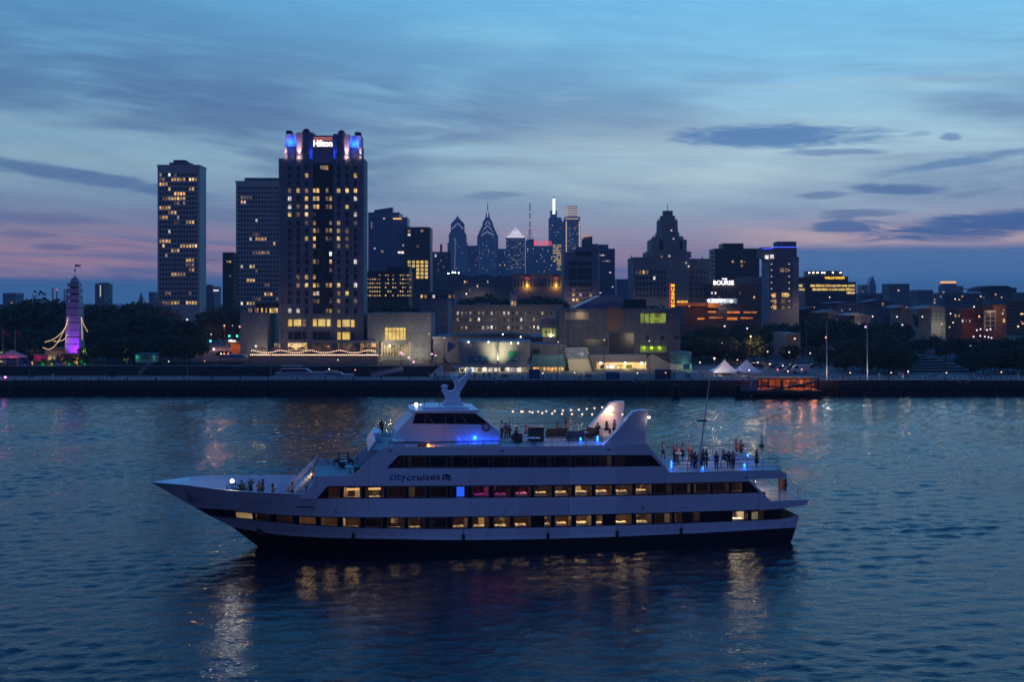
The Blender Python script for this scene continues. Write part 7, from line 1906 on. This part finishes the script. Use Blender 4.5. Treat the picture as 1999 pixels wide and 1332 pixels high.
for k in range(8): a = k * .785; b = MB(); b.lathe((X(24, 338) + 4.2 * math.cos(a), 338 + 4.2 * math.sin(a), 3.3), [(.08, 0), (.08, 2.3)], 6); b.build('pole', M_rail, t)
for dx, dy in ((-3, -5.2), (2.5, -5.2)): lamp('POINT', (X(24, 338) + dx, 338 + dy, 6.4), 130, (1., .12, .28), .2)
t = thing('garden_stage', 'pink lit stage booth between the blue and green trees', 'stall', (X(72, 338), 338, 3.3))
b = MB(); b.box(X(58, 338), X(84, 338), 338, 341, 3.3, 4.2); b.build('platform', M_wood, t)
b = MB(); b.box(X(58, 338), X(84, 338), 341, 341.3, 4.2, 6.2); b.build('back_wall', pmat('stage pink', (.5, .2, .3), .8), t)
b = MB(); b.box(X(57, 338), X(85, 338), 337.6, 341.5, 6.2, 6.35); b.build('roof', M_wood, t)
lamp('POINT', (X(68, 338), 339, 5.8), 60, (1., .08, .45), .2)
for px, py in ((62.5, 708), (63.5, 712), (66, 719)): b = MB(); b.ball((X(px, 337), 337.2, Z(py, 337)), .2, 6, 4); b.build('lamp', M_gb, t)
t = thing('garden_hall', 'low warm-lit garden hall behind the coloured trees', 'building', (X(112, 356), 356, 3.3))
piece(t, 'wall', 88, 132, 684, 714, 356, 6, C_beige); piece(t, 'roof', 85, 134, 680, 684, 355, 8, C_brown)
for px in (98, 108, 120): win_obj(t, X(px, 356), 355.9, Z(699, 356), 1.0, 1.6, W_o)
lamp('POINT', (X(95, 352), 352, Z(692, 352)), 90, (1, .6, .25), .2)
for i, px in enumerate((6, 30)):
    t = thing('red_flag', ['drooping dark red pennant flag at the left edge', 'drooping dark red pennant flag second from the left edge'][i], 'flag', (X(px, 340), 340, 3.3), 'red pennant flags')
    b = MB(); b.lathe((X(px, 340), 340, 3.3), [(.08, 0), (.05, Z(643, 340) - 3.3)], 6); b.build('pole', M_rail, t)
    silh(t, 'cloth', [(px, 644), (px + 7, 648), (px + 13, 658), (px + 12, 660), (px + 6, 653), (px, 652)], 340, .06, pmat('red flag cloth', (.35, .05, .05), .8))
# green-lit kiosk and the floating gangway in the basin
t = thing('kiosk', 'small promenade kiosk lit green at both ends', 'kiosk', (X(283, 334), 334, 3.3))
piece(t, 'wall', 265, 302, 694, 708, 334, 4, pmat('kiosk wall', (.35, .42, .42), .7)); piece(t, 'roof', 263, 303, 691, 694, 333.5, 5, C_teal); piece(t, 'shutter', 270, 298, 696, 701, 333.8, .3, M_grey)
for px in (266, 301): lamp('POINT', (X(px, 333), 333.3, Z(698, 333)), 16, (.1, 1., .6), .15)
t = thing('gangway', 'pale sloping gangway down into the dark basin below the kiosk', 'gangway', (X(280, 326), 326, 0))
silh(t, 'ramp', [(268, 734), (270, 730), (289, 712), (291, 712), (291, 716), (272, 734)], 325, 2.2, M_grey); silh(t, 'handrail', [(270, 727), (290, 708.5), (290, 709.5), (270, 728)], 324.9, .1, M_rail)
t = thing('gangway', 'long pale gangway bridge beside the violet globe lamps', 'gangway', (X(760, 318), 318, 0))
silh(t, 'ramp', [(724, 733), (780, 720), (786, 720), (786, 725), (730, 736)], 317, 2.4, pmat('pale gangway', (.4, .42, .45), .6)); silh(t, 'handrail', [(724, 728), (786, 715.5), (786, 716.5), (724, 729)], 316.9, .1, M_rail)
for px in (726, 741, 756, 771, 784): b = MB(); b.box(X(px, 317), X(px, 317) + .08, 316.9, 317, Z(733 - (px - 724) * .2, 317), Z(728 - (px - 724) * .2, 317)); b.build('baluster', M_rail, t)
t = thing('pavilion_tent', 'flat blue-grey marquee roof on the dark promenade below the orange canopy', 'tent', (X(452, 345), 345, 3.4))
silh(t, 'canopy', [(428, 699), (432, 693.5), (474, 693.5), (482, 699)], 343, 6, pmat('blue marquee', (.10, .16, .28), .7))
for px in (430, 447, 464, 480): b = MB(); b.box(X(px, 343), X(px, 343) + .15, 343, 343.2, 3.3, Z(699, 343)); b.build('post', M_grey, t)
qh = random.Random(14)
for k in range(20):
    px = 300 + k * 9.2; t = thing('hedge_shrub', 'dark shrub in the hedge along the inner promenade', 'shrub', (X(px, 337), 337, 3.3), 'hedge shrubs on the promenade')
    vs, fs = [], []
    for _ in range(120):
        p = Vector((qh.gauss(0, .55), qh.gauss(0, .4), abs(qh.gauss(.5, .4)))); a = Vector((qh.uniform(-1, 1), qh.uniform(-1, 1), qh.uniform(-1, 1))) * .2; e = Vector((qh.uniform(-1, 1), qh.uniform(-1, 1), qh.uniform(-1, 1))) * .2
        n = len(vs); vs += [p, p + a, p + a + e, p + e]; fs.append((n, n + 1, n + 2, n + 3))
    me = bpy.data.meshes.new('foliage'); me.from_pydata(vs, [], fs); me.materials.append(M_leaf2); link('foliage', me, t)
    b = MB(); b.tube([(0, 0, -.1), (0, 0, .5)], .06, 5); b.build('stem', M_bark, t, True)

# ------------------------------------------------------------------ boats in the basin
def yacht(label, px0, px1, ydeck, ytop, Y, mat):
    t = thing('moored_boat', label, 'boat', (X((px0 + px1) / 2, Y), Y, 0)); L = px1 - px0
    x0, x1 = X(px0, Y), X(px1, Y); zd = Z(ydeck, Y); zt_ = Z(ytop, Y); w_ = 2.1
    b = MB(); secs = []
    for s, hb_ in ((0, .75), (.25, 1), (.7, .95), (.9, .55), (1.0, .03)):
        x = x0 + (x1 - x0) * s; secs.append([(x, Y - w_ * hb_ * .7, -.3), (x, Y - w_ * hb_, zd + .25 * s), (x, Y + w_ * hb_, zd + .25 * s), (x, Y + w_ * hb_ * .7, -.3)])
    for a, c in zip(secs[:-1], secs[1:]): b.add(a + c, [(0, 4, 5, 1), (1, 5, 6, 2), (2, 6, 7, 3)])
    b.add(secs[0], [(0, 1, 2, 3)]); b.build('hull', mat, t)
    b = MB(); b.prism([(x0 + (x1 - x0) * .08, zd), (x0 + (x1 - x0) * .72, zd), (x0 + (x1 - x0) * .58, zd + (zt_ - zd) * .6), (x0 + (x1 - x0) * .1, zd + (zt_ - zd) * .6)], Y - 1.5, Y + 1.5); b.build('cabin', mat, t)
    b = MB(); b.prism([(x0 + (x1 - x0) * .12, zd + (zt_ - zd) * .2), (x0 + (x1 - x0) * .66, zd + (zt_ - zd) * .2), (x0 + (x1 - x0) * .58, zd + (zt_ - zd) * .5), (x0 + (x1 - x0) * .12, zd + (zt_ - zd) * .5)], Y - 1.53, Y - 1.48); b.build('window', M_dark, t)
    b = MB(); b.box(x0 + (x1 - x0) * .12, x0 + (x1 - x0) * .5, Y - 1.2, Y + 1.2, zt_ - .12, zt_); b.build('flybridge_roof', mat, t)
    for s in (.14, .48): b = MB(); b.box(x0 + (x1 - x0) * s, x0 + (x1 - x0) * s + .08, Y - 1.1, Y - 1.0, zd + (zt_ - zd) * .6, zt_ - .12); b.build('post', M_rail, t)
M_by = pmat('grey-white gelcoat', (.40, .44, .50), .4, .05)
yacht('long pale motor yacht moored in the dark basin below the hotel terrace', 540, 640, 728, 714, 300, M_by); yacht('smaller pale cruiser moored behind the rail right of the long yacht', 628, 692, 732, 724, 294, M_by)

# ------------------------------------------------------------------ quay furniture
M_pr = pmat('pale pier rail', (.80, .78, .68), .6, .1)
def pier_rail(label, px0, px1, Y=270.2, n=5, mat=None):
    t = thing('pier_railing', label, 'railing', (X(px0, Y), Y, 3.3), 'pale pier railings'); m = mat or M_pr
    x0, x1 = X(px0, Y), X(px1, Y)
    b = MB(); b.box(x0, x1, Y - .05, Y + .05, 4.25, 4.36); b.build('top_rail', m, t)
    b = MB(); b.box(x0, x1, Y - .03, Y + .03, 3.75, 3.80); b.build('mid_rail', m, t)
    for k in range(n + 1): x = x0 + (x1 - x0) * k / n; b = MB(); b.box(x - .05, x + .05, Y - .04, Y + .04, 3.38, 4.25); b.build('post', m, t)
for px0, px1, n, lab in ((2, 53, 4, 'pale railing at the far left end of the pier'), (70, 102, 2, 'short pale railing left of the figure in white'), (104, 150, 4, 'pale railing just right of the figure in white'), (150, 195, 4, 'pale railing below the green-lit trees'), (197, 213, 2, 'shortest pale railing before the gap below the gangway'),
                         (226, 288, 5, 'pale railing below the sloping gangway'), (290, 332, 4, 'pale railing right of the sloping gangway'), (336, 388, 4, 'dim pale railing left of the bluish barrier'), (528, 600, 6, 'pale railing in front of the long yacht'), (605, 654, 4, 'pale railing in front of the smaller cruiser')): pier_rail(lab, px0, px1, n=n)
pier_rail('long bluish solid barrier along the middle of the pier', 392, 516, n=10, mat=pmat('blue barrier', (.22, .28, .40), .6)); pier_rail('grey rail at the right end of the pier beside the path', 660, 700, n=4, mat=M_grey)
t = thing('violet_lamp', 'low violet lamp behind the leftmost pier railing', 'lamp', (X(9, 271), 271.5, 3.3)); b = MB(); b.ball((X(9, 271), 271.5, 4.0), .28, 8, 6); b.build('globe', emat('violet low', (.9, .3, 1.), 4), t); b = MB(); b.lathe((X(9, 271), 271.5, 3.3), [(.06, 0), (.06, .5)], 6); b.build('post', M_steel, t); lamp('POINT', (X(9, 271), 270.6, 4.2), 40, (.8, .1, 1.), .2)
for i, (px, y0) in enumerate(((55.5, 722), (365.5, 712), (528.5, 660), (455, 616))):
    if i == 3: continue
    t = thing('light_pole', ['thin pole in the railing gap at the left', 'thin pole above the middle pier railing', 'tall thin pole in front of the hotel podium'][i], 'pole', (X(px, 271), 271.5, 3.3)); b = MB(); b.lathe((X(px, 271), 271.5, 3.3), [(.1, 0), (.05, Z(y0, 271) - 3.3)], 6); b.build('shaft', M_grey, t); b = MB(); b.lathe((X(px, 271), 271.5, 3.3), [(.22, 0), (.22, .1)], 8); b.build('base', M_grey, t)
# flagpoles
for i, (px, y0, lab) in enumerate(((1574.5, 628, 'thin grey flagpole without a flag left of the flagged one'), (1614.5, 628, 'white middle flagpole flying a drooping dark flag'), (1693.5, 624, 'tallest white flagpole on the right quay'))):
    Y = 272; t = thing('flagpole', lab, 'flagpole', (X(px, Y), Y, 3.3)); b = MB(); b.lathe((X(px, Y), Y, 3.3), [(.17 if i else .1, 0), (.06, Z(y0, Y) - 3.3)], 8); b.build('pole', M_pr if i else M_grey, t)
    b = MB(); b.ball((X(px, Y), Y, Z(y0, Y) + .1), .14, 8, 6); b.build('finial', M_pr, t)
    if i == 1: silh(t, 'flag', [(1616, 675), (1623, 675.5), (1632, 682), (1631, 686), (1622, 683), (1616, 681)], Y, .06, pmat('slate flag cloth', (.16, .17, .24), .8))
    if i: lamp('POINT', (X(px - 3, Y), Y - 1.5, 5.4), 60, (1, .95, .8), .15)
# white tents
M_tent = pmat('white tent canvas', (.72, .73, .76), .8, .05, 1)
for i, px in enumerate((1415, 1458)):
    Y = 288; x = X(px, Y); hw = 3.5; zb_, zt_ = Z(724, Y), Z(702, Y)
    t = thing('peaked_tent', ['white peaked tent on the left, with a pale crate under it', 'white peaked tent on the right of the pair'][i], 'tent', (x, Y, 3.3))
    b = MB(); n = 8; vs = []
    for k in range(n + 1):
        f = k / n; h = zb_ + (zt_ - zb_) * f ** 1.7; w_ = hw * (1 - f) + .02
        vs += [(x - w_, Y - w_, h), (x + w_, Y - w_, h), (x + w_, Y + w_, h), (x - w_, Y + w_, h)]
    b.add(vs, [(k * 4 + j, k * 4 + (j + 1) % 4, k * 4 + 4 + (j + 1) % 4, k * 4 + 4 + j) for k in range(n) for j in range(4)]); b.build('canopy', M_tent, t)
    b = MB()
    for s in (-1, 1): b.box(x - hw, x + hw, Y + s * hw - .03, Y + s * hw + .03, zb_ - .35, zb_); b.box(x + s * hw - .03, x + s * hw + .03, Y - hw + .03, Y + hw - .03, zb_ - .35, zb_)
    b.build('valance', M_tent, t)
    for sx in (-1, 1):
        for sy in (-1, 1): b = MB(); b.lathe((x + sx * (hw - .1), Y + sy * (hw - .1), 3.3), [(.06, 0), (.06, zb_ - 3.3)], 6); b.build('pole', M_rail, t)
    lamp('POINT', (x - 1, Y - 1, zb_ - .7), 160 if i == 0 else 60, (1, .85, .6), .15)
lamp('SPOT', (X(1395, 284), 282, Z(706, 284)), 900, (1, .74, .55), .3, rot=(R(62), 0, R(-35)), spot=110, blend=.7)
t = thing('low_crate', 'pale crate under the left white tent', 'crate', (X(1417, 287), 286, 3.3)); b = MB(); b.box(-1.2, 1.2, 0, .9, .1, 1.05); b.build('body', C_beige, t, True); b = MB(); b.box(-1.3, 1.3, -.08, .98, 1.05, 1.12); b.build('lid', M_pr, t, True)
# floating landing stage glowing orange
ds = thing('landing_stage', 'low floating landing stage glowing orange with a sloping truss ramp at the right', 'dock', (X(1525, 262), 262, 0))
piece(ds, 'pontoon', 1447, 1607, 764, 771, 259, 5, M_pile)
silh(ds, 'bow_wall', [(1447, 766), (1446, 754), (1478, 758), (1478, 766)], 259.5, .3, pmat('grey pontoon wall', (.22, .20, .22), .7)); piece(ds, 'kiosk_wall', 1467, 1479, 742, 764, 261, 1.5, pmat('pinkish hut', (.30, .22, .24), .7))
silh(ds, 'truss_ramp', [(1490, 762), (1580, 748), (1600, 742), (1600, 744.5), (1580, 752), (1500, 764)], 260.2, 2.2, M_pile)
piece(ds, 'canopy', 1480, 1600, 738, 741, 263, 5, pmat('orange canopy', (.45, .26, .14), .8)); piece(ds, 'rear_wall', 1482, 1590, 741, 754, 268.2, .3, pmat('ochre dock wall', (.30, .19, .11), .8, .5, .4))
piece(ds, 'deck', 1480, 1600, 762, 764, 260, 8, pmat('dock deck', (.34, .22, .14), .8))
for px in range(1486, 1600, 14): piece(ds, 'post', px, px + 1.5, 741, 763, 262.6, .3, M_pile)
for x0, x1 in ((1488, 1502), (1545, 1556)): piece(ds, 'dark_opening', x0, x1, 745, 754, 268.0, .2, M_black)
for px in (1467, 1526, 1598): b = MB(); b.lathe((X(px, 261), 261, -.5), [(.28, 0), (.28, Z(738 if px != 1526 else 743, 261) + .5)], 8); b.build('mooring_pile', M_pile if px != 1467 else C_beige, ds)
for px, p in ((1503, 190), (1537, 130), (1566, 210), (1592, 190)): lamp('POINT', (X(px, 264), 265, Z(745, 264)), p, (1, .26, .06), .25)
b = MB()
for px in range(1484, 1600, 5): b.box(X(px, 260), X(px, 260) + .05, 259.9, 259.95, Z(757 - (px - 1484) * .08, 260), Z(752 - (px - 1484) * .08, 260))
tag(b.build('baluster', M_rail, ds), kind='stuff')
for i, (px, py, c, lab) in enumerate(((1463, 723, LV, 'white lamp on a pale post at the left end of the landing stage'), (1518.5, 722, (1., .25, .15), 'red-orange lamp over the left part of the landing stage'), (1538.5, 725, (1., .6, .5), 'pale pink lamp over the middle of the landing stage'), (1565.5, 721.5, (1., .4, .25), 'orange lamp on the tallest post of the landing stage'))):
    lamppost('dock_lamp', lab, px, py, 265, c, 5, .26, 50, 'lamps over the landing stage', zg=.4, glow='d%d' % i)
# mooring dolphins in the river
for px, lab in ((1318, 'dark cluster of mooring piles standing in the water in front of the museum'), (1440, 'dark cluster of mooring piles at the left end of the landing stage')):
    t = thing('mooring_dolphin', lab, 'mooring piles', (X(px, 262), 260, 0))
    for dx, dy in ((-.7, 0), (.7, .2), (0, .8)): b = MB(); b.tube([(dx * 1.3, dy, -1.5), (dx * .7, dy * .6, 2.9)], .38, 8); b.build('pile', M_pile, t, True)
    b = MB(); b.box(-.95, .95, -.1, .7, 1.9, 2.2); b.build('collar', M_pile, t, True)
# vans and cars in the car park
M_van = pmat('white van paint', (.6, .6, .62), .4, .05)
for i, (px, Y, m, lab) in enumerate(((1563, 296, M_van, 'white van parked on the riverside plaza'), (1545, 297, M_grey, 'grey car parked left of the white van'), (1532, 318, M_van, 'pale car parked higher in the car park'), (1553, 318, M_black, 'dark car parked higher in the car park'), (1478, 320, M_black, 'dark car parked behind the right white tent'), (1595, 320, M_grey, 'grey car parked at the right end of the car park'), (1516, 319, M_grey, 'grey car parked in the middle of the upper row'))):
    t = thing('parked_van' if i == 0 else 'parked_car', lab, 'van' if i == 0 else 'car', (X(px, Y), Y, 3.33 if Y < 300 else 3.33), None if i == 0 else 'cars in the riverside car park')
    if i == 0:
        x = X(px, Y); z = 3.33
        b = MB(); b.prism([(x - 2.6, z + .35), (x + 2.4, z + .35), (x + 2.4, z + 2.2), (x - 1.2, z + 2.2), (x - 2.0, z + 1.25), (x - 2.6, z + 1.1)], Y, Y + 1.9); b.build('body', m, t)
        b = MB(); b.prism([(x - 1.85, z + 1.3), (x - 1.15, z + 2.05), (x - .5, z + 2.05), (x - .5, z + 1.3)], Y - .02, Y + .05); b.build('side_window', M_dark, t)
        for dx in (-1.6, 1.5): b = MB(); b.prism([(x + dx + .36 * math.cos(a), z + .36 + .36 * math.sin(a)) for a in urange(0, 6.283, 12)[:-1]], Y - .04, Y + .25); b.build('wheel', M_black, t)
    else: car(t, X(px, Y), Y, 3.33, m)
# containers and booths on the quay edge
for i, (px0, px1, yt, Y, m, lab) in enumerate(((1033, 1055, 722, 276, pmat('blue tarp', (.05, .09, .20), .6), 'dark blue covered booth on the quay in front of the restaurant'), (1183, 1210, 727, 274, pmat('blue cover', (.04, .08, .22), .5), 'deep blue covered stack on the quay in front of the lit museum shop'), (1279, 1311, 722, 274, pmat('slate container', (.06, .075, .11), .6), 'slate blue container on the quay in front of the sloped museum wall'))):
    t = thing('quay_booth', lab, 'booth', (X((px0 + px1) / 2, Y), Y, 3.3)); x0, x1 = X(px0, Y), X(px1, Y); zt_ = Z(yt, Y)
    b = MB(); b.prism([(x0, 3.4), (x1, 3.4), (x1, zt_ - .35), (x1 - .3, zt_), (x0 + .2, zt_), (x0, zt_ - .2)], Y, Y + 2.2); b.build('cover', m, t)
    b = MB(); b.box(x0 + .2, x1 - .2, Y + .1, Y + 2.1, 3.3, 3.4); b.build('base', M_black, t)
for i, px in enumerate((968, 1240, 1874)):
    t = thing('mooring_cleft', ['pair of pale angled panels on the quay edge below the hall', 'pair of pale angled panels on the quay edge below the museum shop', 'pair of pale angled panels on the quay edge below the stepped lawn'][i], 'quay fitting', (X(px + 8, 269), 268.6, 2.2))
    for s in (-1, 1): silh(t, 'panel', [(px + 8 + s * 2, 747), (px + 8 + s * 17, 741.5), (px + 8 + s * 12, 746), (px + 8 + s * 6, 748.5)], 268.62, .12, pmat('pale fender panel', (.3, .29, .26), .8))
# people along the quay (far and small)
WALK = [(104, 'white', 'white', 'figure in white between the pale pier railings'), (572, 'white', 'grey', 'figure in white behind the rail at the long yacht'), (906, 'black', 'black', 'dark figure before the left doors of the spotlit hall'), (927, 'grey', 'black', 'grey figure at the spotlit hall doors'), (945, 'black', 'navy', 'dark figure by the lamp post of the spotlit hall'), (956, 'black', 'black', 'dark figure right of the hall lamp post'),
        (1088, 'black', 'black', 'dark seated-looking figure at the restaurant corner'), (1134.5, 'black', 'navy', 'dark figure walking in front of the ramped stair'), (1148.5, 'navy', 'black', 'dark figure at the foot of the stair handrail'), (1316, 'navy', 'black', 'blue-clad figure right of the slate container'), (1340.5, 'black', 'black', 'left one of a dark pair under the drum canopy'), (1345.5, 'black', 'black', 'right one of a dark pair under the drum canopy'),
        (1372, 'brown', 'black', 'brown figure left of the white tents'), (1594, 'grey', 'grey', 'grey figure left of the middle flagpole'), (1606, 'white', 'grey', 'figure in white beside the middle flagpole'), (1622, 'grey', 'white', 'pale figure right of the middle flagpole'), (1646, 'grey', 'navy', 'grey figure between the two right flagpoles'), (1717, 'cream', 'white', 'pale figure right of the tallest flagpole'),
        (1757, 'white', 'cream', 'pale figure left of the low quay lamp'), (1763, 'pink', 'white', 'pinkish figure beside the low quay lamp'), (1808, 'red', 'black', 'figure in dull red below the stepped lawn'), (1841, 'cream', 'grey', 'cream figure below the stepped lawn'), (1902, 'tan', 'white', 'tan figure right of the stepped lawn'), (1988, 'cream', 'cream', 'pale figure at the right end of the quay'), (868, 'red', 'black', 'figure in red on the brick path'), (850, 'navy', 'black', 'navy figure on the brick path'), (836, 'grey', 'navy', 'grey figure below the violet globe lamps')]
qp = random.Random(8)
for i, (px, tp, bt, lab) in enumerate(WALK):
    Y = 271.5 + qp.uniform(0, 6); place_person(['man', 'walk', 'fold', 'lady'][i % 4], (X(px, Y), Y, 3.3), qp.uniform(0, 6.28), tp, bt, ['black', 'brown', 'fair'][i % 3], lab, 'people along the quay')
for px in (1720, 1760, 1840, 1900, 1950, 1990): lamp('POINT', (X(px, 271), 270.5, 5.6), 22, (1, .85, .55), .2)
# channel buoy
t = thing('channel_buoy', 'small dark channel buoy with a ball topmark floating beyond the stern', 'buoy', (X(1487.5, 172), 172, 0))
b = MB(); b.lathe((0, 0, -.3), [(.4, 0), (.55, .2), (.5, .5), (.2, .6)], 12); b.build('float', M_black, t, True)
b = MB(); b.lathe((0, 0, .25), [(.18, 0), (.12, .8), (.05, .9)], 8); b.build('mast', pmat('buoy paint', (.3, .34, .4), .5), t, True)
b = MB(); b.ball((0, 0, 1.5), .15, 8, 6); b.tube([(0, 0, 1.1), (0, 0, 1.4)], .03, 5); b.build('topmark', M_black, t, True)

# quay edge railing, benches, bollards, small planters
for i, (px0, px1, lab) in enumerate(((846, 960, 'thin dark quay railing below the spotlit hall'), (1062, 1180, 'thin dark quay railing below the ramped stair'), (1212, 1276, 'thin dark quay railing below the sloped museum wall'), (1372, 1476, 'thin pale quay railing in front of the white tents'), (1640, 1750, 'thin pale quay railing left of the low quay lamp'), (1790, 1890, 'thin pale quay railing below the stepped lawn'), (1910, 2010, 'thin pale quay railing at the right end'))):
    pier_rail(lab, px0, px1, 269.7, 10, M_grey if i < 3 else M_pr)
for px, lab in ((1655, 'bench left of the tall flagpole trees'), (1735, 'bench under the quay lawn trees'), (1825, 'bench below the middle of the stepped lawn'), (1930, 'bench at the right end of the quay'), (985, 'bench in front of the hall doors'), (1150, 'bench beside the ramped stair')):
    t = thing('park_bench', 'small dark ' + lab, 'bench', (X(px, 275), 275, 3.3)); b = MB(); b.box(-.9, .9, 0, .45, .42, .48); b.build('seat', M_wood, t, True); b = MB(); b.box(-.9, .9, .45, .5, .5, .95); b.build('backrest', M_wood, t, True)
    for s in (-.75, .75): b = MB(); b.box(s - .05, s + .05, .02, .48, 0, .42); b.build('leg', M_steel, t, True)
bm = MB(); bm.lathe((0, 0, 0), [(.2, 0), (.14, .12), (.13, .5), (.22, .56), (.2, .68), (.05, .74)], 8); bme = bm.mesh('mooring_bollard'); bme.materials.append(M_pile2)
for px in range(30, 2010, 55): o = link('mooring_bollard', bme); o.location = (X(px, 269.9), 269.9 if px > 842 else 269.75, 3.38 if px < 1040 else 3.38); tag(o, 'squat dark bollard in the line along the quay edge', 'bollard', 'bollards along the quay edge')
for px, y, c, lab in ((1060, 729, WH, 'small white post lamp in front of the restaurant'), (1122, 728, WH, 'small white post lamp left of the ramped stair'), (1300, 728, OR, 'small orange post lamp by the slate container'), (1245, 729, WH, 'small white post lamp before the lit shop'), (1660, 728, (1., .75, .5), 'small warm post lamp right of the middle flagpole'), (1740, 728, (1., .75, .5), 'small warm post lamp under the quay lawn trees'), (1848, 728, (1., .75, .5), 'small warm post lamp below the stepped lawn'), (1955, 727, (1., .75, .5), 'small warm post lamp near the right end of the quay'),
                      (330, 706, WH, 'small white post lamp on the dark promenade'), (400, 705, OR, 'small orange post lamp on the dark promenade'), (660, 703, WH, 'small white post lamp below the hotel terrace'), (694, 722.5, OR, 'small red-orange lamp above the smaller cruiser'), (643, 721, WH, 'small white lamp at the stern of the long yacht')):
    lamppost('post_lamp', lab, px, y, 272 if px > 842 else (335 if y < 710 else 290), c, 5, .22, 0, 'small post lamps', zg=3.3 if y < 710 or px > 842 else 0.0, glow='post%d' % px)

# tall lamps added only to brighten the waterfront fronts
for i, (px, py, Y, p, c, lab) in enumerate(((1090, 668, 296, 900, (1., .82, .58), 'tall added fill lamp in front of the riverside restaurant'), (1180, 664, 296, 1100, (1., .82, .58), 'tall added fill lamp left of the lit museum shop'), (1268, 666, 296, 900, (1., .80, .55), 'tall added fill lamp in front of the sloped museum wall'), (868, 660, 330, 1100, (1., .80, .55), 'tall added fill lamp at the end of the brick quay path'),
        (838, 652, 340, 900, (1., .80, .55), 'tall added fill lamp in front of the right hotel wing'), (955, 640, 405, 1300, (1., .82, .6), 'tall added fill lamp before the left half of the loft building'), (1050, 640, 405, 1300, (1., .82, .6), 'tall added fill lamp before the right half of the loft building'), (1340, 606, 600, 1000, (1., .78, .5), 'tall added fill lamp beside the custom house wing'), (1260, 600, 600, 900, (1., .78, .5), 'tall added fill lamp before the custom house front'),
        (1590, 600, 505, 1100, (1., .75, .5), 'tall added fill lamp beside the pitched-roof house by the blue-lined apartments'), (1660, 604, 492, 900, (1., .75, .5), 'tall added fill lamp at the pale low house on the right bank'), (1770, 600, 488, 900, (1., .8, .6), 'tall added fill lamp between the beige gabled houses'), (1960, 606, 452, 900, (1., .62, .35), 'tall added amber fill lamp before the brown brick warehouse'), (1130, 590, 630, 2200, (1., .78, .6), 'tall added fill lamp at the foot of the mauve modern building'), (930, 586, 800, 4000, (1., .75, .5), 'tall added fill lamp before the dark office terrace'))):
    lamppost('added_fill_lamp', lab, px, py, Y, c, 5, .2, p, 'added fill lamps along the waterfront', zg=3.3 if px > 842 and Y < 331 else None, glow='tall%d' % i)

# ------------------------------------------------------------------ evening haze between the river and downtown
b = MB(); b.box(-4200, 4200, -300, 3400, -3.0, 330)
hz = link('haze', b.mesh('haze')); tag(hz, kind='stuff')
m = bpy.data.materials.new('evening haze'); m.use_nodes = True; t = m.node_tree; t.nodes.clear(); g = G(t)
v = g.n('ShaderNodeVolumePrincipled'); v.inputs['Color'].default_value = (.80, .86, 1.0, 1); v.inputs['Density'].default_value = 0.00013; v.inputs['Anisotropy'].default_value = 0.1
o = g.n('ShaderNodeOutputMaterial'); t.links.new(v.outputs[0], o.inputs['Volume']); hz.data.materials.append(m)
